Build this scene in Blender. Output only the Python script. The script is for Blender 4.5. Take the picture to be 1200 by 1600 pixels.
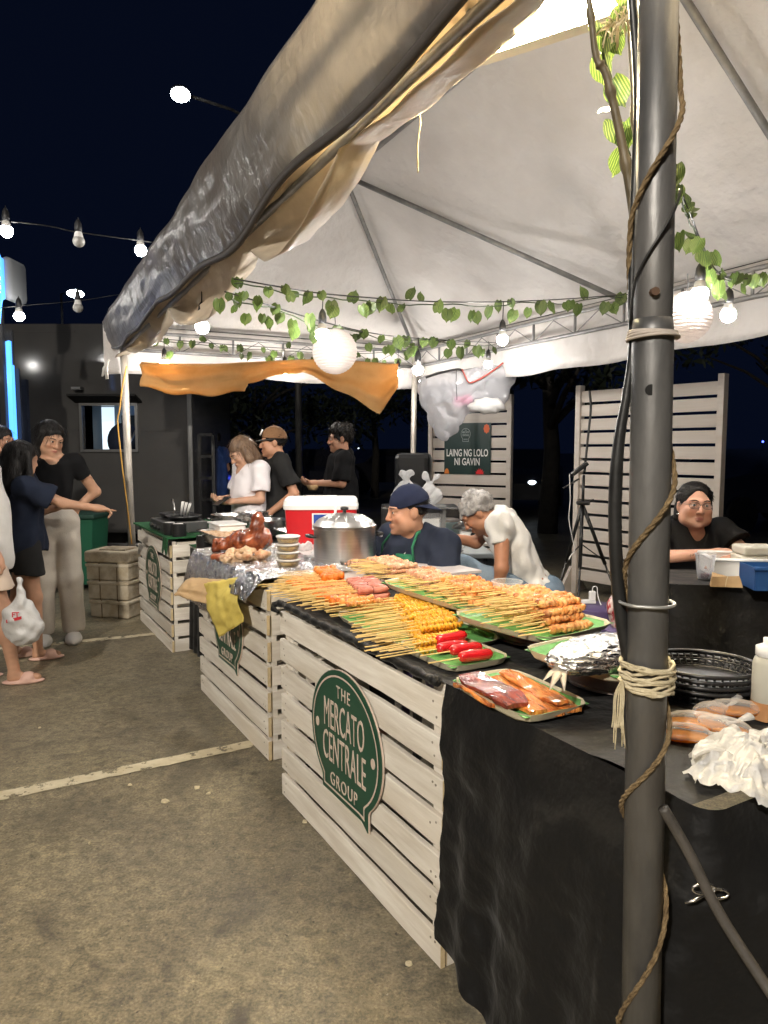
import bpy, bmesh, math, random
import numpy as np
from mathutils import Vector, Matrix
for o in list(bpy.data.objects): bpy.data.objects.remove(o)
S = bpy.context.scene
COL = S.collection
R = math.radians
PI = math.pi

# ------------------------------------------------------------------ camera, night sky, exposure
CAMH, FPX, PITCH = 1.42, 1110.0, R(5.05)
cam = bpy.data.cameras.new('camera'); camo = bpy.data.objects.new('camera', cam); COL.objects.link(camo)
camo.location = (0, 0, CAMH); camo.rotation_euler = (R(90) - PITCH, 0, 0)
cam.sensor_fit = 'VERTICAL'; cam.sensor_height = 36.0; cam.lens = 36.0 * FPX / 1600.0
cam.clip_start = 0.05; cam.clip_end = 600
S.camera = camo
W = bpy.data.worlds.new('World'); S.world = W; W.use_nodes = True
bg = W.node_tree.nodes['Background']
bg.inputs[0].default_value = (0.0010, 0.0019, 0.0058, 1); bg.inputs[1].default_value = 1.0
S.view_settings.view_transform = 'Standard'; S.view_settings.look = 'None'
S.view_settings.exposure = 0.74; S.view_settings.gamma = 1.0
S.render.engine = 'CYCLES'
S.cycles.use_denoising = True
S.cycles.max_bounces = 7; S.cycles.diffuse_bounces = 4; S.cycles.glossy_bounces = 3
S.cycles.transmission_bounces = 6; S.cycles.transparent_max_bounces = 10
S.cycles.caustics_reflective = False; S.cycles.caustics_refractive = False
S.cycles.sample_clamp_indirect = 6.0

BULB_E, PANEL_E, FLOOD_E, LANTERN_E = 380.0, 560.0, 420.0, 3.2

# ------------------------------------------------------------------ geometry helpers
def at(x, y, Y):                      # photo position -> point at ground distance Y
    dx, dy = (x - 600) / FPX, (800 - y) / FPX
    t = Y / (math.cos(PITCH) + dy * math.sin(PITCH))
    return Vector((t * dx, Y, CAMH + t * (-math.sin(PITCH) + dy * math.cos(PITCH))))
def onz(x, y, z):                     # photo position -> point on the level z
    dx, dy = (x - 600) / FPX, (800 - y) / FPX
    dz = -math.sin(PITCH) + dy * math.cos(PITCH)
    t = (z - CAMH) / dz
    return Vector((t * dx, t * (math.cos(PITCH) + dy * math.sin(PITCH)), z))
TH = R(29.9)
C0 = Vector((0.152, 1.934, 0)); UC = Vector((-math.sin(TH), math.cos(TH), 0)); VC = Vector((math.cos(TH), math.sin(TH), 0))
def C(u, v, z=0.0): return C0 + UC * u + VC * v + Vector((0, 0, z))
ROTC = -(PI / 2 - TH)                 # local x runs along the counter towards the camera, local y into the stall
TT = R(27.2)
P1 = Vector((0.41, 1.12, 0)); UT = Vector((-math.sin(TT), math.cos(TT), 0)); VT = Vector((math.cos(TT), math.sin(TT), 0))
def T(u, v, z=0.0): return P1 + UT * u + VT * v + Vector((0, 0, z))

class MB:
    def __init__(s): s.v = []; s.f = []; s.m = []
    def add(s, vs, fs, m=0):
        b = len(s.v); s.v += [tuple(p) for p in vs]; s.f += [tuple(b + i for i in f) for f in fs]; s.m += [m] * len(fs)
    def box(s, c, d, m=0, rot=None, taper=1.0):
        vs = []
        for z in (-1, 1):
            k = taper if z < 0 else 1.0
            for x, y in ((-1, -1), (1, -1), (1, 1), (-1, 1)):
                p = Vector((x * d[0] / 2 * k, y * d[1] / 2 * k, z * d[2] / 2))
                if rot is not None: p = rot @ p
                vs.append(p + Vector(c))
        s.add(vs, [(3, 2, 1, 0), (4, 5, 6, 7), (0, 1, 5, 4), (1, 2, 6, 5), (2, 3, 7, 6), (3, 0, 4, 7)], m)
    def bevbox(s, c, d, b=0.01, m=0, rot=None):
        # box with chamfered edges
        bm = bmesh.new(); bmesh.ops.create_cube(bm, size=1)
        for v in bm.verts: v.co = Vector((v.co.x * d[0], v.co.y * d[1], v.co.z * d[2]))
        bmesh.ops.bevel(bm, geom=list(bm.edges), offset=b, segments=2, affect='EDGES', profile=0.5)
        bm.verts.index_update()
        vs = [(rot @ v.co if rot is not None else v.co) + Vector(c) for v in bm.verts]
        s.add(vs, [tuple(v.index for v in f.verts) for f in bm.faces], m); bm.free()
    def tube(s, pts, r, n=8, m=0, cap=True, flat=1.0):
        pts = [Vector(p) for p in pts]; N = len(pts)
        rs = r if isinstance(r, (list, tuple)) else [r] * N
        t0 = (pts[1] - pts[0]).normalized()
        up = Vector((0, 0, 1)) if abs(t0.z) < 0.9 else Vector((1, 0, 0))
        nx = t0.cross(up).normalized(); vs = []; prev = t0
        for i in range(N):
            t = (pts[min(i + 1, N - 1)] - pts[max(i - 1, 0)])
            t = t.normalized() if t.length > 1e-9 else prev
            nx = (nx - t * nx.dot(t)); nx = nx.normalized() if nx.length > 1e-6 else t.orthogonal().normalized()
            ny = t.cross(nx); prev = t
            for k in range(n):
                a = 2 * PI * k / n
                vs.append(pts[i] + nx * (math.cos(a) * rs[i]) + ny * (math.sin(a) * rs[i] * flat))
        fs = [(i * n + k, i * n + (k + 1) % n, (i + 1) * n + (k + 1) % n, (i + 1) * n + k) for i in range(N - 1) for k in range(n)]
        if cap: fs += [tuple(range(n - 1, -1, -1)), tuple((N - 1) * n + k for k in range(n))]
        s.add(vs, fs, m)
    def lathe(s, prof, n=24, m=0, c=(0, 0, 0), cap=False, sx=1.0, sy=1.0):
        vs = []; N = len(prof)
        for r, z in prof:
            for k in range(n):
                a = 2 * PI * k / n; vs.append((c[0] + r * math.cos(a) * sx, c[1] + r * math.sin(a) * sy, c[2] + z))
        fs = [(i * n + k, i * n + (k + 1) % n, (i + 1) * n + (k + 1) % n, (i + 1) * n + k) for i in range(N - 1) for k in range(n)]
        if cap: fs += [tuple(range(n - 1, -1, -1)), tuple((N - 1) * n + k for k in range(n))]
        s.add(vs, fs, m)
    def grid(s, fn, nu, nv, m=0, thick=0.0):
        P = [[Vector(fn(i / nu, j / nv)) for j in range(nv + 1)] for i in range(nu + 1)]
        vs = [p for row in P for p in row]; w = nv + 1
        fs = [(i * w + j, (i + 1) * w + j, (i + 1) * w + j + 1, i * w + j + 1) for i in range(nu) for j in range(nv)]
        if thick:
            nn = []
            for i in range(nu + 1):
                for j in range(nv + 1):
                    a = P[min(i + 1, nu)][j] - P[max(i - 1, 0)][j]; b = P[i][min(j + 1, nv)] - P[i][max(j - 1, 0)]
                    q = a.cross(b); nn.append(q.normalized() if q.length > 1e-12 else Vector((0, 0, 1)))
            k = len(vs); vs = vs + [vs[i] - nn[i] * thick for i in range(k)]
            fs = fs + [tuple(k + q for q in reversed(f)) for f in fs]
            rim = [i * w for i in range(nu + 1)] + [nu * w + j for j in range(1, w)] + [i * w + nv for i in range(nu - 1, -1, -1)] + [j for j in range(nv - 1, 0, -1)]
            for a, b in zip(rim, rim[1:] + rim[:1]): fs.append((b, a, k + a, k + b))
        s.add(vs, fs, m)
    def ball(s, c, r, nu=12, nv=8, m=0, rot=None, fn=None):
        r = r if isinstance(r, (tuple, list)) else (r, r, r); vs = []
        for j in range(nv + 1):
            ph = PI * j / nv
            for i in range(nu):
                a = 2 * PI * i / nu
                p = Vector((math.sin(ph) * math.cos(a), math.sin(ph) * math.sin(a), math.cos(ph)))
                k = fn(p) if fn else 1.0
                p = Vector((p.x * r[0] * k, p.y * r[1] * k, p.z * r[2] * k))
                if rot is not None: p = rot @ p
                vs.append(p + Vector(c))
        fs = []
        for j in range(nv):
            for i in range(nu):
                a, b = j * nu + i, j * nu + (i + 1) % nu
                fs.append((a, a + nu, b + nu, b))
        s.add(vs, fs, m)
    def poly(s, outline, th, m=0, y0=0.0):
        # outline in local xz (seen from -y), extruded from y0 to y0+th
        n = len(outline)
        vs = [(x, y0, z) for x, z in outline] + [(x, y0 + th, z) for x, z in outline]
        fs = [tuple(range(n)), tuple(range(2 * n - 1, n - 1, -1))] + [(i, i + n, (i + 1) % n + n, (i + 1) % n) for i in range(n)]
        s.add(vs, fs, m)
    def mesh(s, name, mats, smooth=False, fixn=False):
        me = bpy.data.meshes.new(name); me.from_pydata(s.v, [], s.f)
        for m in (mats if isinstance(mats, (list, tuple)) else [mats]): me.materials.append(m)
        me.polygons.foreach_set('material_index', s.m)
        if smooth: me.polygons.foreach_set('use_smooth', [True] * len(s.f))
        if fixn:
            bm = bmesh.new(); bm.from_mesh(me); bmesh.ops.recalc_face_normals(bm, faces=bm.faces); bm.to_mesh(me); bm.free()
        me.update(); me.validate()
        return me
    def build(s, name, mats, parent=None, smooth=False, fixn=True):
        return link(name, s.mesh(name, mats, smooth, fixn), parent)

def link(name, me, parent=None, loc=None, rot=None):
    o = bpy.data.objects.new(name, me); COL.objects.link(o)
    if parent is not None: o.parent = parent
    if loc is not None: o.location = loc
    if rot is not None: o.rotation_euler = rot
    return o
def tag(o, label=None, cat=None, group=None, kind=None):
    if label: o['label'] = label
    if cat: o['category'] = cat
    if group: o['group'] = group
    if kind: o['kind'] = kind
    return o
def thing(name, label, cat, loc=(0, 0, 0), rz=0.0, group=None):
    o = bpy.data.objects.new(name, None); COL.objects.link(o); o.empty_display_size = 0.1
    o.location = loc; o.rotation_euler = (0, 0, rz)
    return tag(o, label, cat, group)
def smoothang(o, ang=40):
    me = o.data; me.polygons.foreach_set('use_smooth', [True] * len(me.polygons))
    bm = bmesh.new(); bm.from_mesh(me)
    for e in bm.edges:
        if len(e.link_faces) == 2 and e.calc_face_angle(0) > R(ang): e.smooth = False
    bm.to_mesh(me); bm.free(); return o
def wob(seed, n=5, amp=1.0):
    rr = random.Random(seed); w = [(rr.uniform(.6, 3.2) * (1 + i * .6), rr.uniform(0, 6.28), rr.uniform(.4, 1) / (1 + i)) for i in range(n)]
    return lambda t: amp * sum(a * math.sin(k * t * 6.28 + p) for k, p, a in w)
def noise2(seed, n=9, f=1.0):
    rr = random.Random(seed); w = []
    for i in range(n):
        k = f * (1 + .55 * i); a = rr.uniform(0, 6.28); w.append((k * math.cos(a), k * math.sin(a), rr.uniform(0, 6.28), 1 / (1 + .5 * i)))
    return lambda x, y: sum(q * math.sin(a * x + b * y + p) for a, b, p, q in w) / 3.0

# ------------------------------------------------------------------ materials
def mat(name, c=(.5, .5, .5), c2=None, scale=8.0, rough=.6, metal=0.0, bump=0.0, bscale=None, stretch=(1, 1, 1), detail=5.0,
        trans=0.0, alpha=1.0, emit=0.0, ecol=None, spec=.5, vary=0.0, transl=0.0, lo=.35, hi=.65, c3=None, scale3=2.0, rvar=0.0, sheen=0.0, ior=1.45, attr=None, sss=0.0, coat=0.0, bdist=.01):
    m = bpy.data.materials.new(name); m.use_nodes = True; nt = m.node_tree; N = nt.nodes; L = nt.links
    b = N['Principled BSDF']; out = N['Material Output']
    b.inputs['Base Color'].default_value = (*c, 1); b.inputs['Roughness'].default_value = rough; b.inputs['Metallic'].default_value = metal
    b.inputs['Specular IOR Level'].default_value = spec; b.inputs['IOR'].default_value = ior
    b.inputs['Transmission Weight'].default_value = trans; b.inputs['Alpha'].default_value = alpha
    if sheen: b.inputs['Sheen Weight'].default_value = sheen
    if coat: b.inputs['Coat Weight'].default_value = coat; b.inputs['Coat Roughness'].default_value = .08
    if sss:
        b.inputs['Subsurface Weight'].default_value = sss; b.inputs['Subsurface Radius'].default_value = (.012, .005, .003)
    if emit:
        b.inputs['Emission Color'].default_value = (*(ecol or c), 1); b.inputs['Emission Strength'].default_value = emit
    col = None
    if c2 is not None or bump or vary or rvar or attr:
        tc = N.new('ShaderNodeTexCoord'); oi = N.new('ShaderNodeObjectInfo')
        mul = N.new('ShaderNodeMath'); mul.operation = 'MULTIPLY'; mul.inputs[1].default_value = 37.0; L.new(oi.outputs['Random'], mul.inputs[0])
        ad = N.new('ShaderNodeVectorMath'); ad.operation = 'ADD'; L.new(tc.outputs['Object'], ad.inputs[0]); L.new(mul.outputs[0], ad.inputs[1])
        mp = N.new('ShaderNodeMapping'); mp.inputs['Scale'].default_value = stretch; L.new(ad.outputs[0], mp.inputs['Vector'])
        if attr:
            an = N.new('ShaderNodeAttribute'); an.attribute_name = attr; col = an.outputs['Color']
        if c2 is not None:
            nz = N.new('ShaderNodeTexNoise'); nz.inputs['Scale'].default_value = scale; nz.inputs['Detail'].default_value = detail; nz.inputs['Roughness'].default_value = .62
            L.new(mp.outputs[0], nz.inputs['Vector'])
            rp = N.new('ShaderNodeValToRGB'); rp.color_ramp.elements[0].position = lo; rp.color_ramp.elements[1].position = hi
            rp.color_ramp.elements[0].color = (*c, 1); rp.color_ramp.elements[1].color = (*c2, 1)
            L.new(nz.outputs['Fac'], rp.inputs[0]); col = rp.outputs[0]
            if c3 is not None:
                n3 = N.new('ShaderNodeTexNoise'); n3.inputs['Scale'].default_value = scale3; n3.inputs['Detail'].default_value = 4; L.new(mp.outputs[0], n3.inputs['Vector'])
                r3 = N.new('ShaderNodeValToRGB'); r3.color_ramp.elements[0].position = .5; r3.color_ramp.elements[1].position = .72
                L.new(n3.outputs['Fac'], r3.inputs[0])
                mx = N.new('ShaderNodeMix'); mx.data_type = 'RGBA'; L.new(r3.outputs[0], mx.inputs['Factor']); L.new(col, mx.inputs['A']); mx.inputs['B'].default_value = (*c3, 1)
                col = mx.outputs['Result']
            if rvar:
                mr = N.new('ShaderNodeMapRange'); mr.inputs['To Min'].default_value = rough - rvar; mr.inputs['To Max'].default_value = rough + rvar
                L.new(nz.outputs['Fac'], mr.inputs[0]); L.new(mr.outputs[0], b.inputs['Roughness'])
        if vary:
            hv = N.new('ShaderNodeHueSaturation'); mr = N.new('ShaderNodeMapRange'); mr.inputs['To Min'].default_value = 1 - vary; mr.inputs['To Max'].default_value = 1 + vary
            L.new(oi.outputs['Random'], mr.inputs[0]); L.new(mr.outputs[0], hv.inputs['Value'])
            if col is None: hv.inputs['Color'].default_value = (*c, 1)
            else: L.new(col, hv.inputs['Color'])
            col = hv.outputs[0]
        if col is not None: L.new(col, b.inputs['Base Color'])
        if bump:
            nb = N.new('ShaderNodeTexNoise'); nb.inputs['Scale'].default_value = bscale or scale * 2; nb.inputs['Detail'].default_value = 4
            L.new(mp.outputs[0], nb.inputs['Vector'])
            bp = N.new('ShaderNodeBump'); bp.inputs['Strength'].default_value = bump; bp.inputs['Distance'].default_value = bdist
            L.new(nb.outputs['Fac'], bp.inputs['Height']); L.new(bp.outputs[0], b.inputs['Normal'])
    if transl:
        tl = N.new('ShaderNodeBsdfTranslucent'); ms = N.new('ShaderNodeMixShader'); ms.inputs[0].default_value = transl
        if col is not None: L.new(col, tl.inputs['Color'])
        else: tl.inputs['Color'].default_value = (*c, 1)
        L.new(b.outputs[0], ms.inputs[1]); L.new(tl.outputs[0], ms.inputs[2]); L.new(ms.outputs[0], out.inputs['Surface'])
    return m
def film(name, c=(.9, .9, .9), opacity=.35, rough=.15, bump=.3, bscale=25):
    # thin clear plastic: see-through sheet with gloss
    m = bpy.data.materials.new(name); m.use_nodes = True; nt = m.node_tree; N = nt.nodes; L = nt.links
    b = N['Principled BSDF']; out = N['Material Output']; b.inputs['Base Color'].default_value = (*c, 1); b.inputs['Roughness'].default_value = rough
    tr = N.new('ShaderNodeBsdfTransparent'); tr.inputs[0].default_value = (.96, .96, .96, 1); ms = N.new('ShaderNodeMixShader')
    tl = N.new('ShaderNodeBsdfTranslucent'); tl.inputs[0].default_value = (*c, 1); m2 = N.new('ShaderNodeMixShader'); m2.inputs[0].default_value = .35
    L.new(b.outputs[0], m2.inputs[1]); L.new(tl.outputs[0], m2.inputs[2])
    fr = N.new('ShaderNodeLayerWeight'); fr.inputs[0].default_value = .35
    ma = N.new('ShaderNodeMath'); ma.operation = 'MULTIPLY_ADD'; ma.inputs[1].default_value = .55; ma.inputs[2].default_value = opacity; ma.use_clamp = True
    L.new(fr.outputs['Facing'], ma.inputs[0]); L.new(ma.outputs[0], ms.inputs[0])
    L.new(tr.outputs[0], ms.inputs[1]); L.new(m2.outputs[0], ms.inputs[2]); L.new(ms.outputs[0], out.inputs['Surface'])
    tc = N.new('ShaderNodeTexCoord'); nz = N.new('ShaderNodeTexNoise'); nz.inputs['Scale'].default_value = bscale; L.new(tc.outputs['Object'], nz.inputs['Vector'])
    bp = N.new('ShaderNodeBump'); bp.inputs['Strength'].default_value = bump; bp.inputs['Distance'].default_value = .02; L.new(nz.outputs['Fac'], bp.inputs['Height'])
    L.new(bp.outputs[0], b.inputs['Normal'])
    return m
M = {}
M['slat'] = mat('painted_wood', (.78, .735, .66), (.60, .54, .46), scale=5, stretch=(.5, 4, 5), rough=.62, bump=.55, bscale=14, vary=.10, c3=(.60, .53, .43), scale3=1.3, bdist=.004)
M['panelwood'] = mat('panel_wood', (.66, .60, .54), (.60, .53, .46), scale=4, stretch=(.4, 4, 4), rough=.6, bump=.25, bscale=10, vary=.04)
M['endgrain'] = mat('raw_wood', (.62, .50, .30), (.50, .38, .22), scale=30, rough=.75, bump=.3)
M['green'] = mat('sign_green', (.010, .058, .033), (.012, .068, .04), scale=3, rough=.33)
M['signline'] = mat('sign_cream', (.62, .50, .42), rough=.5)
M['blackcloth'] = mat('black_cloth', (.0038, .0038, .0042), (.0068, .0066, .0065), scale=3.5, rough=.6, bump=.9, bscale=9, spec=.26, sheen=.06, bdist=.02)
M['galv'] = mat('galvanised_pipe', (.10, .10, .102), (.20, .196, .192), scale=9, stretch=(1, 1, .35), rough=.48, metal=.55, bump=.2, bscale=40, c3=(.13, .12, .11), scale3=6)
M['steelbar'] = mat('grey_steel_bar', (.16, .16, .165), (.24, .235, .23), scale=12, rough=.5, metal=.4)
M['tarp'] = mat('white_vinyl', (.73, .70, .68), (.65, .62, .60), scale=2.2, rough=.5, bump=.8, bscale=5, transl=.22, c3=(.60, .565, .53), scale3=.9, bdist=.06)
M['tarpout'] = mat('dimmed_vinyl', (.25, .235, .222), (.165, .152, .144), scale=3.0, stretch=(1, 1, .6), rough=.34, bump=.9, bscale=8, transl=.34, c3=(.19, .165, .15), scale3=1.6, bdist=.03)  # canopy vinyl again, outside dimness and dirt put into its colour
M['orange'] = mat('orange_cloth', (.70, .44, .19), (.62, .37, .14), scale=5, rough=.8, bump=.5, bscale=9, transl=.45)
M['rope'] = mat('brown_rope', (.20, .14, .07), (.10, .065, .03), scale=60, rough=.9, bump=.6)
M['twine'] = mat('cream_twine', (.70, .62, .44), (.52, .44, .28), scale=40, rough=.8, bump=.5, transl=.15)
M['blackrub'] = mat('black_rubber', (.012, .012, .012), (.02, .02, .02), scale=30, rough=.42, bump=.1)
M['blackpl'] = mat('black_plastic', (.014, .014, .015), rough=.35)
M['bamboo'] = mat('bamboo_cane', (.13, .10, .055), (.06, .045, .025), scale=9, stretch=(3, 3, .6), rough=.5, bump=.3)
M['steel'] = mat('stainless_steel', (.62, .61, .60), (.55, .54, .53), scale=5, stretch=(1, 1, 12), rough=.26, metal=1.0, bump=.04, bscale=30, rvar=.06)
M['alu'] = mat('spun_aluminium', (.66, .65, .64), (.56, .555, .55), scale=10, stretch=(.3, .3, 14), rough=.30, metal=1.0, bump=.05, bscale=25)
M['foil'] = mat('aluminium_foil', (.80, .80, .81), rough=.22, metal=1.0, bump=1.0, bscale=46, bdist=.012)
M['red'] = mat('red_cooler_plastic', (.52, .012, .018), (.47, .010, .015), scale=4, rough=.36)
M['white'] = mat('white_plastic', (.74, .73, .71), (.68, .67, .65), scale=5, rough=.42)
M['greenpl'] = mat('green_leaf_liner', (.16, .42, .13), (.11, .33, .09), scale=9, stretch=(1, 7, 1), rough=.4)
M['turf'] = mat('green_turf', (.012, .10, .03), (.008, .065, .02), scale=60, rough=.9, bump=.8, bscale=160)
M['tray'] = mat('cream_melamine', (.55, .50, .36), rough=.35)
M['tub'] = mat('grey_plastic_tub', (.30, .245, .215), rough=.5)
M['stick'] = mat('bamboo_stick', (.82, .60, .25), (.70, .46, .15), scale=30, rough=.6, vary=.14)
M['yellowmeat'] = mat('yellow_glazed_meat', (.78, .43, .03), (.64, .27, .012), scale=45, rough=.38, bump=.3, bscale=120, spec=.6, vary=.10)
M['orangemeat'] = mat('orange_batter', (.74, .22, .012), (.58, .11, .006), scale=28, rough=.35, bump=.4, bscale=80, vary=.12)
M['sausage'] = mat('red_sausage', (.36, .085, .055), (.50, .20, .14), scale=40, rough=.32, bump=.3, bscale=90, vary=.12)
M['pork'] = mat('grilled_pork', (.70, .22, .035), (.80, .42, .14), scale=32, rough=.38, bump=.5, bscale=80, c3=(.28, .075, .03), scale3=24, vary=.14)
M['pinkpork'] = mat('pale_pork', (.60, .26, .12), (.76, .50, .32), scale=32, rough=.36, bump=.5, bscale=80, c3=(.36, .12, .07), scale3=22, vary=.12)
M['brownpork'] = mat('browned_pork', (.66, .24, .05), (.80, .46, .19), scale=36, rough=.4, bump=.5, bscale=90, c3=(.20, .05, .02), scale3=26, vary=.14)
M['hotdog'] = mat('red_hotdog', (.58, .010, .016), (.50, .008, .012), scale=10, rough=.16, coat=.6)
M['belly'] = mat('glazed_belly', (.62, .14, .022), (.82, .36, .09), scale=22, stretch=(1, 4, 1), rough=.24, bump=1.0, bscale=55, c3=(.14, .022, .010), scale3=13, coat=.35)
M['bellydark'] = mat('charred_belly', (.13, .018, .012), (.28, .05, .028), scale=16, stretch=(1, 3, 1), rough=.2, bump=.5, bscale=35, c3=(.05, .010, .008), scale3=9, coat=.5)
M['lechon'] = mat('roast_skin', (.13, .026, .010), (.33, .085, .028), scale=16, rough=.25, bump=.6, bscale=34, c3=(.045, .010, .006), scale3=11, coat=.5)
M['meatpale'] = mat('pulled_meat', (.52, .31, .16), (.68, .50, .34), scale=26, stretch=(1, 3, 1), rough=.55, bump=.8, bscale=60, c3=(.34, .13, .055), scale3=15)
M['clear'] = film('clear_plastic', (.92, .92, .92), .10, .08, .05, 10)
M['bag'] = film('thin_bag_plastic', (.80, .80, .80), .46, .2, .8, 22)
M['trashbag'] = film('clear_refuse_bag', (.62, .62, .65), .46, .12, .5, 8)
M['whitebag'] = mat('white_bag_plastic', (.70, .69, .68), (.62, .61, .60), scale=7, rough=.24, bump=.9, bscale=16, transl=.3, bdist=.02)
M['sauce'] = mat('vinegar_sauce', (.70, .30, .035), (.62, .23, .02), scale=8, rough=.12, transl=.45)
M['kraft'] = mat('kraft_paper', (.44, .30, .16), (.38, .25, .125), scale=10, rough=.8, bump=.3, bscale=22)
M['yellowpaper'] = mat('yellow_paper', (.74, .60, .16), (.66, .52, .12), scale=8, rough=.7, bump=.5, bscale=14, transl=.2)
M['styro'] = mat('dirty_styrofoam', (.52, .46, .36), (.38, .31, .21), scale=7, rough=.85, bump=.4, bscale=60, c3=(.15, .115, .07), scale3=5)
M['purple'] = mat('purple_plastic', (.075, .052, .13), rough=.42)
M['bluepl'] = mat('blue_plastic', (.012, .05, .16), rough=.4)
M['navycloth'] = mat('navy_cloth', (.009, .012, .022), (.013, .017, .029), scale=12, rough=.9)
M['navytee'] = mat('navy_tee', (.010, .014, .027), (.014, .019, .035), scale=9, rough=.9, spec=.2)
M['blacktee'] = mat('black_tee', (.006, .006, .007), (.009, .009, .010), scale=9, rough=.9, spec=.2)
M['chartee'] = mat('charcoal_tee', (.014, .014, .015), (.020, .020, .020), scale=9, rough=.9, spec=.2)
M['whitetee'] = mat('white_tee', (.62, .60, .57), (.55, .53, .50), scale=8, rough=.85, bump=.2, bscale=120)
M['whiteshirt'] = mat('white_blouse', (.74, .70, .72), (.68, .64, .66), scale=8, rough=.8)
M['pants'] = mat('cream_trousers', (.56, .51, .44), (.48, .43, .37), scale=7, rough=.85, bump=.2, bscale=100)
M['beige'] = mat('beige_shorts', (.56, .45, .36), rough=.85)
M['blackshort'] = mat('black_shorts', (.008, .008, .008), rough=.9)
M['jeans'] = mat('washed_denim', (.11, .16, .22), (.19, .25, .32), scale=6, rough=.85, bump=.3, bscale=120)
M['apron'] = mat('green_apron', (.008, .10, .048), (.010, .12, .058), scale=8, rough=.8)
M['hair'] = mat('black_hair', (.004, .0035, .0035), (.010, .008, .007), scale=9, stretch=(5, 5, .7), spec=.3, rough=.5, bump=.6, bscale=26, bdist=.006)
M['brownhair'] = mat('brown_streaked_hair', (.075, .042, .026), (.22, .14, .085), scale=9, stretch=(5, 5, .7), rough=.5, bump=.6, bscale=26, bdist=.006)
M['greyhair'] = mat('grey_hair', (.13, .12, .115), (.36, .345, .33), scale=16, rough=.65, bump=.9, bscale=60, bdist=.006)
M['skin'] = mat('skin', (.42, .21, .12), rough=.52, attr='tone', bump=.22, bscale=160, sss=.10, bdist=.004)
M['eyewhite'] = mat('eye_white', (.62, .58, .55), rough=.2)
M['eyedark'] = mat('eye_iris', (.012, .007, .005), rough=.15)
M['brow'] = mat('eyebrow', (.018, .012, .010), rough=.8)
M['capbrown'] = mat('brown_cap_cloth', (.25, .135, .068), (.22, .115, .056), scale=20, rough=.9)
M['capgrey'] = mat('grey_brim_cloth', (.045, .047, .046), rough=.9)
M['capnavy'] = mat('navy_cap_cloth', (.008, .012, .032), (.012, .016, .038), scale=20, rough=.95, spec=.2)
M['slide'] = mat('pink_rubber', (.60, .38, .31), rough=.6)
M['clog'] = mat('white_rubber', (.66, .64, .62), rough=.55)
M['bulb'] = mat('lit_bulb', (1, .98, .93), emit=BULB_E, ecol=(1.0, .955, .895), rough=.4)
M['bulbsky'] = mat('lit_string_bulb', (1, .98, .93), emit=110, ecol=(1.0, .97, .92), rough=.4)
M['bulboff'] = mat('unlit_bulb', (.30, .29, .27), rough=.3)
M['socket'] = mat('bulb_socket', (.02, .02, .022), rough=.45)
M['bulbbase'] = mat('bulb_collar', (.70, .69, .67), rough=.35)
M['panel'] = mat('lit_panel', (1, 1, 1), emit=PANEL_E, ecol=(1.0, .82, .50))
M['flood'] = mat('lit_flood', (1, 1, 1), emit=FLOOD_E, ecol=(.88, .96, 1.0))
M['lantern'] = mat('lit_paper', (.80, .74, .70), emit=LANTERN_E * .22, ecol=(1, .86, .78), rough=.8, transl=.4)
M['leaf'] = None
M['concretewhite'] = None

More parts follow.
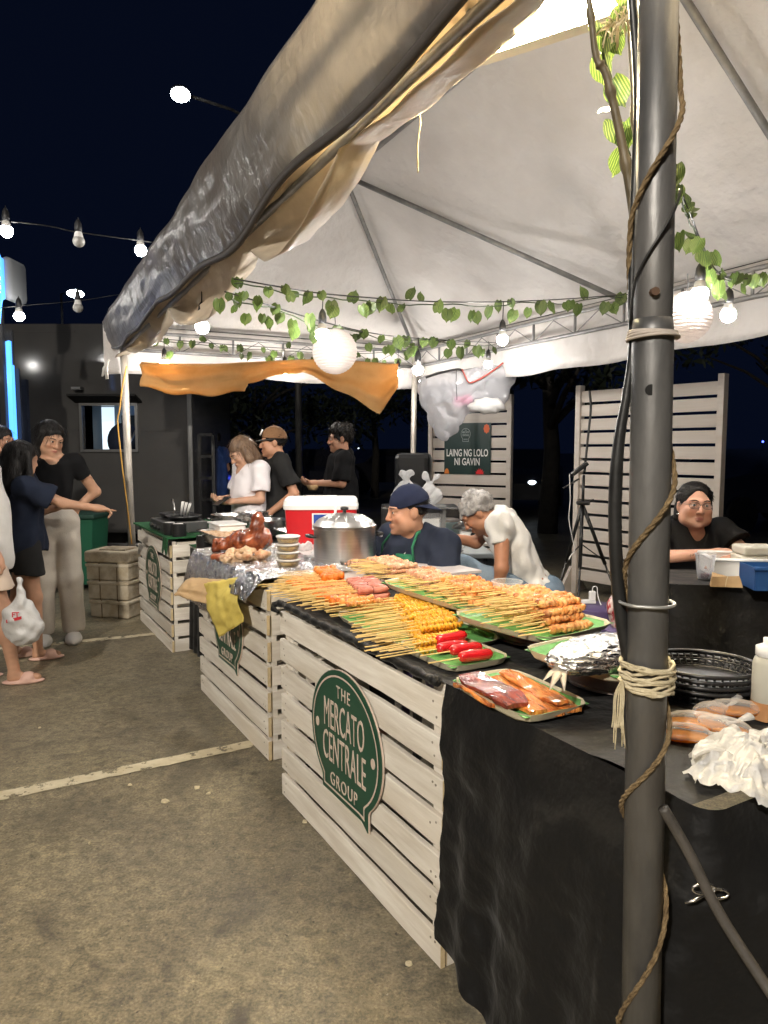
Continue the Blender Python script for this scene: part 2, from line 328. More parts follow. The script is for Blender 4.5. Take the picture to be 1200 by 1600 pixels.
# ------------------------------------------------------------------ ground and painted lines
def concrete():
    m = bpy.data.materials.new('worn_concrete'); m.use_nodes = True; nt = m.node_tree; N = nt.nodes; L = nt.links; b = N['Principled BSDF']
    tc = N.new('ShaderNodeTexCoord')
    def nz(scale, det=6, dist=0.0, rough=.6, st=None):
        n = N.new('ShaderNodeTexNoise'); n.inputs['Scale'].default_value = scale; n.inputs['Detail'].default_value = det; n.inputs['Distortion'].default_value = dist; n.inputs['Roughness'].default_value = rough
        if st:
            mp = N.new('ShaderNodeMapping'); mp.inputs['Scale'].default_value = st[0]; mp.inputs['Rotation'].default_value = (0, 0, st[1]); L.new(tc.outputs['Object'], mp.inputs[0]); L.new(mp.outputs[0], n.inputs['Vector'])
        else: L.new(tc.outputs['Object'], n.inputs['Vector'])
        return n
    def ramp(src, stops):
        r = N.new('ShaderNodeValToRGB'); el = r.color_ramp.elements
        while len(el) < len(stops): el.new(.5)
        for e, (p, c) in zip(el, stops): e.position = p; e.color = (*c, 1) if len(c) == 3 else c
        L.new(src, r.inputs[0]); return r.outputs[0]
    def mix(f, a, bb, mode='MIX'):
        x = N.new('ShaderNodeMix'); x.data_type = 'RGBA'; x.blend_type = mode
        if isinstance(f, float): x.inputs['Factor'].default_value = f
        else: L.new(f, x.inputs['Factor'])
        for k, v in (('A', a), ('B', bb)):
            if isinstance(v, tuple): x.inputs[k].default_value = (*v, 1)
            else: L.new(v, x.inputs[k])
        return x.outputs['Result']
    base = ramp(nz(1.1, 8, .6).outputs['Fac'], [(.28, (.145, .122, .083)), (.5, (.215, .183, .122)), (.72, (.30, .258, .168))])
    fine = ramp(nz(24, 8, .5, .75).outputs['Fac'], [(.33, (.42, .42, .42)), (.5, (.95, .95, .94)), (.68, (1.55, 1.52, 1.45))])
    c = mix(1.0, base, fine, 'MULTIPLY')
    c = mix(1.0, c, ramp(nz(110, 3, .2, .6).outputs['Fac'], [(.34, (.60, .60, .60)), (.66, (1.36, 1.35, 1.32))]), 'MULTIPLY')
    swirl = ramp(nz(4.2, 9, 1.6, .72, ((1, 1.35, 1), .5)).outputs['Fac'], [(.54, (0, 0, 0)), (.62, (.34, .34, .34)), (.665, (.04, .04, .04))])
    c = mix(swirl, c, (.36, .31, .21))
    st = ramp(nz(1.9, 8, 1.0, .7).outputs['Fac'], [(.56, (0, 0, 0)), (.70, (.85, .85, .85))])
    c = mix(st, c, (.055, .047, .038))
    big = ramp(nz(.35, 4, .4).outputs['Fac'], [(.35, (0, 0, 0)), (.7, (.55, .55, .55))])
    c = mix(big, c, (.095, .090, .082))
    vo = N.new('ShaderNodeTexVoronoi'); vo.feature = 'DISTANCE_TO_EDGE'; vo.inputs['Scale'].default_value = .55
    wv = N.new('ShaderNodeVectorMath'); wv.operation = 'MULTIPLY_ADD'; wv.inputs[1].default_value = (.55, .55, 0); L.new(nz(2.2, 7, 0, .65).outputs['Color'], wv.inputs[0]); L.new(tc.outputs['Object'], wv.inputs[2]); L.new(wv.outputs[0], vo.inputs['Vector'])
    ck_ = ramp(vo.outputs['Distance'], [(.0, (.28, .28, .28)), (.005, (.16, .16, .16)), (.010, (0, 0, 0))])
    c = mix(ck_, c, (.05, .043, .034))
    oil = ramp(nz(.9, 6, .5, .6, ((1.6, .7, 1), .9)).outputs['Fac'], [(.57, (0, 0, 0)), (.66, (.55, .55, .55)), (.8, (.75, .75, .75))])
    c = mix(oil, c, (.075, .066, .05))
    sp = ramp(nz(75, 2).outputs['Fac'], [(.71, (0, 0, 0)), (.745, (1, 1, 1))])
    c = mix(sp, c, (.34, .31, .25))
    sp2 = ramp(nz(48, 2, 0, .5, ((1.3, .8, 1), 1.1)).outputs['Fac'], [(.70, (0, 0, 0)), (.75, (.9, .9, .9))])
    c = mix(sp2, c, (.035, .03, .025))
    L.new(c, b.inputs['Base Color'])
    rr = N.new('ShaderNodeMapRange'); rr.inputs['To Min'].default_value = .22; rr.inputs['To Max'].default_value = .66
    L.new(nz(2.2, 5, .8).outputs['Fac'], rr.inputs[0]); L.new(rr.outputs[0], b.inputs['Roughness']); b.inputs['Specular IOR Level'].default_value = .4
    bp = N.new('ShaderNodeBump'); bp.inputs['Strength'].default_value = .55; bp.inputs['Distance'].default_value = .008; L.new(nz(34, 7, .8).outputs['Fac'], bp.inputs['Height'])
    L.new(bp.outputs[0], b.inputs['Normal'])
    return m
M['concrete'] = concrete()
g = MB(); g.grid(lambda a, b: ((a - .5) * 360, (b - .2) * 300, 0), 8, 8)
tag(g.build('ground', M['concrete'], fixn=False), 'worn stained concrete ground of the market lot', kind='structure')

def paint_mat():
    m = mat('worn_line_paint', (.62, .55, .40), (.50, .43, .29), scale=14, rough=.7)
    nt = m.node_tree; N = nt.nodes; L = nt.links; b = N['Principled BSDF']
    tc = N.new('ShaderNodeTexCoord'); n = N.new('ShaderNodeTexNoise'); n.inputs['Scale'].default_value = 11; n.inputs['Detail'].default_value = 8; n.inputs['Roughness'].default_value = .7
    L.new(tc.outputs['Object'], n.inputs['Vector']); r = N.new('ShaderNodeValToRGB'); r.color_ramp.elements[0].position = .41; r.color_ramp.elements[1].position = .47
    L.new(n.outputs['Fac'], r.inputs[0]); L.new(r.outputs[0], b.inputs['Alpha']); return m
M['paint'] = paint_mat()
def line(name, label, a, b, w, seed, n=60):
    a, b = Vector(a), Vector(b); d = (b - a).normalized(); p = Vector((-d.y, d.x, 0)); rr = random.Random(seed); mb = MB(); vs = []
    for i in range(n + 1):
        c = a.lerp(b, i / n)
        vs += [c + p * (w / 2 + rr.uniform(-.006, .004)), c - p * (w / 2 + rr.uniform(-.006, .004))]
    mb.add([(v.x, v.y, .004) for v in vs], [(2 * i, 2 * i + 1, 2 * i + 3, 2 * i + 2) for i in range(n)])
    tag(mb.build(name, M['paint']), label, kind='structure')
def ext(a, b, k): return tuple(a + (a - b) * k)
la, lb = onz(0, 1245, 0), onz(388, 1164, 0)
line('painted_line', 'worn cream parking line on the concrete near the middle crate', ext(la, lb, .8), lb + (lb - la) * .25, .085, 1)
la, lb = onz(110, 1004, 0), onz(232, 992, 0)
line('painted_line', 'worn cream parking line on the concrete behind the standing women', ext(la, lb, 4), lb + (lb - la) * .5, .085, 2)
# crumbs and litter scraps on the floor
for i, (px, py, s) in enumerate([(258, 1253, .022), (308, 1232, .02), (203, 1228, .012), (476, 1285, .016), (640, 1508, .014), (326, 1241, .012), (62, 1138, .010), (140, 1319, .009)]):
    mb = MB(); rr = random.Random(i); p = onz(px, py, .001); n = 7
    pts = [(s * rr.uniform(.5, 1) * math.cos(6.28 * k / n), s * rr.uniform(.5, 1) * math.sin(6.28 * k / n), 0) for k in range(n)]
    mb.add(pts + [(x * .8, y * .8, .004 + .003 * rr.random()) for x, y, _ in pts], [tuple(range(n - 1, -1, -1)), tuple(range(n, 2 * n))] + [(k, (k + 1) % n, (k + 1) % n + n, k + n) for k in range(n)])
    o = mb.build('paper_scrap', M['twine']); o.location = p + Vector((0, 0, .002))
    tag(o, 'tiny pale litter scrap lying on the concrete floor', 'litter', 'litter scraps on the floor')

# ------------------------------------------------------------------ tent
tent = thing('market_tent', 'large white vinyl canopy tent with shade-toned outer flap over the food counters', 'tent', T(0, 0), TT)
# local frame of the tent: y = along the front (far), x = into the stall
def tl(u, v, z): return Vector((v, u, z))
EZ, RZ = 2.53, 3.62
nn = noise2(5, 9, 1.7); nn2 = noise2(8, 9, 5.0); nn3 = noise2(9, 9, 11.0)
def roof(a, b):
    u = -.15 + 6.3 * a; v = -.15 + 3.3 * b
    fu, fv = min(u + .15, 6.15 - u) / 1.65, min(v + .15, 3.15 - v) / 1.65
    h = min(fu, fv, 1.0)
    sag = -.055 * math.sin(PI * min(1, max(0, h))) * abs(math.sin(PI * (u + .15) / 1.575)) + .014 * nn(u, v) + .009 * nn2(u, v) + .004 * nn3(u, v)
    edge = min(1, 6 * min(a, 1 - a, b, 1 - b))
    return tl(u, v, EZ + (RZ - EZ) * h + .02 + sag * edge)
mb = MB(); mb.grid(roof, 112, 66); o = mb.build('canopy', M['tarp'], tent, smooth=True, fixn=False)
# front flap seen from outside: hangs from the eave, gathered and creased; a darker hem runs along it
wf = noise2(21, 9, 2.2); wf2 = noise2(22, 9, 7.0)
def flap(a, b):
    u = -.6 + 6.72 * a
    top = Vector((-.155, 0, 2.56)); bot = Vector((-.076, 0, 2.262 + .012 * max(0, u - 2) + .02 * math.sin(u * 2.1) + .02 * math.sin(u * 5.3)))
    p = top.lerp(bot, b); s = math.sin(PI * min(1, b * .9 + .1))
    x = p.x - (.016 + .014 * wf(u * .7, b * 2)) * s - .010 * abs(wf2(u * .9 + b * 1.6, b * 3 + 5)) ** .6 * s - .010 * wf2(u * .55 + b * .9, b * 2.2)
    z = p.z + .006 * wf2(u * .4, 3 + b * 2)
    return (x, u, z)
mb = MB(); mb.grid(flap, 150, 14, thick=.003); mb.build('front_flap', M['tarpout'], tent, smooth=True)
mb = MB(); mb.tube([Vector(flap(i / 120, 1.0)) + Vector((-.004, 0, 0)) for i in range(121)], .011, 6, flat=1.5); mb.build('flap_hem', mat('dark_hem', (.06, .052, .047), rough=.6), tent, smooth=True)
# inner loose flap, folded up inside the front edge, hanging in lobes
def hump(u, a, b): return math.sin(PI * (u - a) / (b - a)) ** .6 if a < u < b else 0.0
def lobes(u): return .0 + .17 * hump(u, 1.08, 1.95) + .20 * hump(u, 1.9, 3.5) + .10 * hump(u, 3.6, 5.4)
def inner(a, b):
    u = -.4 + 6.4 * a; d = .22 + lobes(u)
    z = 2.34 - (d - .12) * b; s = math.sin(PI * b)
    x = -.055 + .11 * s + .03 * wf(u * 1.3, 4 + b) + .022 * wf2(u, b * 3)
    return (x, u, z + .012 * wf2(u * 1.1, 1))
mb = MB(); mb.grid(inner, 140, 12, thick=.003); mb.build('inner_flap', mat('lamp_toned_vinyl', (.62, .55, .45), (.48, .41, .32), scale=4, rough=.45, bump=.6, bscale=5, transl=.45, bdist=.03), tent, smooth=True)  # same vinyl, warm lamp light put into its colour
# white valances on the far end and along the back
def valance(p, q, z0, z1, seed, name='valance', n=70):
    w = noise2(seed, 9, 2.5); p, q = Vector(p), Vector(q); d = (q - p).normalized(); nrm = Vector((-d.y, d.x, 0)); Ln = (q - p).length
    def fn(a, b):
        s = a * Ln; c = p.lerp(q, a)
        zb = z1 + .018 * math.sin(s * 1.7 + seed) + .01 * math.sin(s * 6)
        return c + nrm * ((.015 + .03 * b) * w(s * 1.4, b)) + Vector((0, 0, z0 + (zb - z0) * b))
    mb = MB(); mb.grid(fn, n, 8, thick=.002); mb.build(name, M['tarp'], tent, smooth=True)
valance(tl(6.13, -.15, 0), tl(6.13, 3.15, 0), 2.54, 2.10, 31)
valance(tl(6.15, 3.13, 0), tl(-.15, 3.13, 0), 2.54, 2.085, 32, n=110)
valance(tl(-.13, -.05, 0), tl(-.13, 3.15, 0), 2.54, 2.20, 33)
# trusses
def truss(p, q, n, name):
    p, q = Vector(p), Vector(q); mb = MB(); zt, zb = 2.47, 2.31
    for z in (zt, zb):
        c = MB(); c.tube([p + Vector((0, 0, z)), q + Vector((0, 0, z))], .016, 8); c.build('chord', M['steelbar'], tent, smooth=True)
    for i in range(n + 1):
        a = p.lerp(q, i / n); c = MB(); c.tube([a + Vector((0, 0, zt)), a + Vector((0, 0, zb))], .011, 6); c.build('strut', M['steelbar'], tent, smooth=True)
        if i < n:
            b = p.lerp(q, (i + .5) / n); e = p.lerp(q, (i + 1) / n); c = MB()
            c.tube([a + Vector((0, 0, zb)), b + Vector((0, 0, zt - .02)), e + Vector((0, 0, zb))], .0045, 5); c.build('brace', M['steelbar'], tent, smooth=True)
truss(tl(0, 3.0, 0), tl(6, 3.0, 0), 12, 'back'); truss(tl(6, 0, 0), tl(6, 3, 0), 6, 'end'); truss(tl(0, 0, 0), tl(6, 0, 0), 12, 'front')
def bar(name, a, b, r=.019):
    c = MB(); c.tube([a, b], r, 8); return c.build(name, M['steelbar'], tent, smooth=True)
A1, A2 = tl(4.5, 1.5, RZ - .05), tl(1.5, 1.5, RZ - .05)
bar('ridge_bar', A1, A2); zc = 2.47
for a, b in ((A1, tl(6, 0, zc)), (A1, tl(6, 3, zc)), (A1, tl(3, 3, zc)), (A1, tl(3, 0, zc)), (A2, tl(0, 0, zc)), (A2, tl(0, 3, zc)), (A2, tl(1.5, 3, zc))): bar('rafter', a, b)
c = MB(); c.lathe([(.0, .06), (.035, .05), (.035, -.06), (0, -.07)], 10, c=tuple(A1)); c.build('ridge_joint', M['steelbar'], tent, smooth=True)
# poles: the near one shows its thicker lower sleeve
def wl(p): return tent.matrix_world.inverted() @ Vector(p)
bpy.context.view_layer.update()
top, bot = at(1029, 0, 1.12), at(1001, 1600, 1.12)
dpz = (bot - top) / (bot.z - top.z)
def polept(z): return top + dpz * (z - top.z)
mb = MB(); mb.tube([wl(polept(2.5)), wl(polept(1.0))], .0288, 24); mb.build('pole', M['galv'], tent, smooth=True)
mb = MB(); mb.tube([wl(polept(1.62)), wl(polept(1.60)), wl(polept(.012))], [.0295, .0312, .0312], 24); o = mb.build('pole_sleeve', M['galv'], tent, smooth=True)
c = MB(); c.tube([polept(1.51) + Vector((-.012, -.0265, 0)), polept(1.51) + Vector((-.012, -.0295, 0))], .0085, 12)
h = c.build('bolt_hole', M['blackrub'], tent); h.data.transform(tent.matrix_world.inverted())
c = MB(); c.tube([polept(1.655) + Vector((-.01, -.025, 0)), polept(1.655) + Vector((-.01, -.036, 0))], .0065, 8); h = c.build('bolt', mat('rusty_bolt', (.09, .05, .03), rough=.8), tent); h.data.transform(tent.matrix_world.inverted())
def plainpole(u, v, lean=(0, 0), r=.03):
    mb = MB(); mb.tube([tl(u, v, 2.5), tl(u + lean[0] * .4, v + lean[1] * .4, 1.2), tl(u + lean[0], v + lean[1], .0)], r, 14); mb.build('pole', mat('pale_pipe', (.36, .33, .29), (.50, .46, .41), scale=8, rough=.45, metal=.4), tent, smooth=True)
plainpole(6, 0, (-.02, .03), .033); plainpole(6, 3, (.0, -.05)); plainpole(0, 3)

# things tied to the near pole
def offp(z, ang, r): 
    p = polept(z); a = R(ang); return p + Vector((math.cos(a) * r, -math.sin(a) * r, 0))
def zpx(y): return at(1010, y, 1.12).z
def helix(ks, r, n=26):
    pts = []
    for (y0, a0), (y1, a1) in zip(ks, ks[1:]):
        for i in range(n): t = i / n; pts.append(offp(zpx(y0 + (y1 - y0) * t), a0 + (a1 - a0) * t, r))
    return pts + [offp(zpx(ks[-1][0]), ks[-1][1], r)]
pts = helix([(-60, -40), (150, 0), (345, 180), (560, 260), (735, 365), (880, 540), (1110, 715), (1250, 900), (1390, 1085), (1590, 1260), (1680, 1400)], .0362)
mb = MB()
for k in range(3):
    q = []
    for i, p in enumerate(pts):
        t = (pts[min(i + 1, len(pts) - 1)] - pts[max(i - 1, 0)]).normalized(); a = t.orthogonal().normalized(); b = t.cross(a); ph = i * .9 + k * 2.094
        q.append(p + a * .0022 * math.cos(ph) + b * .0022 * math.sin(ph))
    mb.tube(q, .0025, 6)
tag(mb.build('rope', M['rope'], smooth=True), 'brown twisted rope wound in a spiral around the near tent pole', 'rope')
mb = MB(); mb.tube(helix([(300, 20), (440, 160), (500, 185)], .0345), .0021, 6)
tag(mb.build('thin_wire', M['blackrub'], smooth=True), 'thin black wire slanting across the upper near tent pole', 'wire')
path = [(985, -30), (996, 150), (990, 330), (987, 470), (988, 540), (980, 610), (966, 700), (961, 790), (963, 880), (970, 960), (980, 1020), (988, 1060)]
def smoothpath(ps, n=8):
    out = []
    for i in range(len(ps) - 1):
        p0, p1, p2, p3 = ps[max(i - 1, 0)], ps[i], ps[i + 1], ps[min(i + 2, len(ps) - 1)]
        for k in range(n):
            t = k / n; out.append((p1 * 2 + (p2 - p0) * t + (p0 * 2 - p1 * 5 + p2 * 4 - p3) * t * t + (p1 * 3 - p0 - p2 * 3 + p3) * t ** 3) * .5)
    return out + [ps[-1]]
pp = smoothpath([at(x, y, 1.135) for x, y in path]); mb = MB(); n = len(pp)
mb.tube(pp, [.006 + .0045 * min(1, max(0, (i / n - .42) * 6)) for i in range(n)], 10)
tag(mb.build('power_cable', M['blackrub'], smooth=True), 'thick black cable bowed out along the left of the near pole', 'cable')
# bamboo canes bound to the pole top
def cane(name, label, ps, r0, r1, Y):
    pp = smoothpath([at(x, y, Y) for x, y in ps]); n = len(pp); mb = MB()
    mb.tube(pp, [r0 + (r1 - r0) * i / n + (.0025 if i % 13 in (6, 7) else 0) for i in range(n)], 8); return tag(mb.build(name, M['bamboo'], smooth=True), label, 'cane')
cane('bamboo_cane', 'dark kinked cane leaning against the top of the near pole', [(916, -40), (925, 40), (932, 90), (945, 112), (953, 140), (968, 205), (982, 280), (992, 345)], .0045, .0085, 1.17)
cane('bamboo_cane', 'thin straight cane standing between the kinked cane and the pole', [(984, -20), (983, 40), (988, 130), (993, 240)], .003, .004, 1.2)
# twine wraps
mb = MB(); rr = random.Random(3)
for k in range(16):
    y = 1034 + k * 2.7; q = [offp(zpx(y + 6 * math.sin(a * PI / 180 + k) + rr.uniform(-2, 2)), a, .0375 + rr.uniform(0, .006)) for a in range(0, 361, 20)]; mb.tube(q, .0026, 5)
for k in range(15):
    x0 = rr.uniform(958, 974); pp = smoothpath([at(972, 1062, 1.09), at(x0 + 2, 1085, 1.085), at(x0, 1120 + rr.uniform(-8, 8), 1.09), at(x0 + rr.uniform(-4, 5), rr.uniform(1135, 1172), 1.09)], 4); mb.tube(pp, .0012, 4)
tag(mb.build('twine_binding', M['twine'], smooth=True), 'cream twine wrapped thickly round the near pole with hanging ends', 'twine')
mb = MB()
for k in range(4): mb.tube([offp(zpx(520 + k * 3 + 2 * math.sin(a / 40 + k)), a, .0350 + .001 * k) for a in range(0, 361, 15)], .0024, 6)
tag(mb.build('twine_tie', mat('grey_twine', (.42, .37, .33), rough=.9), smooth=True), 'single grey twine tie around the upper near pole', 'twine')
mb = MB(); mb.tube([offp(zpx(941) , a, .044 if 120 < a < 240 else .040) for a in range(0, 361, 12)], .0026, 8)
tag(mb.build('wire_clip', mat('pale_wire', (.42, .42, .41), rough=.4, metal=.5), smooth=True), 'pale wire clip gripping cable and near pole', 'wire')
mb = MB()
for k in range(46):
    a, t = rr.uniform(0, 6.28), rr.uniform(0, 1); c = at(948, 45, 1.2).lerp(at(990, 22, 1.17), t)
    e = c + Vector((math.cos(a), rr.uniform(-.5, .5), math.sin(a) - .2)) * rr.uniform(.012, .03); mb.tube([c, c.lerp(e, .5) + Vector((0, 0, .004)), e], .0011, 4)
tag(mb.build('frayed_twine', M['twine'], smooth=True), 'frayed tuft of straw twine binding canes to the pole top', 'twine')
# cord hanging inside the canopy, loose knot of cloth on the flap
pp = smoothpath([at(665, 95, 2.0), at(659, 130, 2.0), at(654, 165, 2.0), at(657, 190, 2.0), at(653, 225, 2.0), at(653, 270, 2.0)]); mb = MB(); mb.tube(pp, .0042, 6, flat=.5)
tag(mb.build('hanging_strap', M['twine'], smooth=True), 'cream strap dangling below the lit front flap', 'strap')
pp = smoothpath([at(632, 158, 2.1), at(634, 166, 2.1), at(638, 175, 2.1)]); mb = MB(); mb.tube(pp, .008, 5, flat=.3)
tag(mb.build('short_tab', M['whitetee'], smooth=True), 'short white tab on the inner flap beside the strap', 'tab')
pp = [at(1036, 1262, 1.06), at(1075, 1330, 1.05), at(1120, 1420, 1.03), at(1170, 1500, 1.0), at(1230, 1590, .96)]; mb = MB(); mb.tube(smoothpath(pp), .0085, 10)
tag(mb.build('slanted_pipe', mat('dull_dark_pipe', (.05, .045, .04), (.09, .08, .07), scale=20, rough=.5), smooth=True), 'dark slanted pipe running from the near pole to lower right', 'pipe')

# LED panel lamp hung under the front slope
lamp = thing('panel_lamp', 'glaring white LED panel lamp hanging under the canopy near the pole', 'lamp', (0, 0, 0))
a, b = at(585, 142, 2.27), at(985, 10, 1.9)
c, d = at(700, 30, 2.20), at(1010, -90, 1.9)
nrm = (b - a).cross(c - a).normalized()
if nrm.y > 0: nrm = -nrm
mb = MB(); mb.add([a, b, d, c, a - nrm * .004, b - nrm * .004, d - nrm * .004, c - nrm * .004], [(0, 1, 2, 3), (7, 6, 5, 4), (0, 4, 5, 1), (1, 5, 6, 2), (2, 6, 7, 3), (3, 7, 4, 0)])
mb.build('diffuser', M['panel'], lamp)
mb = MB(); q = [p - nrm * .006 for p in (a, b, d, c)]; q2 = [p - nrm * .03 for p in q]
mb.add(q + q2, [(0, 1, 2, 3), (7, 6, 5, 4), (0, 4, 5, 1), (1, 5, 6, 2), (2, 6, 7, 3), (3, 7, 4, 0)]); mb.build('housing', M['white'], lamp)
for p in (c, d): mb = MB(); mb.tube([p - nrm * .03, p + Vector((0, 0, .25))], .002, 5); mb.build('hanger', M['blackrub'], lamp)

# ------------------------------------------------------------------ slatted crates with sign boards
def plank_mesh(l, h, t, seed, wear=1.0):
    rr = random.Random(seed); n = 7; mb = MB(); vs = []
    for i in range(n + 1):
        x = l * i / n; e = .0018 * wear
        zt, zb = h + rr.uniform(-e, e), rr.uniform(-e, e); yo = rr.uniform(-.001, .001) * wear
        b = .003
        vs += [(x, yo, zb + b), (x, yo + b * .6, zb), (x, t, zb), (x, t, zt), (x, yo + b * .6, zt), (x, yo, zt - b)]
    fs = []
    for i in range(n):
        for k in range(6): a, c = i * 6 + k, i * 6 + (k + 1) % 6; fs.append((a, a + 6, c + 6, c))
    fs += [tuple(range(5, -1, -1)), tuple(n * 6 + k for k in range(6))]
    mb.add(vs, fs); me = mb.mesh('plank', [M['slat'], M['endgrain']], fixn=True)
    for p in me.polygons:
        if abs(p.normal.x) > .9: p.material_index = 1
    return me
_planks = {}
def plank(l, h, seed, t=.016):
    k = (round(l, 3), round(h, 3), seed % 4, t)
    if k not in _planks: _planks[k] = plank_mesh(l, h, t, hash(k) % 1000)
    return _planks[k]
def text_mesh(txt, w, h, depth=.0016, embolden=0.0, spacing=1.0):
    cu = bpy.data.curves.new('txt', 'FONT'); cu.body = txt; cu.extrude = .01; cu.offset = embolden; cu.space_character = spacing; cu.resolution_u = 3
    ob = bpy.data.objects.new('txt', cu); COL.objects.link(ob); bpy.context.view_layer.update()
    me = bpy.data.meshes.new_from_object(ob.evaluated_get(bpy.context.evaluated_depsgraph_get()))
    bpy.data.objects.remove(ob); bpy.data.curves.remove(cu)
    co = np.empty(len(me.vertices) * 3, dtype=np.float32); me.vertices.foreach_get('co', co); co = co.reshape(-1, 3)
    lo, hi = co.min(0), co.max(0); out = np.empty_like(co)
    out[:, 0] = (co[:, 0] - (lo[0] + hi[0]) / 2) * w / (hi[0] - lo[0]); out[:, 2] = (co[:, 1] - (lo[1] + hi[1]) / 2) * h / (hi[1] - lo[1])
    out[:, 1] = np.where(co[:, 2] > 0, -depth, 0.0)
    me.vertices.foreach_set('co', out.reshape(-1)); me.materials.clear(); me.update(); return me
def lettering(txt, x, y, z, w, h, m, parent, **k):
    me = text_mesh(txt, w, h, **k); me.materials.append(m); return link('lettering', me, parent, (x, y, z))
def logo_outline(rx, rz, bw, zb, tail, inset=0.0, n=40):
    # round head, narrower foot whose right corner drops into a tail (speech-balloon shape); centre of the round at 0,0
    rx, rz, bw = rx - inset, rz - inset, bw - inset; a0 = math.acos(min(1, bw / rx)); pts = []
    for i in range(n + 1):
        a = -a0 + (PI + 2 * a0) * i / n; pts.append((rx * math.cos(a), rz * math.sin(a)))
    pts.append((-bw * .97, -rz * .80)); pts.append((-bw * .97, zb + inset)); pts.append((bw * .74, zb + inset * 1.05)); pts.append((bw * .97, zb - tail + inset * 1.9)); pts.append((bw * .97, -rz * .80))
    return pts
def strip_outline(mb, a, b, y):
    n = len(a); mb.add([(x, y, z) for x, z in a] + [(x, y, z) for x, z in b] + [(x, y + .0015, z) for x, z in a] + [(x, y + .0015, z) for x, z in b],
        [(i, (i + 1) % n, n + (i + 1) % n, n + i) for i in range(n)] + [(2 * n + i, i, n + i, 3 * n + i) for i in range(n)])
def sign_board(parent, x, y, z, k=1.0, full=True):
    sg = bpy.data.objects.new('sign_board', None); COL.objects.link(sg); sg.parent = parent; sg.location = (x, y, z)
    o1 = logo_outline(.258 * k, .232 * k, .172 * k, -.222 * k, .022 * k)
    mb = MB(); mb.poly(o1, .010, y0=-.010); sg2 = mb.build('board', [M['green']], parent); sg2.location = (x, y, z); bpy.data.objects.remove(sg)
    sg2.name = 'sign_board'
    e = MB(); e.poly(logo_outline(.260 * k, .234 * k, .174 * k, -.224 * k, .023 * k), .006, y0=-.007); e.build('board_edge', M['signline'], sg2)
    mb = MB(); strip_outline(mb, logo_outline(.258 * k, .232 * k, .172 * k, -.222 * k, .022 * k, .017 * k), logo_outline(.258 * k, .232 * k, .172 * k, -.222 * k, .022 * k, .0235 * k), -.0122)
    mb.build('border_line', M['signline'], sg2)
    if full:
        for t, tz, w, h, sp in (('THE', .155, .10, .042, 1.25), ('MERCATO', .060, .295, .104, 1.04), ('CENTRALE', -.058, .315, .104, 1.04), ('GROUP', -.165, .20, .046, 1.2)):
            lettering(t, 0, -.0105, tz * k, w * k, h * k, M['signline'], sg2, spacing=sp, embolden=-.004)
        for sx, dz in ((-.205, .0), (.205, -.0)):
            d = MB(); d.poly([(sx * k + .0135 * k * math.cos(i * .42), dz * k + .017 * k * math.sin(i * .42)) for i in range(15)], .0015, y0=-.012); d.build('dot', M['signline'], sg2)
    return sg2
M['nail'] = mat('nail_metal', (.30, .26, .21), rough=.5, metal=.5)
def crate(label, u0, v0, L, H, D, nsl, seed, rot=0.0):
    r = thing('slatted_crate', label, 'crate', C(u0 + L, v0), ROTC + rot, 'white slatted counter crates')
    pitch = H / nsl; h = pitch - .026; rr = random.Random(seed)
    for i in range(nsl):
        o = link('slat', plank(L, h, seed + i), r, (rr.uniform(-.004, .004), rr.uniform(-.002, .002), i * pitch), (0, rr.uniform(-.004, .004), 0))
    nm_ = MB(); nm_.tube([(0, .002, 0), (0, -.0015, 0)], .0036, 7); nm_ = nm_.mesh('nail_head', M['nail'])
    for sl_ in list(r.children)[:nsl]:
        for x in (.032, .05, L - .05, L - .03): link('nail', nm_, sl_, (x + rr.uniform(-.006, .006), 0, h * rr.choice((.25, .7)) + rr.uniform(-.008, .008)))
    for i in range(nsl):   # near end slats
        o = link('slat', plank(D, h, seed + i + 1), r, (L - .002, .022, i * pitch + rr.uniform(-.003, .003)), (0, 0, PI / 2)); o.scale.y = -1; o.location.x = L - .022
        o.scale.y = 1; o.location.x = L + .0
    for i in range(nsl): link('slat', plank(D, h, seed + i + 2), r, (.022, .022, i * pitch), (0, 0, PI / 2))
    for x in (.0, L - .075):
        for y in (.022, D - .04):
            mb = MB(); mb.box((x + .038, y + .012, H / 2), (.07, .024, H - .006)); mb.build('corner_post', M['slat'], r)
    for i in (0, nsl - 1): link('slat', plank(L, h, seed + i + 3), r, (0, D + .024, i * pitch))
    mb = MB(); mb.box((L / 2, D / 2 + .012, H - .02), (L - .05, D - .05, .018)); mb.build('top_board', M['slat'], r)
    return r
cf = crate('white slatted crate with the complete green round sign under the skewers', -.096, -.052, 1.153, .795, .30, 7, 3)
sign_board(cf, .595, -.004, .448)
cm = crate('white slatted crate whose green sign is half hidden by yellow paper', 1.371, .008, 1.123, .815, .55, 7, 9)
sign_board(cm, .57, -.004, .515, .92)
cr = crate('white slatted crate with a dim green sign beside the foam boxes', 3.36, .045, 1.10, .785, .5, 7, 17)
sign_board(cr, .60, -.004, .47, .98)

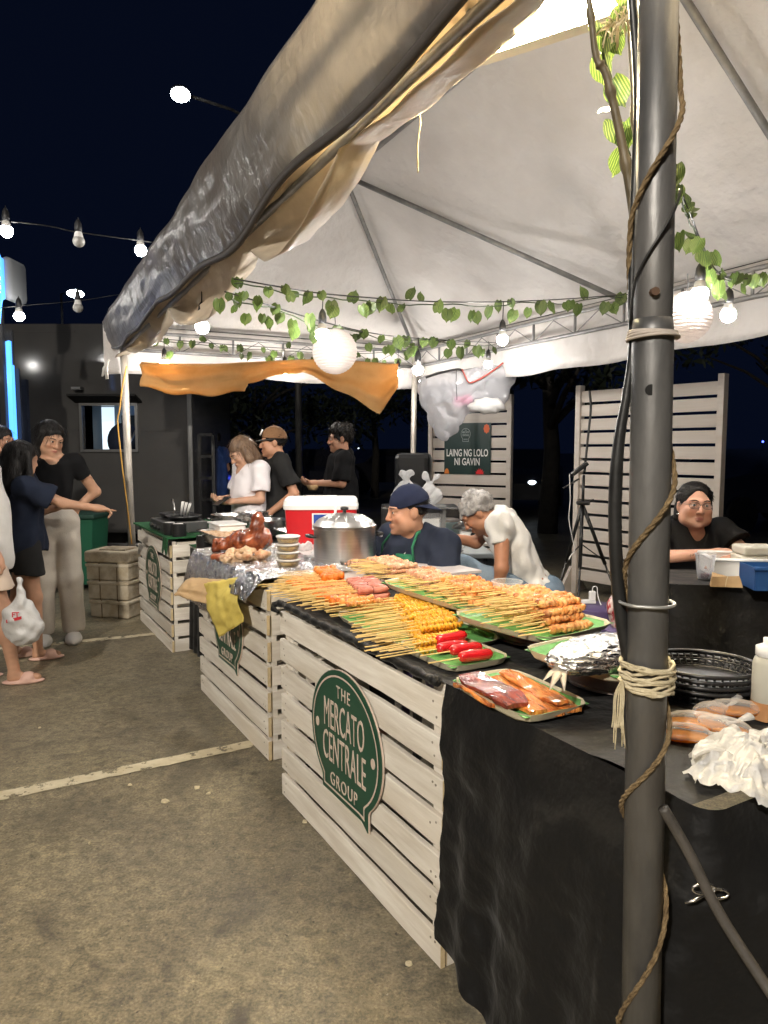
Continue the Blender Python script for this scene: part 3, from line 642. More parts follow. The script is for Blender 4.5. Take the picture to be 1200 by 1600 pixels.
# ------------------------------------------------------------------ front table with black cloth
ft = thing('folding_table', 'black metal folding table under the black cloth behind the front crate', 'table', C(-.78, .33), ROTC)
mb = MB(); mb.box((-.96, 0, .775), (1.9, .64, .03)); mb.build('table_top', M['blackpl'], ft)
for x in (-.06, -1.84):
    for y in (-.28, .28): mb = MB(); mb.box((x, y, .38), (.03, .03, .76)); mb.build('leg', M['blackpl'], ft)
cn = noise2(41, 9, 6.0); cn2 = noise2(42, 9, 15.0); cn3 = noise2(43, 9, 3.0)
U1, U0, V0_, V1_ = 1.06, -.84, -.044, .72
def ctop(a, b):
    u = U1 + (U0 - U1) * a; v = V0_ + (V1_ - V0_) * b
    z = .806 + .004 * cn(u, v) + .004 * cn2(u, v) - .004 * abs(cn2(u * 1.3 + v, v)) ** .5
    if u < -.45: z += .02 * math.exp(-((u + .62 - .2 * (v - .3)) / .06) ** 2) * (.4 + v)   # ruck near the end
    return C(u, v, z)
mb = MB(); mb.grid(ctop, 64, 26)
# perimeter drop: front (u from .03 to U0), round the corner, then along the near end
def perim(s):
    l1 = -.10 - U0
    if s < l1: return -.10 - s, V0_, (0, -1)
    if s < l1 + .08:
        t = (s - l1) / .08 * PI / 2; return U0 - .04 * math.sin(t), V0_ + .04 * (1 - math.cos(t)), (-math.sin(t), -math.cos(t))
    return U0 - .04, V0_ + .04 + (s - l1 - .08), (-1, 0)
SL = .74 + .08 + .68
def cdrop(a, b):
    s = a * SL; u, v, (nu, nv) = perim(s); d = .772 * b
    if s < .25: d *= .93 + .07 * s / .25
    k = b ** 1.15
    fold = (.030 * math.sin(s * 21 + 1.5 * cn3(s, 1)) + .018 * math.sin(s * 43 + 2)) * k * (.45 if s < .6 else 1.0) + .012 * cn(s * 1.4, d * 2.2) + .008 * cn2(s * 1.2 + d * 1.4, d) - .009 * abs(cn2(s * .9 - d * .6, d * 1.3 + 2)) ** .6 * min(1, b * 3)
    flare = (.05 * b + .02) * min(1, max(.08, (s - .05) / .35))
    if s > .78: flare += .10 * math.sin(min(1, (s - .78) / .2) * PI / 2) * math.sin(PI * min(1, b * 1.6)) * .6
    rnd = min(1, d / .02); o = (flare + fold) * min(1, b * 5) - .0
    spill = .03 * max(0, 1 - s / .12) * max(0, b - .4)
    return C(u + nu * o + spill, v + nv * (o + .012 * min(1, b * 8)), .806 - d)
mb.grid(cdrop, 150, 44)
# rolled hem along the crate top
o = mb.build('black_tablecloth', M['blackcloth'], smooth=True, fixn=False)
tag(o, 'black tablecloth over the front table, draped to the floor by the pole', 'tablecloth')
hem = MB(); hr = wob(4, 5, .004)
hem.tube([C(-.08 + 1.14 * i / 50, -.058 + hr(i / 25), .805 + hr(i / 18 + .3) * .6) for i in range(51)], [.013 + .003 * math.sin(i * 1.7) for i in range(51)], 8)
hem.tube([C(1.05, -.06, .802), C(1.065, -.075, .795), C(1.06, -.08, .78), C(1.01, -.078, .777)], [.012, .014, .012, .006], 8)
hm = hem.build('rolled_hem', M['blackcloth'], o, smooth=True)
# scissors hanging on the cloth
sc = thing('scissors', 'small scissors hanging on the black cloth right of the near pole', 'scissors', (0, 0, 0)); stl = M['steel']; Y = 1.1
for i, c in enumerate(((1120, 1397), (1100, 1389))):
    mb = MB(); p = at(*c, Y); mb.tube([p + Vector((.019 * math.cos(a), 0, .0085 * math.sin(a))) for a in np.linspace(0, 6.2832, 20)] , .0022, 6); mb.build('handle', stl, sc, smooth=True)
mb = MB(); mb.tube([at(1104, 1397, Y), at(1085, 1407, Y), at(1070, 1411, Y)], [.002, .003, .001], 6); mb.build('blade', stl, sc, smooth=True)

# middle counter: table surface behind and on the crate
def covered_table(name, label, u0, u1, v0, v1, z, m, drop=.3, cat='table', seed=1):
    r = thing(name, label, cat, C(u0, v0), ROTC)
    w = noise2(seed, 8, 5.0); L, D = u1 - u0, v1 - v0
    mb = MB(); mb.grid(lambda a, b: (-L * a, D * b, z + .003 * w(a * L, b * D)), 24, 14, thick=.012); mb.build('table_top', m, r, smooth=False)
    for x in (-.06, -L + .06):
        for y in (.06, D - .06): c = MB(); c.box((x, y, (z - .012) / 2), (.035, .035, z - .014)); c.build('leg', M['blackpl'], r)
    if drop:
        c = MB(); c.grid(lambda a, b: (-L * a, -.012 - .015 * b - .012 * math.sin(a * 40) * b, z - .004 - drop * b), 60, 8, thick=.002); c.build('cloth_drop', M['blackcloth'], r, smooth=True)
    return r
M['greycloth'] = mat('pale_plastic_sheet', (.42, .37, .36), (.54, .49, .47), scale=6, rough=.3, bump=.7, bscale=12)
covered_table('serving_table', 'table covered by a crumpled pale plastic sheet behind the middle crate', 1.10, 2.55, .06, 1.0, .826, M['greycloth'], 0)
covered_table('gap_table', 'black draped table in the dark gap between the two far crates', 2.66, 3.36, .20, .85, .74, M['blackcloth'], .72, seed=4)
covered_table('warmer_table', 'far counter table topped with green artificial turf', 3.33, 4.50, .02, .95, .805, M['turf'], 0, seed=6)
mb = MB(); mb.grid(lambda a, b: C(3.46 - .14 * a, .030 - .012 * b, .812 - (.10 + .02 * math.sin(a * 9)) * b), 12, 6, thick=.004)
tag(mb.build('turf_strip', M['turf'], smooth=True), 'green turf strip hanging over the corner of the far crate', 'turf')

# ------------------------------------------------------------------ slatted backdrop panels
def panel(label, A, B, H, nsl, feet=True):
    A, B = Vector(A), Vector(B); d = B - A; L = d.length; rz = math.atan2(d.y, d.x)
    r = thing('backdrop_screen', label, 'screen', (A.x, A.y, 0), rz, 'white slatted backdrop screens')
    z0 = .12; pitch = (H - z0) / nsl
    me = MB(); me.bevbox((L / 2, 0, 0), (L - .10, .018, pitch - .026), .003); me = me.mesh('panel_slat', M['panelwood'])
    for i in range(nsl): link('slat', me, r, (0, .0, z0 + (i + .5) * pitch))
    pm = MB(); pm.bevbox((0, 0, H / 2 + .02), (.055, .075, H + .05), .004); pm = pm.mesh('panel_post', M['panelwood'])
    for x in (.027, L - .027): link('post', pm, r, (x, 0, 0))
    fm = MB(); fm.add([(0, -.22, 0), (0, .22, 0), (0, .03, .26), (0, -.03, .26), (.03, -.22, 0), (.03, .22, 0), (.03, .03, .26), (.03, -.03, .26)], [(0, 1, 2, 3), (7, 6, 5, 4), (0, 4, 5, 1), (1, 5, 6, 2), (2, 6, 7, 3), (3, 7, 4, 0)])
    fm = fm.mesh('panel_foot', M['panelwood'], fixn=True)
    for x in (-.032, L + .002): link('foot', fm, r, (x, 0, 0))
    return r
pa, pb = at(901, 700, 7.0), at(1131, 700, 5.85)
panel('large white slatted panel standing behind the tripod and the near pole', pa, pb, 1.99, 14)
qa, qb = at(671, 700, 8.75), at(800, 700, 8.2)
panel('white slatted panel carrying the dark lettered poster', qa, qb, 2.0, 13)
# poster on the left panel
d = (qb - qa).normalized(); nrm = Vector((d.y, -d.x, 0)); po = at(731, 702, 8.48) ; t = (Vector((po.x, po.y, 0)) - Vector((qa.x, qa.y, 0))).dot(d)
pz = at(731, 741, 8.45).z
ps = thing('lettered_poster', 'dark green poster reading LAING NG LOLO NI GAVIN on the slatted panel', 'poster', Vector((qa.x, qa.y, pz)) + d * t + nrm * .022, math.atan2(d.y, d.x))
PW, PH = .60, .605
mb = MB(); mb.box((0, -.002, PH / 2), (PW, .004, PH)); mb.build('board', mat('poster_green', (.008, .030, .026), rough=.4), ps)
pw = mat('poster_white', (.78, .76, .74), rough=.5); po_ = mat('poster_orange', (.75, .13, .03), rough=.5); pr = mat('poster_red', (.66, .02, .025), rough=.5); pg = mat('poster_grey', (.32, .37, .36), rough=.5)
lettering('LAING NG LOLO', 0, -.0045, .255, .535, .088, pw, ps, embolden=.016)
lettering('NI GAVIN', 0, -.0045, .150, .325, .088, pw, ps, embolden=.016)
def flat(outl, name, m, parent, y=-.0055): c = MB(); c.poly(outl, .0012, y0=y); return c.build(name, m, parent)
def blob(cx, cz, rx, rz, k=0, amp=0.0, n=40): return [(cx + rx * (1 + amp * math.cos(k * a)) * math.cos(a), cz + rz * (1 + amp * math.cos(k * a)) * math.sin(a)) for a in np.linspace(0, 2 * PI, n, endpoint=False)]
flat(blob(.245, .535, .036, .052, 8, .08), 'orange_flower', po_, ps)
flat([(-.265 + .03 * math.cos(a), .004 + .062 * math.sin(a)) for a in np.linspace(0, PI, 16)], 'orange_leaf', mat('poster_amber', (.72, .22, .035), rough=.5), ps)
flat([(.165 + (.062 if i % 2 == 0 else .042) * math.cos(a) , .003 + (.075 if i % 2 == 0 else .045) * math.sin(a)) for i, a in enumerate(np.linspace(0, PI, 15))], 'red_flower', pr, ps)
mb = MB(); strip_outline(mb, logo_outline(.062, .070, .042, -.088, .0), logo_outline(.062, .070, .042, -.088, .0, .005), -.0055); lg = mb.build('emblem', pg, ps); lg.location = (-.02, 0, .475)
for t_, z_, w_, h_ in (('THE', .047, .025, .012), ('MERCATO', .022, .085, .024), ('CENTRALE', -.012, .088, .024), ('GROUP', -.062, .052, .016)): lettering(t_, 0, -.0055, z_, w_, h_, pg, lg, embolden=.02)

# ------------------------------------------------------------------ right table with black cloth
rt = thing('side_table', 'table with a long black cloth in front of the seated woman', 'table', (0, 0, 0))
ca = onz(1049, 913, .80); Yr = ca.y
cnr = noise2(61, 9, 4.0); cnr2 = noise2(62, 9, 11.0)
mb = MB(); mb.grid(lambda a, b: (ca.x + 1.5 * a, Yr - .10 * a + .42 * b, .80 + .002 * cnr2(a * 2, b)), 20, 10)
def rdrop(a, b):
    s = -.42 + 1.92 * a
    if s < 0: x, y, nx, ny = ca.x, Yr - s, -1, 0
    else: x, y, nx, ny = ca.x + s, Yr - .067 * s, 0, -1
    o = (.02 * math.sin(s * 16 + cnr(s, 0)) + .012 * math.sin(s * 37)) * b + .012 * cnr(s * 1.5, b * 2) * min(1, b * 4) + .01
    return (x + nx * o, y + ny * o, .80 - .78 * b)
mb.grid(rdrop, 110, 20); mb.build('cloth', M['blackcloth'], rt, smooth=True, fixn=False)
mb = MB(); mb.box((ca.x + .75, Yr + .18, .775), (1.4, .3, .03)); mb.build('table_top', M['blackpl'], rt)
for x in (.1, 1.4):
    for y in (.08, .32): c = MB(); c.box((ca.x + x, Yr + y, .38), (.03, .03, .75)); c.build('leg', M['blackpl'], rt)

# ------------------------------------------------------------------ leafy garlands, string lights, lanterns
def leaf_mat():
    m = bpy.data.materials.new('variegated_leaf'); m.use_nodes = True; nt = m.node_tree; N = nt.nodes; L = nt.links; b = N['Principled BSDF']
    tc = N.new('ShaderNodeTexCoord'); sx = N.new('ShaderNodeSeparateXYZ'); L.new(tc.outputs['Generated'], sx.inputs[0])
    ab = N.new('ShaderNodeMath'); ab.operation = 'SUBTRACT'; ab.inputs[1].default_value = .5; L.new(sx.outputs['X'], ab.inputs[0])
    a2 = N.new('ShaderNodeMath'); a2.operation = 'ABSOLUTE'; L.new(ab.outputs[0], a2.inputs[0])
    cb = N.new('ShaderNodeMath'); cb.operation = 'MULTIPLY_ADD'; cb.inputs[1].default_value = 62; L.new(a2.outputs[0], cb.inputs[0])
    zz = N.new('ShaderNodeMath'); zz.operation = 'MULTIPLY'; zz.inputs[1].default_value = 5; L.new(sx.outputs['Z'], zz.inputs[0]); L.new(zz.outputs[0], cb.inputs[2])
    sn = N.new('ShaderNodeMath'); sn.operation = 'SINE'; L.new(cb.outputs[0], sn.inputs[0])
    rp = N.new('ShaderNodeValToRGB'); rp.color_ramp.elements[0].position = .35; rp.color_ramp.elements[1].position = .8
    rp.color_ramp.elements[0].color = (.045, .09, .02, 1); rp.color_ramp.elements[1].color = (.22, .28, .075, 1)
    L.new(sn.outputs[0], rp.inputs[0])
    oi = N.new('ShaderNodeObjectInfo'); hv = N.new('ShaderNodeHueSaturation'); mr = N.new('ShaderNodeMapRange'); mr.inputs['To Min'].default_value = .55; mr.inputs['To Max'].default_value = 1.2
    L.new(oi.outputs['Random'], mr.inputs[0]); L.new(mr.outputs[0], hv.inputs['Value']); L.new(rp.outputs[0], hv.inputs['Color']); L.new(hv.outputs[0], b.inputs['Base Color'])
    b.inputs['Roughness'].default_value = .42
    tl_ = N.new('ShaderNodeBsdfTranslucent'); L.new(hv.outputs[0], tl_.inputs[0]); ms = N.new('ShaderNodeMixShader'); ms.inputs[0].default_value = .3
    L.new(b.outputs[0], ms.inputs[1]); L.new(tl_.outputs[0], ms.inputs[2]); L.new(ms.outputs[0], N['Material Output'].inputs['Surface']); return m
M['leaf'] = leaf_mat()
def leaf_mesh(seed):
    rr = random.Random(seed); mb = MB(); n = 7; cup = rr.uniform(.15, .4); bend = rr.uniform(-.35, .35)
    def fn(a, b):
        # a across, b from stalk (0) to tip (1); hangs down -z
        t = b; w = .47 * (math.sin(PI * min(1, (t * .92 + .10))) ** .75) * (1 - .25 * t) * (1 if t < .8 else (1 - t) / .2 * .8 + .2 * (1 - t) * 5 * 0 + .0 + .2 * (1 - (t - .8) / .2))
        s = (a - .5) * 2; x = w * s
        z = -t + .10 * abs(s) * (1 - t) * 1.2
        y = cup * w * abs(s) * .8 + bend * t * t * .5 + .03 * math.sin(9 * t + 4 * s)
        return (x, y, z)
    mb.grid(fn, 6, 8); return mb.mesh('leaf_shape', M['leaf'], smooth=True)
LEAF = [leaf_mesh(i) for i in range(5)]
def pxpath(pts, Y0, Y1):
    x0, x1 = 0, len(pts) - 1; L = [0.0]
    for a, b in zip(pts, pts[1:]): L.append(L[-1] + math.hypot(b[0] - a[0], b[1] - a[1]))
    return [at(x, y, 1 / (1 / Y0 + (1 / Y1 - 1 / Y0) * l / L[-1])) for (x, y), l in zip(pts, L)]
def along(pp, t):
    n = len(pp) - 1; i = min(n - 1, int(t * n)); f = t * n - i; return pp[i].lerp(pp[i + 1], f)
rl = random.Random(77)
def garland(label, pp, n, size, spread=.05, up=.12, ts=None, grow=0.0):
    pp = smoothpath(pp, 6); w = wob(n, 4, .012)
    mb = MB(); mb.tube([p + Vector((0, .004, w(i / 20) - .004)) for i, p in enumerate(pp)], .0032, 5)
    root = tag(mb.build('leaf_garland', mat('vine_stem', (.035, .055, .02), rough=.6), smooth=True), label, 'garland', 'leafy garlands in the tent')
    for i in range(n):
        t = ts[i] if ts else min(.995, max(.0, (i + rl.uniform(-.45, .45)) / n))
        p = along(pp, t); s = size * rl.uniform(.72, 1.15) * (1 + grow * t)
        o = link('leaf', LEAF[rl.randrange(5)], root)
        if rl.random() < up: rx = rl.uniform(1.9, 3.0)
        else: rx = rl.uniform(-.5, .5)
        o.location = p + Vector((rl.uniform(-.4, .4) * spread, rl.uniform(-1, 1) * spread * .5, rl.uniform(-.9, .45) * spread)); o.scale = (s, s, s)
        o.rotation_euler = (rx, rl.uniform(-.45, .45), rl.uniform(-.7, .7))
    return root
g1 = pxpath([(366, 441), (430, 452), (500, 463), (570, 469), (640, 474), (720, 476), (790, 475), (860, 472), (930, 467), (992, 462)], 2.95, 5.15)
g2 = pxpath([(352, 461), (400, 475), (460, 494), (520, 511), (580, 524), (640, 531), (700, 535), (775, 538)], 2.9, 6.3)
g3 = pxpath([(250, 533), (330, 540), (400, 545), (470, 549), (540, 552), (600, 551), (650, 546)], 6.15, 7.5)
g4 = pxpath([(1046, 250), (1062, 300), (1078, 340), (1096, 384), (1118, 425), (1150, 440), (1195, 428)], 2.4, 3.7)
g5 = pxpath([(985, -20), (955, 30), (940, 70), (958, 130), (972, 190), (985, 240)], 1.45, 1.42)
garland('leafy garland on the topmost black cord from the flap to the back truss', g1, 40, .056, .05, grow=.6)
garland('leafy garland on the middle cord running towards the refuse bag', g2, 44, .054, .06, grow=.65)
garland('leafy garland along the far end truss above the orange cloth', g3, 40, .075, .10)
garland('dense leafy garland hanging right of the near pole', g4, 36, .066, .085, .3)
garland('leafy garland tied behind the top of the near pole', g5, 14, .058, .03, .15)

def bulb_on(strg, p, top, r=.031, lit='bulb', sock=True):
    # dome, collar and black socket hanging on a short cord
    mb = MB(); mb.ball((0, 0, 0), (r, r, r * 1.02), 16, 12); b = mb.build('bulb', M[lit], strg, smooth=True); b.location = p
    mb = MB(); mb.lathe([(r * .80, .55 * r), (r * .62, 1.35 * r), (r * .50, 1.7 * r), (0, 1.7 * r)], 14); mb.build('collar', M['bulbbase'], b, smooth=True)
    if sock:
        mb = MB(); mb.lathe([(0, 1.55 * r), (r * .58, 1.55 * r), (r * .62, 2.3 * r), (r * .50, 3.1 * r), (r * .28, 3.5 * r), (r * .12, 3.7 * r)], 12); mb.build('socket', M['socket'], b, smooth=True)
        q = top - p; mb = MB(); mb.tube([(0, 0, 3.6 * r), q * .9 + Vector((.003, 0, 0)), q], .0028, 6); mb.build('cord', M['blackrub'], b, smooth=True)
    return b
def string(label, pp, bulbs, r=.0034, lit='bulb', br=.031, cat='string lights'):
    pp = smoothpath(pp, 6); mb = MB(); mb.tube(pp, r, 6)
    s = tag(mb.build('string_lights', M['blackrub'], smooth=True), label, cat)
    for p, l in bulbs:
        q = min(pp, key=lambda a: (a.x - p.x) ** 2 + (a.y - p.y) ** 2); top = Vector((p.x, p.y, max(q.z, p.z + br * 4)))
        bulb_on(s, p, top, br, l)
    return s
up = lambda pp, d=.012: [p + Vector((0, -.006, d)) for p in pp]
string('black string light cord with two bulbs under the topmost garland', up(g1), [(at(504, 523, 3.26), 'bulb'), (at(785, 531, 4.13), 'bulb')])
string('black string light cord with two bulbs along the middle garland', up(g2), [(at(653, 578, 4.66), 'bulb'), (at(763, 569, 6.1), 'bulb')], br=.034)
string('black string light cord with four bulbs along the far end truss', up(g3, .02), [(at(257, 568, 6.2), 'bulb'), (at(445, 579, 6.8), 'bulb'), (at(622, 583, 7.3), 'bulb'), (at(316, 511, 3.9), 'bulb')], br=.036)
string('black string light cord with two bulbs right of the near pole', up(g4, .006), [(at(1093, 460, 2.95), 'bulb'), (at(1138, 492, 3.4), 'bulb')], br=.034)
def lantern(label, p, r):
    mb = MB(); n = 20; prof = []
    for i in range(n + 1):
        a = PI * (.06 + .90 * i / n); prof.append((r * math.sin(a), r * math.cos(a)))
        if i < n: a2 = PI * (.06 + .90 * (i + .5) / n); prof.append((r * .966 * math.sin(a2), r * .966 * math.cos(a2)))
    o = thing('paper_lantern', label, 'lantern', p, 0, 'round white paper lanterns')
    mb.lathe(prof, 30); mb.build('shade', M['lantern'], o, smooth=False)
    mb = MB(); mb.tube([(0, 0, r * .95), (.004, 0, r * 1.25), (0, 0, r * 1.7)], .0025, 5); mb.build('cord', M['blackrub'], o)
    mb = MB(); mb.lathe([(r * .2, r * .985), (r * .215, r * .99), (r * .2, r * .995)], 20); mb.build('rim', M['steelbar'], o)
    mb = MB(); mb.ball((0, 0, 0), .028, 12, 8); mb.build('bulb', M['bulb_in'], o, smooth=True)
    return o
M['bulb_in'] = mat('lantern_bulb', (1, 1, 1), emit=9, ecol=(1, .90, .82))
M['lantern'] = mat('lantern_paper', (.62, .575, .55), rough=.85, transl=.5)
lantern('round paper lantern hanging left of centre beneath the garlands', at(523, 549, 3.75), .118)
lantern('round paper lantern half hidden behind the near pole', at(1072, 496, 3.1), .108)

# market strings and flood lights outside
s1 = [Vector((-9.0, 3.3, 3.05)), Vector((-7.4, 3.7, 2.98)), Vector((-6.0, 4.1, 2.95)), Vector((-4.6, 4.5, 2.95)), at(0, 345, 5.0), at(123, 363, 5.3), at(220, 376, 5.5), at(290, 384, 5.7), at(420, 392, 6.2)]
string('string lights crossing the night sky left of the tent, upper row', s1, [(at(10, 361, 5.0), 'bulbsky'), (at(123, 377, 5.3), 'bulboff'), (at(220, 391, 5.5), 'bulbsky'), (Vector((-4.6, 4.5, 2.85)), 'bulbsky'), (Vector((-6.0, 4.1, 2.85)), 'bulbsky'), (Vector((-7.4, 3.7, 2.88)), 'bulbsky')], .004, br=.042)
s2 = [at(-80, 490, 6.4), at(30, 478, 6.6), at(122, 470, 6.8), at(213, 456, 7.0), at(330, 440, 7.2)]
string('string lights low over the food truck, lower row', s2, [(at(30, 494, 6.6), 'bulbsky'), (at(122, 481, 6.8), 'bulboff'), (at(213, 466, 7.0), 'bulboff')], .003, br=.045)
def floodlight(label, p, base, aim, w=.34, h=.26, lens=None):
    t = thing('flood_light', label, 'flood light', (base.x, base.y, 0), 0, 'flood light posts of the lot')
    off = Vector((base.x, base.y, 0)); top = Vector((0, 0, p.z + .2)); hp = p - off
    mb = MB(); mb.tube([(0, 0, 0), top], [.09, .05], 12); mb.build('post', M['galv'], t, smooth=True)
    d = (aim - p).normalized(); x = d.cross(Vector((0, 0, 1))).normalized(); z = x.cross(d); rot = Matrix((x, d, z)).transposed()
    mb = MB(); mb.tube([top, top.lerp(hp - d * .1, .6) + Vector((0, 0, .1)), hp - d * .1], .03, 8); mb.build('arm', M['galv'], t, smooth=True)
    mb = MB(); mb.ball(hp - d * .06, (w * .56, .07, h * .58), 20, 12, rot=rot); mb.build('housing', M['blackpl'], t)
    mb = MB(); mb.ball(hp - d * .002, (w * .5, .02, h * .5), 20, 10, rot=rot); mb.build('lens', lens or M['flood'], t, smooth=True)
    return t
f1 = at(282, 148, 13.5)
floodlight('lit flood light high in the sky left of the tent', f1, at(467, 700, 16), Vector((-1.5, 5.0, 0)), lens=mat('lit_far_flood', (1, 1, 1), emit=55, ecol=(.88, .96, 1.0)))
f2 = at(118, 459, 32)
floodlight('smaller distant flood light above the food truck', f2, at(105, 700, 33), Vector((-4, 12, 0)), .7, .34, lens=bpy.data.materials['lit_far_flood'])
floodlight('added unseen flood light post on the customer side, brightening the crate fronts', Vector((-2.6, -4.6, 5.2)), Vector((-4.0, -5.6, 0)), Vector((.1, 3.2, .6)), lens=mat('added_warm_flood', (1, 1, 1), emit=FLOOD_E * 5.4, ecol=(1, .92, .80)))  # added lamp out of view behind the camera, brightens the crate fronts

# orange cloth swagged along the far end, refuse bag, speaker
on = noise2(91, 9, 5.0)
def swag(a, b):
    x = 222 + 400 * a; top = 566 + 4 * math.sin(a * 7); 
    dr = 38 * hump(a, -.15, .62) * .9 + 14 + (66 * max(0, (a - .60) / .33) if a < .93 else 66 * (1 - (a - .93) / .07 * .62))
    if .40 < a < .62: dr = max(dr * .72, 20)
    Y = 6.05 + 1.15 * a
    p = at(x, top + dr * b, Y); return p + Vector((0, -.03 - .045 * math.sin(b * 9 + a * 5) * .6 + .03 * on(a * 3, b * 2), .012 * math.sin(a * 40) * b))
mb = MB(); mb.grid(swag, 70, 14, thick=.002)
tag(mb.build('orange_cloth', M['orange'], smooth=True), 'orange cloth swagged under the far end truss', 'cloth')
# refuse bag hung on the back truss
bn = noise2(95, 9, 4.0); bn2 = noise2(96, 9, 11.0)
bo = thing('refuse_bag', 'big clear plastic refuse bag hung from the back truss', 'bag', at(706, 692, 6.75), 0)
bq = lambda x, y, dy=0.0: tuple(at(x, y, 6.75 + dy) - bo.location)
pk = mat('pink_wrapper', (.70, .02, .22), (.75, .25, .4), scale=9, rough=.4)
for i, (px, py, r) in enumerate([(717, 628, .055), (730, 624, .05)]):
    mb = MB(); mb.ball((0, 0, 0), (r, r * .8, r), 14, 10, fn=lambda p: 1 + .18 * math.sin(9 * p.x + i) * math.cos(8 * p.z)); o = mb.build('pink_wrapper', pk, bo, smooth=True); o.location = bo.matrix_basis.inverted() @ at(px, py, 6.68)
mb = MB(); mb.ball((0, 0, 0), (.17, .07, .075), 20, 12, fn=lambda p: 1 + .12 * math.sin(11 * p.x + 3 * p.z)); o = mb.build('crumpled_paper', M['whitebag'], bo, smooth=True); o.location = bo.matrix_basis.inverted() @ at(762, 634, 6.62)
bm_ = bo.matrix_basis.inverted()
mb = MB(); mb.tube(smoothpath([bm_ @ at(x, y, 6.56) for x, y in [(722, 577), (728, 590), (735, 598), (752, 591), (772, 578), (786, 567)]]), .016, 8, flat=.5); mb.build('tie_strap', mat('red_strap', (.32, .05, .035), rough=.6), bo, smooth=True)
mb = MB(); mb.tube(smoothpath([bm_ @ at(x, y, 6.58) for x, y in [(665, 590), (690, 582), (715, 577), (724, 580)]]), .018, 8, flat=.6); mb.build('rolled_rim', M['blackrub'], bo, smooth=True)
mb = MB(); mb.tube(smoothpath([bm_ @ at(x, y, 6.5) for x, y in [(713, 578), (713, 600), (714, 625)]]), .004, 6); mb.build('hook', M['blackrub'], bo, smooth=True)

# ------------------------------------------------------------------ food truck, kiosk, lot background
M['truck'] = mat('grey_truck_paint', (.045, .044, .043), (.052, .050, .048), scale=3, rough=.11, bump=.05, bscale=2.2, spec=.6, coat=.3)
M['trim'] = mat('truck_trim', (.20, .20, .20), rough=.3, metal=.8)
YT = 8.2
tr = thing('food_truck', 'dark grey food truck with a serving window behind the tent', 'truck', (at(160, 700, YT).x, YT, 0))
tx = lambda px: at(px, 700, YT).x - tr.location.x
tz = lambda py: at(160, py, YT).z
x0, x1, zb, zt = tx(-40), tx(299), tz(832), tz(506)
wx0, wx1, wz0, wz1 = tx(131), tx(213), tz(702), tz(634)
# body built around the serving opening
for nm, a, b, c, d in (('side_panel', x0, wx0, zb, zt), ('side_panel', wx1, x1, zb, zt), ('side_panel', wx0, wx1, zb, wz0), ('side_panel', wx0, wx1, wz1, zt)):
    mb = MB(); mb.box(((a + b) / 2, .03, (c + d) / 2), (b - a, .06, d - c)); mb.build(nm, M['truck'], tr)
mb = MB(); mb.box(((x0 + x1) / 2, 1.06, zt - .03), (x1 - x0, 2.0, .06)); mb.build('roof', M['truck'], tr)
mb = MB(); mb.box(((x0 + x1) / 2, 1.06, zb + .03), (x1 - x0, 2.0, .06)); mb.build('floor', M['truck'], tr)
mb = MB(); mb.box((x1 - .03, 1.09, (zt + zb) / 2), (.06, 2.0, zt - zb - .13)); mb.build('end_panel', M['truck'], tr)
mb = MB(); mb.box((x0 + .03, 1.09, (zt + zb) / 2), (.06, 2.0, zt - zb - .13)); mb.build('end_panel', M['truck'], tr)
mb = MB(); mb.box(((x0 + x1) / 2, 2.09, (zt + zb) / 2), (x1 - x0, .06, zt - zb)); mb.build('back_panel', M['truck'], tr)
for z in (tz(672), tz(518)):
    for a, b in ((x0, wx0 - .05), (wx1 + .05, x1)):
        if z > 2.4 and a == wx1 + .05: continue
        mb = MB(); mb.box(((a + b) / 2, -.004, z), (b - a, .012, .022)); mb.build('seam_rail', M['truck'], tr)
mb = MB(); mb.box((x1 - .01, -.006, (zt + zb) / 2), (.05, .016, zt - zb)); mb.build('corner_trim', M['trim'], tr)
# serving window: frame, awning flap, galley brightened by self-glowing parts, shelves, a worker's dark shirt and blue curtain
for a, b, c, d in ((wx0 - .03, wx0, wz0 - .03, wz1 + .03), (wx1, wx1 + .03, wz0 - .03, wz1 + .03), (wx0, wx1, wz0 - .03, wz0), (wx0, wx1, wz1, wz1 + .03)):
    mb = MB(); mb.box(((a + b) / 2, -.012, (c + d) / 2), (b - a, .03, d - c)); mb.build('window_frame', M['trim'], tr)
mb = MB(); mb.box(((wx0 + wx1) / 2, -.10, wz1 + .07), (wx1 - wx0 + .16, .26, .025), rot=Matrix.Rotation(R(-16), 3, 'X')); mb.build('awning_flap', mat('matte_flap', (.010, .010, .010), rough=.8, spec=.2), tr)
gal = mat('galley_wall', (.36, .42, .46), rough=.5)
mb = MB(); mb.box(((wx0 + wx1) / 2, .9, (wz0 + wz1) / 2), (wx1 - wx0 + .5, .02, .9)); mb.build('galley_wall', gal, tr)
mb = MB(); mb.box(((wx0 + wx1) / 2 - .02, .86, wz1 - .28), (.30, .03, .42)); mb.build('galley_shelf', M['blackpl'], tr)
mb = MB(); mb.box((wx1 - .08, .5, wz0 + .25), (.14, .02, .62)); mb.build('blue_curtain', mat('glowing_blue_curtain', (.05, .22, .62), emit=1.4, ecol=(.06, .25, .75)), tr)  # curtain glows by itself in place of galley light falling on it
mb = MB(); mb.box((wx0 + .06, .6, wz0 + .24), (.15, .02, .55)); mb.build('white_fridge', mat('glowing_fridge', (.6, .66, .68), emit=.8, ecol=(.6, .75, .85)), tr)  # self-glow on the fridge stands in for the galley lighting
mb = MB(); mb.tube([(wx1 - .18, .2, wz0), (wx1 - .02, .3, wz1 - .1)], .012, 6); mb.build('galley_rod', M['trim'], tr)
mb = MB(); mb.ball((wx0 + .30, .45, wz0 + .10), (.20, .12, .22), 16, 12); mb.build('dark_apron', M['navytee'], tr, smooth=True)
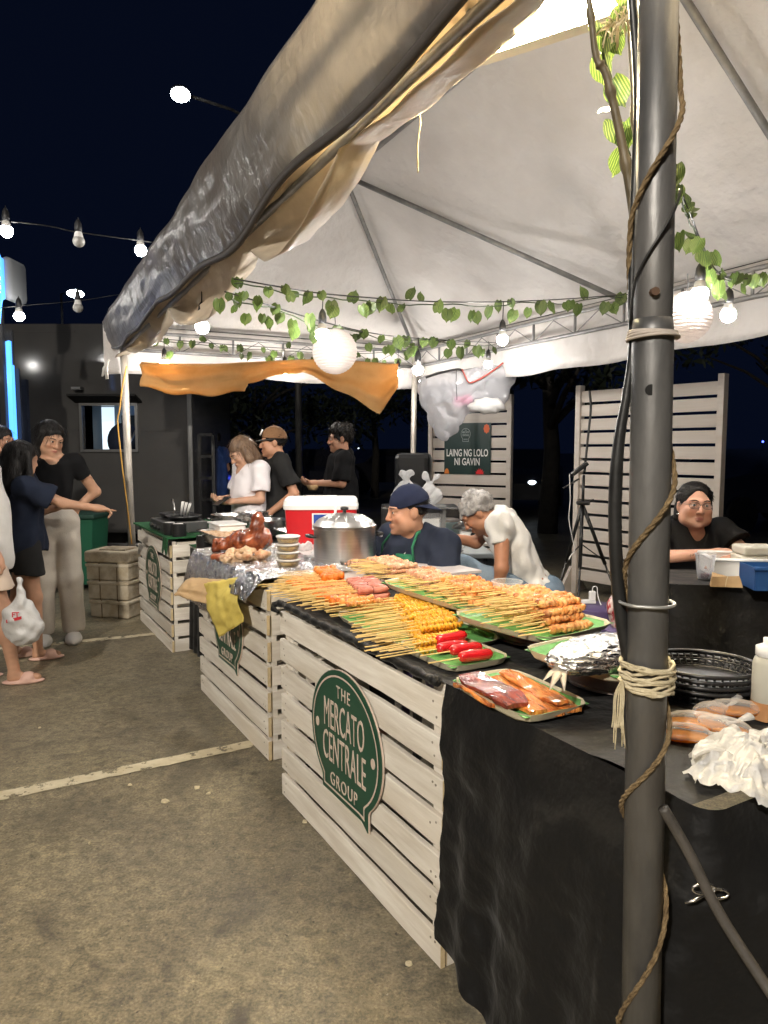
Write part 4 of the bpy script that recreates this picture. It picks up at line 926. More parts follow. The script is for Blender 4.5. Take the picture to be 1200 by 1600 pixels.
mb = MB(); mb.tube([(wx0 + .1, .05, wz0 - .25), (wx0 + .02, -.004, wz0 - .5), (wx0 + .05, -.004, wz0 - .9)], .004, 5); mb.build('hose', M['blackrub'], tr)
mb = MB(); mb.box((wx0 - .02, -.07, wz1 + .19), (.10, .10, .03)); mb.build('marker_lamp', M['trim'], tr)
for x in (x0 + .5, x0 + 1.7):
    w = MB(); w.lathe([(.10, -.09), (.30, -.10), (.34, -.07), (.34, .07), (.30, .10), (.10, .09)], 28); o = w.build('wheel', M['blackrub'], tr, smooth=True); o.rotation_euler = (R(90), 0, 0); o.location = (x, .30, .345)
    w = MB(); w.lathe([(0, -.085), (.12, -.08), (.18, -.105), (.2, -.08)], 20); w.build('rim', M['trim'], o, smooth=True)
mb = MB(); mb.box(((x0 + x1) / 2, 1.0, zb - .09), (x1 - x0 - .3, 1.5, .10)); mb.build('chassis', M['blackpl'], tr)
mb = MB(); mb.tube([(x0 + 1.3, -.1, zb - .13), (x1 - .2, -.1, zb - .13)], .022, 8); mb.tube([(x0 + 2.5, -.1, zb - .13), (x0 + 2.5, -.1, .0)], .02, 8); mb.tube([(x1 - .25, -.1, zb - .13), (x1 - .25, -.1, .0)], .02, 8); mb.build('step_rail', M['galv'], tr, smooth=True)

# blue lit kiosk and sign box at the left border
blue = mat('lit_blue_panel', (.05, .22, .70), emit=1.4, ecol=(.07, .30, .95)); Yk = 6.9
kk = thing('kiosk', 'blue lit kiosk at the left border beside the truck', 'kiosk', at(-40, 700, Yk) * Vector((1, 1, 0)) if False else Vector((at(-40, 700, Yk).x, Yk, 0)))
kx = lambda px: at(px, 700, Yk).x - kk.location.x
kz = lambda py: at(0, py, Yk).z
mb = MB(); mb.add([(kx(-60), 0, kz(560)), (kx(21), 0, kz(532)), (kx(21), 0, kz(575)), (kx(-60), 0, kz(600)), (kx(-60), .05, kz(560)), (kx(21), .05, kz(532)), (kx(21), .05, kz(575)), (kx(-60), .05, kz(600))], [(3, 2, 1, 0), (4, 5, 6, 7), (0, 1, 5, 4), (1, 2, 6, 5), (2, 3, 7, 6), (3, 0, 4, 7)]); mb.build('fascia', blue, kk)
mb = MB(); mb.box((kx(-20), .075, kz(566)), (kx(24) - kx(-60), .02, .62)); mb.build('fascia_light_block', M['blackpl'], kk)  # board added to keep the blue fascia glow off the truck wall
mb = MB(); mb.box((kx(18.5), .075, kz(640)), (.14, .02, kz(575) - kz(705))); mb.build('edge_light_block', M['blackpl'], kk)  # second added board, blocks the glow behind the blue edge
mb = MB(); mb.box(((kx(14) + kx(25)) / 2, .02, kz(690) / 2 + kz(575) / 2), (kx(25) - kx(16), .06, kz(575) - kz(700))); mb.build('lit_edge', blue, kk)
mb = MB(); mb.box((kx(21), .10, kz(575) / 2), (.06, .06, kz(575))); mb.build('post', M['blackpl'], kk)
mb = MB(); mb.box((kx(-30), .5, kz(700)), (kx(14) - kx(-60), .05, 1.4)); mb.build('back_wall', M['navytee'], kk)
mb = MB(); mb.box((kx(-22), .0, .45), (kx(20) - kx(-60), .5, .9)); mb.build('counter', M['blackpl'], kk)
mb = MB(); mb.ball((kx(6), -.05, kz(592)), .035, 10, 8); mb.build('bulb', M['bulbsky'], kk, smooth=True)
sb = thing('sign_box', 'rounded light box sign with blue and pink tubes above the kiosk', 'sign', (at(2, 450, 6.8).x, 6.8, kz(470)))
z_ = lambda py: at(0, py, 6.8).z - sb.location.z
mb = MB(); mb.bevbox((.06, .12, z_(435)), (.11, .34, z_(400) - z_(468)), .05); o = mb.build('case', mat('lit_case', (.22, .23, .24), emit=.06), sb, smooth=True)
mb = MB(); mb.bevbox((.028, -.06, z_(438)), (.07, .05, z_(405) - z_(470)), .02); mb.build('blue_face', blue, sb, smooth=True)
nm = mat('pink_tube', (.9, .2, .3), emit=2.2, ecol=(1, .22, .34))
for zz in (412, 425, 441, 455): mb = MB(); mb.tube([(.03 + .016 * math.cos(a), -.095, z_(zz) + .03 * math.sin(a)) for a in np.linspace(0, 5.2, 12)], .007, 6); mb.build('pink_tube', nm, sb, smooth=True)
mb = MB(); mb.tube([(-.02, -.1, z_(398)), (.03, -.1, z_(396)), (.06, -.1, z_(410)), (.06, -.1, z_(465)), (.04, -.1, z_(480)), (.02, -.1, z_(508))], .011, 6); mb.build('blue_tube', blue, sb, smooth=True)
mb = MB(); mb.box((-.05, .05, (z_(480) - 2.0 - .4) / 2), (.05, .05, sb.location.z + z_(480))); o = mb.build('mast', M['blackpl'], sb); o.location = (0, 0, (z_(480) - sb.location.z) / 2 - (z_(480) - 2.4) / 2)

# wheeled bin
bp = onz(116, 925, 0); bn_ = thing('wheeled_bin', 'green wheeled rubbish bin behind the woman in pale trousers', 'bin', bp)
gb = mat('green_bin_plastic', (.010, .085, .045), rough=.45)
mb = MB(); mb.box((0, .2, .40), (.42, .42, .66), taper=.82); mb.build('body', gb, bn_)
mb = MB(); mb.bevbox((0, .2, .755), (.47, .48, .05), .015); mb.build('lid', mat('dark_green_lid', (.010, .04, .028), rough=.45), bn_)
mb = MB(); mb.tube([(-.16, .43, .72), (.16, .43, .72)], .014, 8); mb.build('handle', gb, bn_)
for x in (-.2, .2): w = MB(); w.tube([(x - .025, .36, .09), (x + .025, .36, .09)], .09, 18); w.build('wheel', M['blackrub'], bn_)

# stacked foam boxes, lashed with cord
rrb = random.Random(12); sp = onz(174, 967, 0); zz = 0.0
names = ['foam box at the bottom of the stack beside the far crate', 'foam box in the middle of the stack beside the far crate', 'foam box with its lid on top of the stack']
for i, (w, h, dx) in enumerate(((.37, .155, .012), (.375, .165, .0), (.385, .15, -.006))):
    b = thing('foam_box', 'dirty beige ' + names[i], 'foam box', sp + Vector((dx, .17, zz)), R(-14 + 2 * i), 'stacked foam boxes')
    mb = MB(); mb.bevbox((0, 0, h / 2), (w, .30, h - .004), .012); mb.build('body', M['styro'], b)
    mb = MB(); mb.bevbox((0, 0, h - .022), (w + .014, .312, .03), .008); mb.build('rim', M['styro'], b)
    for x in (-.07, .09): c = MB(); c.box((x, -.1515, h / 2), (.006, .005, h)); c.build('cord', M['rope'], b)
    zz += h
lb = thing('foam_cover', 'thick dirty foam cover topping the stack of foam boxes', 'foam cover', sp + Vector((-.004, .17, zz)), R(-10))
mb = MB(); mb.bevbox((0, 0, .05), (.41, .325, .098), .018); mb.build('body', M['styro'], lb)
mb = MB(); mb.bevbox((.02, 0, .104), (.24, .20, .016), .006); mb.build('raised_panel', M['styro'], lb)
# yellow cord from the tent corner to the pole, white tassel
mb = MB(); mb.tube(smoothpath([at(x, y, 6.25) for x, y in [(198, 572), (192, 600), (187, 640), (184, 660), (190, 720), (200, 800), (206, 850)]]), .006, 6)
tag(mb.build('guy_rope', mat('yellow_cord', (.55, .30, .06), rough=.8), smooth=True), 'yellow cord slanting down beside the far tent pole', 'cord')
mb = MB(); rr = random.Random(4)
for k in range(9): x = rr.uniform(160, 168); mb.tube([at(170, 562, 6.2), at(x, 575, 6.2), at(x + rr.uniform(-2, 2), rr.uniform(584, 594), 6.2)], .006, 4)
tag(mb.build('cloth_tassel', M['whitetee'], smooth=True), 'frayed white tassel at the far tent corner', 'tassel')

# dark trees, far people, parked cars with lights
lf = mat('dark_foliage', (.008, .013, .006), (.014, .022, .009), scale=3, rough=.7); bk = mat('bark', (.022, .019, .016), (.035, .03, .025), scale=9, rough=.9, bump=.6)
def tree(label, p, h, r, seed, n=2600, tr_=.13):
    rr = random.Random(seed); t = thing('tree', label, 'tree', (p.x, p.y, 0), 0, 'dark trees behind the stall')
    mb = MB(); mb.tube([(0, 0, 0), (.05, 0, h * .3), (-.04, .05, h * .6), (0, 0, h * .85)], [tr_, tr_ * .8, tr_ * .55, tr_ * .2], 10)
    for k in range(7):
        a = rr.uniform(0, 6.28); z = h * rr.uniform(.38, .7); e = Vector((math.cos(a) * r * .75, math.sin(a) * r * .75, z + h * .2)); mb.tube([(0, 0, z), e * .5 + Vector((0, 0, z * .55)), e], [tr_ * .45, tr_ * .3, .02], 6)
    mb.build('trunk', bk, t, smooth=True); mb = MB()
    cl = [(rr.gauss(0, r * .5), rr.gauss(0, r * .5), h * .72 + rr.gauss(0, h * .13), rr.uniform(.35, .7) * r * .55) for _ in range(15)]
    for k in range(n):
        cx, cy, cz, cr_ = cl[rr.randrange(15)]; d = Vector((rr.gauss(0, 1), rr.gauss(0, 1), rr.gauss(0, 1))).normalized() * cr_ * rr.uniform(.55, 1.05); c = Vector((cx, cy, cz)) + d
        a, b = Vector((rr.gauss(0, 1), rr.gauss(0, 1), rr.gauss(0, 1))).normalized(), Vector((rr.gauss(0, 1), rr.gauss(0, 1), rr.gauss(0, 1))).normalized(); s = rr.uniform(.05, .10)
        mb.add([c - a * s * 1.6, c - b * s * .6, c + a * s * 1.6, c + b * s * .6], [(0, 1, 2, 3)])
    mb.build('crown', lf, t, fixn=False); return t
tree('dark tree with a bare trunk right of the poster screen', Vector((at(858, 700, 12).x, 12, 0)), 4.6, 2.0, 1, 3200, .17)
tree('dark tree at the far left behind the gap of the tent', Vector((at(400, 700, 19).x, 19, 0)), 3.6, 2.4, 2)
tree('dim tree behind the guy holding a bowl', Vector((at(585, 700, 21).x, 21, 0)), 4.2, 2.6, 3)
tree('dim tree at the right border behind the seated woman', Vector((at(1230, 700, 17).x, 17, 0)), 6.0, 2.6, 4)
# stepladder behind the truck corner
sl = thing('step_ladder', 'dull grey step ladder leaning at the truck corner', 'ladder', (at(316, 700, 8.9).x, 8.9, 0))
for x in (-.14, .14): mb = MB(); mb.box((x, 0, .80), (.04, .05, 1.60)); mb.build('rail', M['blackpl'], sl)
for k in range(6): mb = MB(); mb.box((0, 0, .25 + k * .27), (.26, .05, .035)); mb.build('rung', M['blackpl'], sl)
def car(label, px, Y, rz, seed, body=(.02, .02, .025), lit=None):
    t = thing('parked_car', label, 'car', (at(px, 700, Y).x, Y, 0), rz, 'parked cars in the dark lot'); bm_ = mat('car_paint', body, rough=.2, coat=.6)
    prof = [(-2.0, .35), (-2.05, .7), (-1.9, .9), (-1.2, 1.0), (-.6, 1.42), (.7, 1.45), (1.35, 1.02), (1.95, .95), (2.05, .6), (2.0, .35)]
    n = len(prof); mb = MB(); vs = [(x, y * (.86 if z > 1.1 else 1), z) for y in (-.82, .82) for x, z in prof]; mb.add(vs, [tuple(range(n)), tuple(range(2 * n - 1, n - 1, -1))] + [(i, (i + 1) % n, (i + 1) % n + n, i + n) for i in range(n)]); mb.build('body', bm_, t)
    for y in (-.765, .765): c = MB(); c.add([(-.95, y * 1.0, 1.05), (-.5, y * .97, 1.36), (.6, y * .97, 1.38), (1.1, y, 1.05), (-.95, y * 1.01, 1.05), (-.5, y * .99, 1.36), (.6, y * .99, 1.38), (1.1, y * 1.01, 1.05)], [(4, 5, 6, 7)]); c.build('window', M['blackpl'], t, fixn=False)
    for x in (-1.3, 1.3):
        for y in (-.78, .78): w = MB(); w.tube([(x, y - .1, .32), (x, y + .1, .32)], .32, 20); w.build('wheel', M['blackrub'], t)
    for y in (-.6, .6):
        c = MB(); c.ball((-2.02, y, .72), (.05, .09, .05), 12, 8); c.build('headlight', lit or M['trim'], t, smooth=True)
    return t
hl = mat('lit_headlight', (1, 1, 1), emit=4, ecol=(.8, .92, 1)); bl = mat('lit_blue_lamp', (.1, .1, 1), emit=5, ecol=(.06, .10, 1)); rd = mat('lit_red_lamp', (1, .1, .05), emit=1.4, ecol=(1, .1, .06))
car('dark car with pale headlights beyond the grey haired man', 812, 17, R(70), 1, lit=hl)
car('dark car with blue lamps between the cap man and the bowl guy', 497, 19, R(100), 2, lit=bl)
car('dark car at the right behind the large slatted screen', 1190, 13, R(20), 3, (.012, .02, .045))
car('dark car parked left of the poster screen', 600, 24, R(30), 4)
# far strips of small lamps
rr = random.Random(31); cols = [hl, hl, bl, rd, mat('lit_warm_lamp', (1, .8, .5), emit=5, ecol=(1, .75, .45))]
for i, (px, py, Y) in enumerate([(484, 712, 26), (508, 732, 26), (560, 700, 40), (580, 790, 22), (845, 770, 22), (862, 830, 16), (870, 838, 16), (878, 832, 16), (884, 842, 16), (868, 846, 16), (1180, 757, 20), (1144, 754, 20), (1144, 764, 20), (883, 776, 24), (596, 798, 18), (690, 705, 45), (855, 782, 30), (1192, 690, 40)]):
    q = at(px, py, Y); t = thing('lot_lamp', 'tiny lit lamp glinting far off in the dark lot', 'lamp', (q.x, q.y, 0), 0, 'far lamps in the dark lot')
    mb = MB(); mb.ball((0, 0, q.z), Y * rr.uniform(.0007, .0016), 8, 6); mb.build('lamp', cols[rr.randrange(5)] if i > 1 else bl, t, smooth=True)
    mb = MB(); mb.tube([(0, .02, 0), (0, .02, q.z)], .012, 5); mb.build('stake', M['blackpl'], t)

# ------------------------------------------------------------------ volume modelling (smooth unions of simple solids, meshed by surface nets)
class Vol:
    def __init__(s, lo, hi, h):
        s.lo = np.array(lo, dtype=np.float32); s.h = h; s.n = np.ceil((np.array(hi) - s.lo) / h).astype(int) + 1
        s.D = np.full(s.n, .25, dtype=np.float32); s.ax = [s.lo[i] + h * np.arange(s.n[i], dtype=np.float32) for i in range(3)]
    def like(s):
        t = Vol.__new__(Vol); t.lo, t.h, t.n, t.ax = s.lo, s.h, s.n, s.ax; t.D = np.full(s.n, .25, dtype=np.float32); return t
    def sl(s, lo, hi, m):
        a = np.clip(np.floor((np.array(lo) - m - s.lo) / s.h).astype(int), 0, s.n); b = np.clip(np.ceil((np.array(hi) + m - s.lo) / s.h).astype(int) + 1, 0, s.n)
        return tuple(slice(int(i), int(j)) for i, j in zip(a, b))
    def pts(s, q): return np.meshgrid(*[s.ax[i][q[i]] for i in range(3)], indexing='ij', sparse=True)
    def dist(s, q, pr, inf=0.0):
        X, Y, Z = s.pts(q); k = pr[0]
        if k == 'cone':
            a, b, ra, rb = pr[1:5]; a = np.array(a, dtype=np.float32); b = np.array(b, dtype=np.float32); d = b - a; L2 = float(d @ d) + 1e-9
            t = np.clip(((X - a[0]) * d[0] + (Y - a[1]) * d[1] + (Z - a[2]) * d[2]) / L2, 0, 1)
            return np.sqrt((X - a[0] - t * d[0]) ** 2 + (Y - a[1] - t * d[1]) ** 2 + (Z - a[2] - t * d[2]) ** 2) - (ra + (rb - ra) * t) - inf
        c, Rm, r = pr[1:4]; r = np.array(r, dtype=np.float32) + inf; x, y, z = X - c[0], Y - c[1], Z - c[2]
        if Rm is not None:
            m = np.array(Rm, dtype=np.float32); x, y, z = m[0, 0] * x + m[1, 0] * y + m[2, 0] * z, m[0, 1] * x + m[1, 1] * y + m[2, 1] * z, m[0, 2] * x + m[1, 2] * y + m[2, 2] * z
        k0 = np.sqrt((x / r[0]) ** 2 + (y / r[1]) ** 2 + (z / r[2]) ** 2); k1 = np.sqrt((x / r[0] ** 2) ** 2 + (y / r[1] ** 2) ** 2 + (z / r[2] ** 2) ** 2) + 1e-6
        return k0 * (k0 - 1) / k1
    def box(s, pr, inf):
        if pr[0] == 'cone':
            a, b = np.array(pr[1]), np.array(pr[2]); r = max(pr[3], pr[4]) + inf; return np.minimum(a, b) - r, np.maximum(a, b) + r
        r = max(pr[3]) + inf; c = np.array(pr[1]); return c - r, c + r
    def add(s, pr, k=.03, inf=0.0):
        lo, hi = s.box(pr, inf); q = s.sl(lo, hi, k + 3 * s.h)
        if any(v.stop - v.start < 2 for v in q): return
        d = s.dist(q, pr, inf); a = s.D[q]
        if k > 0: h = np.maximum(k - np.abs(a - d), 0) / k; s.D[q] = np.minimum(a, d) - h * h * k * .25
        else: s.D[q] = np.minimum(a, d)
    def cut(s, pr, k=.01, inf=0.0):
        lo, hi = s.box(pr, inf); q = s.sl(lo, hi, k + 3 * s.h)
        if any(v.stop - v.start < 2 for v in q): return
        d = -s.dist(q, pr, inf); a = s.D[q]; h = np.maximum(k - np.abs(a - d), 0) / max(k, 1e-6); s.D[q] = np.maximum(a, d) + h * h * k * .25
    def half(s, p, n):          # keep the side where (x-p).n < 0
        X, Y, Z = s.pts((slice(None),) * 3); s.D = np.maximum(s.D, ((X - p[0]) * n[0] + (Y - p[1]) * n[1] + (Z - p[2]) * n[2]).astype(np.float32))
    def rough(s, amp, f, seed, n=7, st=(1, 1, 1), ridge=False):
        idx = np.where(np.abs(s.D) < .04); x, y, z = s.ax[0][idx[0]] * st[0], s.ax[1][idx[1]] * st[1], s.ax[2][idx[2]] * st[2]; rr = np.random.RandomState(seed); o = np.zeros(len(x), dtype=np.float32)
        for i in range(n):
            d = rr.normal(size=3); d *= f * (1 + .45 * i) / np.linalg.norm(d); o += np.sin(x * d[0] + y * d[1] + z * d[2] + rr.uniform(0, 6.28) + 1.3 * np.sin(x * d[2] * .6 + z * d[1] * .5)) / (1 + .5 * i)
        if ridge: o = 1.2 - 2.4 * np.abs(o) ** .7
        s.D[idx] += (amp * o / 2).astype(np.float32)
    def net(s, smooth=1):
        D = s.D; S_ = D < 0; n = s.n
        c = [S_[i:n[0] - 1 + i, j:n[1] - 1 + j, k:n[2] - 1 + k] for i in (0, 1) for j in (0, 1) for k in (0, 1)]
        allm = c[0].copy(); anym = c[0].copy()
        for q in c[1:]: allm &= q; anym |= q
        act = np.argwhere(anym & ~allm)
        if len(act) == 0: return np.zeros((0, 3)), np.zeros((0, 4), int)
        cid = np.full(n - 1, -1, dtype=np.int64); cid[tuple(act.T)] = np.arange(len(act))
        vals = np.stack([D[act[:, 0] + i, act[:, 1] + j, act[:, 2] + k] for i in (0, 1) for j in (0, 1) for k in (0, 1)], 1)
        offs = np.array([(i, j, k) for i in (0, 1) for j in (0, 1) for k in (0, 1)], dtype=np.float32); sm = np.zeros((len(act), 3), dtype=np.float32); ct = np.zeros(len(act), dtype=np.float32)
        for a in range(8):
            for b in range(a + 1, 8):
                if np.abs(offs[a] - offs[b]).sum() == 1:
                    va, vb = vals[:, a], vals[:, b]; m = (va < 0) != (vb < 0); t = np.where(m, va / np.where(m, va - vb, 1), 0)[:, None]
                    sm += np.where(m[:, None], offs[a] + t * (offs[b] - offs[a]), 0); ct += m
        V = s.lo + s.h * (act + sm / np.maximum(ct, 1)[:, None]); F = []
        for ax in range(3):
            sh = [slice(None)] * 3; sh2 = [slice(None)] * 3; sh[ax] = slice(0, -1); sh2[ax] = slice(1, None)
            e = np.argwhere(S_[tuple(sh)] != S_[tuple(sh2)]); o1, o2 = [k for k in range(3) if k != ax]
            ok = (e[:, o1] > 0) & (e[:, o2] > 0) & (e[:, o1] < n[o1] - 1) & (e[:, o2] < n[o2] - 1); e = e[ok]
            if not len(e): continue
            def cell(d1, d2): q = e.copy(); q[:, o1] -= d1; q[:, o2] -= d2; return cid[tuple(q.T)]
            f = np.stack([cell(1, 1), cell(0, 1), cell(0, 0), cell(1, 0)], 1); ins = S_[tuple(e.T)]
            flip = ins if ax != 1 else ~ins
            f[~flip] = f[~flip][:, ::-1]; F.append(f)
        F = np.concatenate(F); F = F[(F >= 0).all(1)]
        for _ in range(smooth):
            acc = np.zeros_like(V); cn_ = np.zeros(len(V))
            for a, b in ((0, 1), (1, 2), (2, 3), (3, 0)):
                np.add.at(acc, F[:, a], V[F[:, b]]); np.add.at(acc, F[:, b], V[F[:, a]]); np.add.at(cn_, F[:, a], 1); np.add.at(cn_, F[:, b], 1)
            V = V * .5 + .5 * acc / np.maximum(cn_, 1)[:, None]
        return V, F
def np_mesh(name, V, F, mats):
    me = bpy.data.meshes.new(name); me.vertices.add(len(V)); me.vertices.foreach_set('co', np.asarray(V, dtype=np.float32).reshape(-1))
    me.loops.add(F.size); me.loops.foreach_set('vertex_index', F.reshape(-1).astype(np.int32)); me.polygons.add(len(F)); me.polygons.foreach_set('loop_start', np.arange(0, F.size, 4, dtype=np.int32))
    me.update(calc_edges=True); me.polygons.foreach_set('use_smooth', np.ones(len(F), dtype=bool))
    for m in (mats if isinstance(mats, (list, tuple)) else [mats]): me.materials.append(m)
    return me
def V3_(a): return np.array(a, dtype=float)
def vol_obj(name, vol, m, parent=None, smooth=1): V, F = vol.net(smooth); return link(name, np_mesh(name, V, F, m), parent)

# film of the refuse bag hung on the back truss
v = Vol((-.42, -.22, -.06), (.62, .22, .84), .012)
for x0, y0, x1, y1, r0, r1 in ((680, 598, 780, 590, .17, .15), (690, 615, 770, 618, .17, .13), (690, 630, 694, 668, .15, .11), (705, 600, 700, 650, .15, .12)): v.add(('cone', bq(x0, y0), bq(x1, y1), r0, r1), .06)
v.half(V3_(bq(730, 578)), V3_((-.10, 0, 1.0))); v.rough(.045, 9, 4, 6); v.rough(.016, 16, 9, 5, ridge=True); vol_obj('film', v, M['trashbag'], bo, 1)

# ------------------------------------------------------------------ skewers and trays
rs = random.Random(2024); ZT = .812
def lump(n, L, r, seed, gap=.75, sq=1.0, chunky=False):
    rr = random.Random(seed); mb = MB(); st = L / n
    for i in range(n):
        x = st * (i + .5); s1, s2, s3 = rr.uniform(.75, 1.2), rr.uniform(.75, 1.2), rr.uniform(.85, 1.15); p1, p2 = rr.uniform(0, 6), rr.uniform(0, 6)
        f = (lambda p, p1=p1, p2=p2: (1 + .16 * math.sin(4 * p.x + p1) * math.cos(5 * p.y + p2) + .10 * math.sin(9 * p.z + p1))) if not chunky else (lambda p, p1=p1: 1.0 / max(abs(p.x), abs(p.y), abs(p.z)) ** .55 * (1 + .05 * math.sin(7 * p.x + p1)))
        mb.ball((x, rr.uniform(-.12, .12) * r, rr.uniform(-.12, .12) * r), (st * gap * s3, r * s1, r * sq * s2), 9, 6, fn=f)
    return mb
def squiggle(L, r, seed):
    rr = random.Random(seed); mb = MB(); n = 46; pts = []; k = rr.uniform(8.5, 10.5); ph = rr.uniform(0, 6)
    for i in range(n + 1):
        t = i / n; a = t * k * 6.283 + ph; pts.append((L * t, r * .62 * math.cos(a), r * .50 * math.sin(a) + .0012 * math.sin(3 * a)))
    mb.tube(pts, [r * .55 * (1 + .12 * math.sin(i * 2.3)) for i in range(n + 1)], 6); return mb
def saus(L, r, seed, n=2):
    mb = MB(); w = L / n
    for i in range(n):
        pts = [(w * i + w * t, .002 * math.sin(t * 3 + seed), .002 * math.cos(t * 4 + seed)) for t in (0.01, .06, .15, .35, .6, .82, .93, .985)]; mb.tube(pts, [r * k for k in (.45, .85, 1.0, 1.02, 1.0, 1.0, .85, .4)], 10)
    return mb
KINDS_ = {'yellow': [squiggle(.155, .0112, i).mesh('meat_yellow', M['yellowmeat'], True) for i in range(4)],
          'orange': [lump(4, .10, .014, i, .62, chunky=True).mesh('meat_orange', M['orangemeat'], True) for i in range(4)],
          'sausage': [saus(.13, .0125, i).mesh('meat_sausage', M['sausage'], True) for i in range(3)],
          'pork': [lump(9, .135, .0115, 20 + i, .8).mesh('meat_pork', M['pork'], True) for i in range(5)],
          'pink': [lump(9, .125, .012, 40 + i, .8).mesh('meat_pink', M['pinkpork'], True) for i in range(5)],
          'brown': [lump(9, .15, .012, 60 + i, .8).mesh('meat_brown', M['brownpork'], True) for i in range(5)],
          'shrimp': [lump(10, .12, .016, 80 + i, .55, 1.1).mesh('meat_shrimp', M['pork2'] if 'pork2' in M else M['pinkpork'], True) for i in range(4)],
          'hotdog': [saus(.115, .0165, i, 1).mesh('meat_hotdog', M['hotdog'], True) for i in range(2)]}
STK = {}
def stick_mesh(a, b):
    k = (round(a, 2), round(b, 2))
    if k not in STK:
        mb = MB(); mb.tube([(-a, 0, 0), (b * .5, 0, 0), (b, 0, 0)], [.0021, .0021, .0014], 5); STK[k] = mb.mesh('stick_shape', M['stick'], True)
    return STK[k]
ML = {'yellow': .155, 'orange': .10, 'sausage': .13, 'pork': .135, 'pink': .125, 'brown': .15, 'shrimp': .12, 'hotdog': .115}
def skewer(kind, u, v, z, label, group, st=.14, yaw=.06, pitch=.03):
    p = C(u, v, z); o = link('skewer', stick_mesh(st, ML[kind] + .006), None, p, (rs.uniform(-.3, .3), rs.uniform(-pitch, pitch), TH + rs.uniform(-yaw, yaw)))
    tag(o, label, 'skewer', group); link('meat', KINDS_[kind][rs.randrange(len(KINDS_[kind]))], o, (0, 0, 0), (rs.uniform(0, 6.28), 0, 0)); return o
def rows(kind, u0, u1, step, vfn, z0, layers, dz, label, group, st=(.12, .18), yaw=.06, jit=.008):
    for l in range(layers):
        u = u0 + .4 * step * (l % 2) + l * step * .5
        while u < u1 - l * step * .5:
            skewer(kind, u + rs.uniform(-.2, .2) * step, vfn(u) + rs.uniform(-jit, jit), z0 + l * dz + rs.uniform(-.002, .002), label, group, rs.uniform(*st), yaw); u += step
gy = 'skewers piled on the front counter'
rows('pork', .64, 1.24, .024, lambda u: .06 + .10 * (1.2 - u), ZT + .015, 2, .02, 'pork skewer low in the pile between the sausages and the crate edge', gy, (.09, .15))
rows('orange', .70, 1.16, .055, lambda u: -.005 + .05 * (u - .7), ZT + .052, 1, .02, 'orange glazed ball skewer scattered over the stick ends', gy, (.03, .06), .2)
rows('pork', .62, 1.20, .050, lambda u: .02 + .06 * (u - .6), ZT + .058, 1, .02, 'pork skewer lying loose across the stick bed', gy, (.05, .09), .2)
rows('yellow', .115, .68, .0235, lambda u: .015 + .40 * (u - .12), ZT + .016, 2, .021, 'yellow curly intestine skewer in the front counter pile', gy, (.08, .20))
rows('yellow', .20, .66, .034, lambda u: .03 + .40 * (u - .12), ZT + .057, 1, .02, 'yellow curly intestine skewer on top of the front counter pile', gy, (.14, .24))
rows('sausage', .70, .99, .028, lambda u: .12 + .30 * (u - .70), ZT + .052, 2, .024, 'red sausage skewer on top of the pile behind the yellow skewers', gy, (.16, .26))
rows('orange', 1.00, 1.27, .030, lambda u: .12 + .25 * (u - 1.0), ZT + .05, 2, .027, 'orange battered ball skewer at the far end of the front pile', gy, (.13, .20))
rows('orange', .84, 1.04, .036, lambda u: .015 + .22 * (u - .84), ZT + .045, 1, .026, 'orange battered ball skewer lying at the crate edge', gy, (.06, .10))
def tray(name, label, u, v, du, dv, z, rot=0.0, liner=True, cat='tray', m=None):
    t = thing(name, label, cat, C(u, v, z), ROTC + rot); mb = MB()
    n = 8; prof = [(.0, 0), (.90, 0), (.955, .006), (1.0, .018), (1.02, .019), (1.0, .014), (.95, .0), (.90, -.005), (0, -.005)]
    def ring(k, z_):
        out = []
        for i in range(32):
            a = 2 * PI * (i + .5) / 32; c_, s_ = math.cos(a), math.sin(a); e = 6.0; q = (abs(c_) ** e + abs(s_) ** e) ** (-1 / e); out.append((du / 2 * c_ * q * k, dv / 2 * s_ * q * k, z_))
        return out
    vs = []; fs = []
    for k, z_ in prof: vs += ring(max(k, .001), z_)
    for i in range(len(prof) - 1): fs += [(i * 32 + k, i * 32 + (k + 1) % 32, (i + 1) * 32 + (k + 1) % 32, (i + 1) * 32 + k) for k in range(32)]
    mb.add(vs, fs); mb.build('dish', m or M['tray'], t, smooth=False)
    if liner:
        w = noise2(int(u * 100) + 7, 7, 30); mb = MB(); mb.grid(lambda a, b: ((a - .5) * du * .95, (b - .5) * dv * .95, .004 + .0025 * w(a * du, b * dv) + (.010 if max(abs(a - .5), abs(b - .5)) > .49 else 0)), 14, 12, thick=.001); mb.build('leaf_liner', M['greenpl'], t, smooth=True)
    return t
def tub(label, u, v, z0, h, r, rot=0.0, sx=1.25):
    t = thing('plastic_tub', label, 'tub', C(u, v, z0), ROTC + rot, 'upturned tubs raising the trays'); mb = MB()
    mb.lathe([(r * 1.06, 0), (r * 1.06, .006), (r, .008), (r * .92, h - .012), (r * .86, h - .002), (r * .6, h), (0, h)], 28, sx=sx); mb.build('shell', M['tub'], t, smooth=True)
    return smoothang(t.children[0], 35) and t
tray('food_tray', 'cream tray with green liner under the yellow skewers', .40, .17, .60, .34, ZT)
tray('food_tray', 'cream tray with green liner holding the red hotdogs', .085, .107, .30, .215, ZT + .001)
tray('food_tray', 'cream tray with green liner holding the glazed pork belly', -.292, .035, .305, .20, ZT + .001, R(-2))
tray('food_tray', 'cream tray with green liner under the shrimp and pork skewers', .535, .41, .56, .29, .884)
tray('food_tray', 'cream tray piled with browned pork skewers', .045, .375, .40, .33, .884, R(7))
tray('food_tray', 'cream tray with green liner under the foil wrapped fish', -.338, .245, .30, .215, .884, R(6))
tub('grey upturned tub under the shrimp skewer tray', .45, .42, ZT, .068, .085)
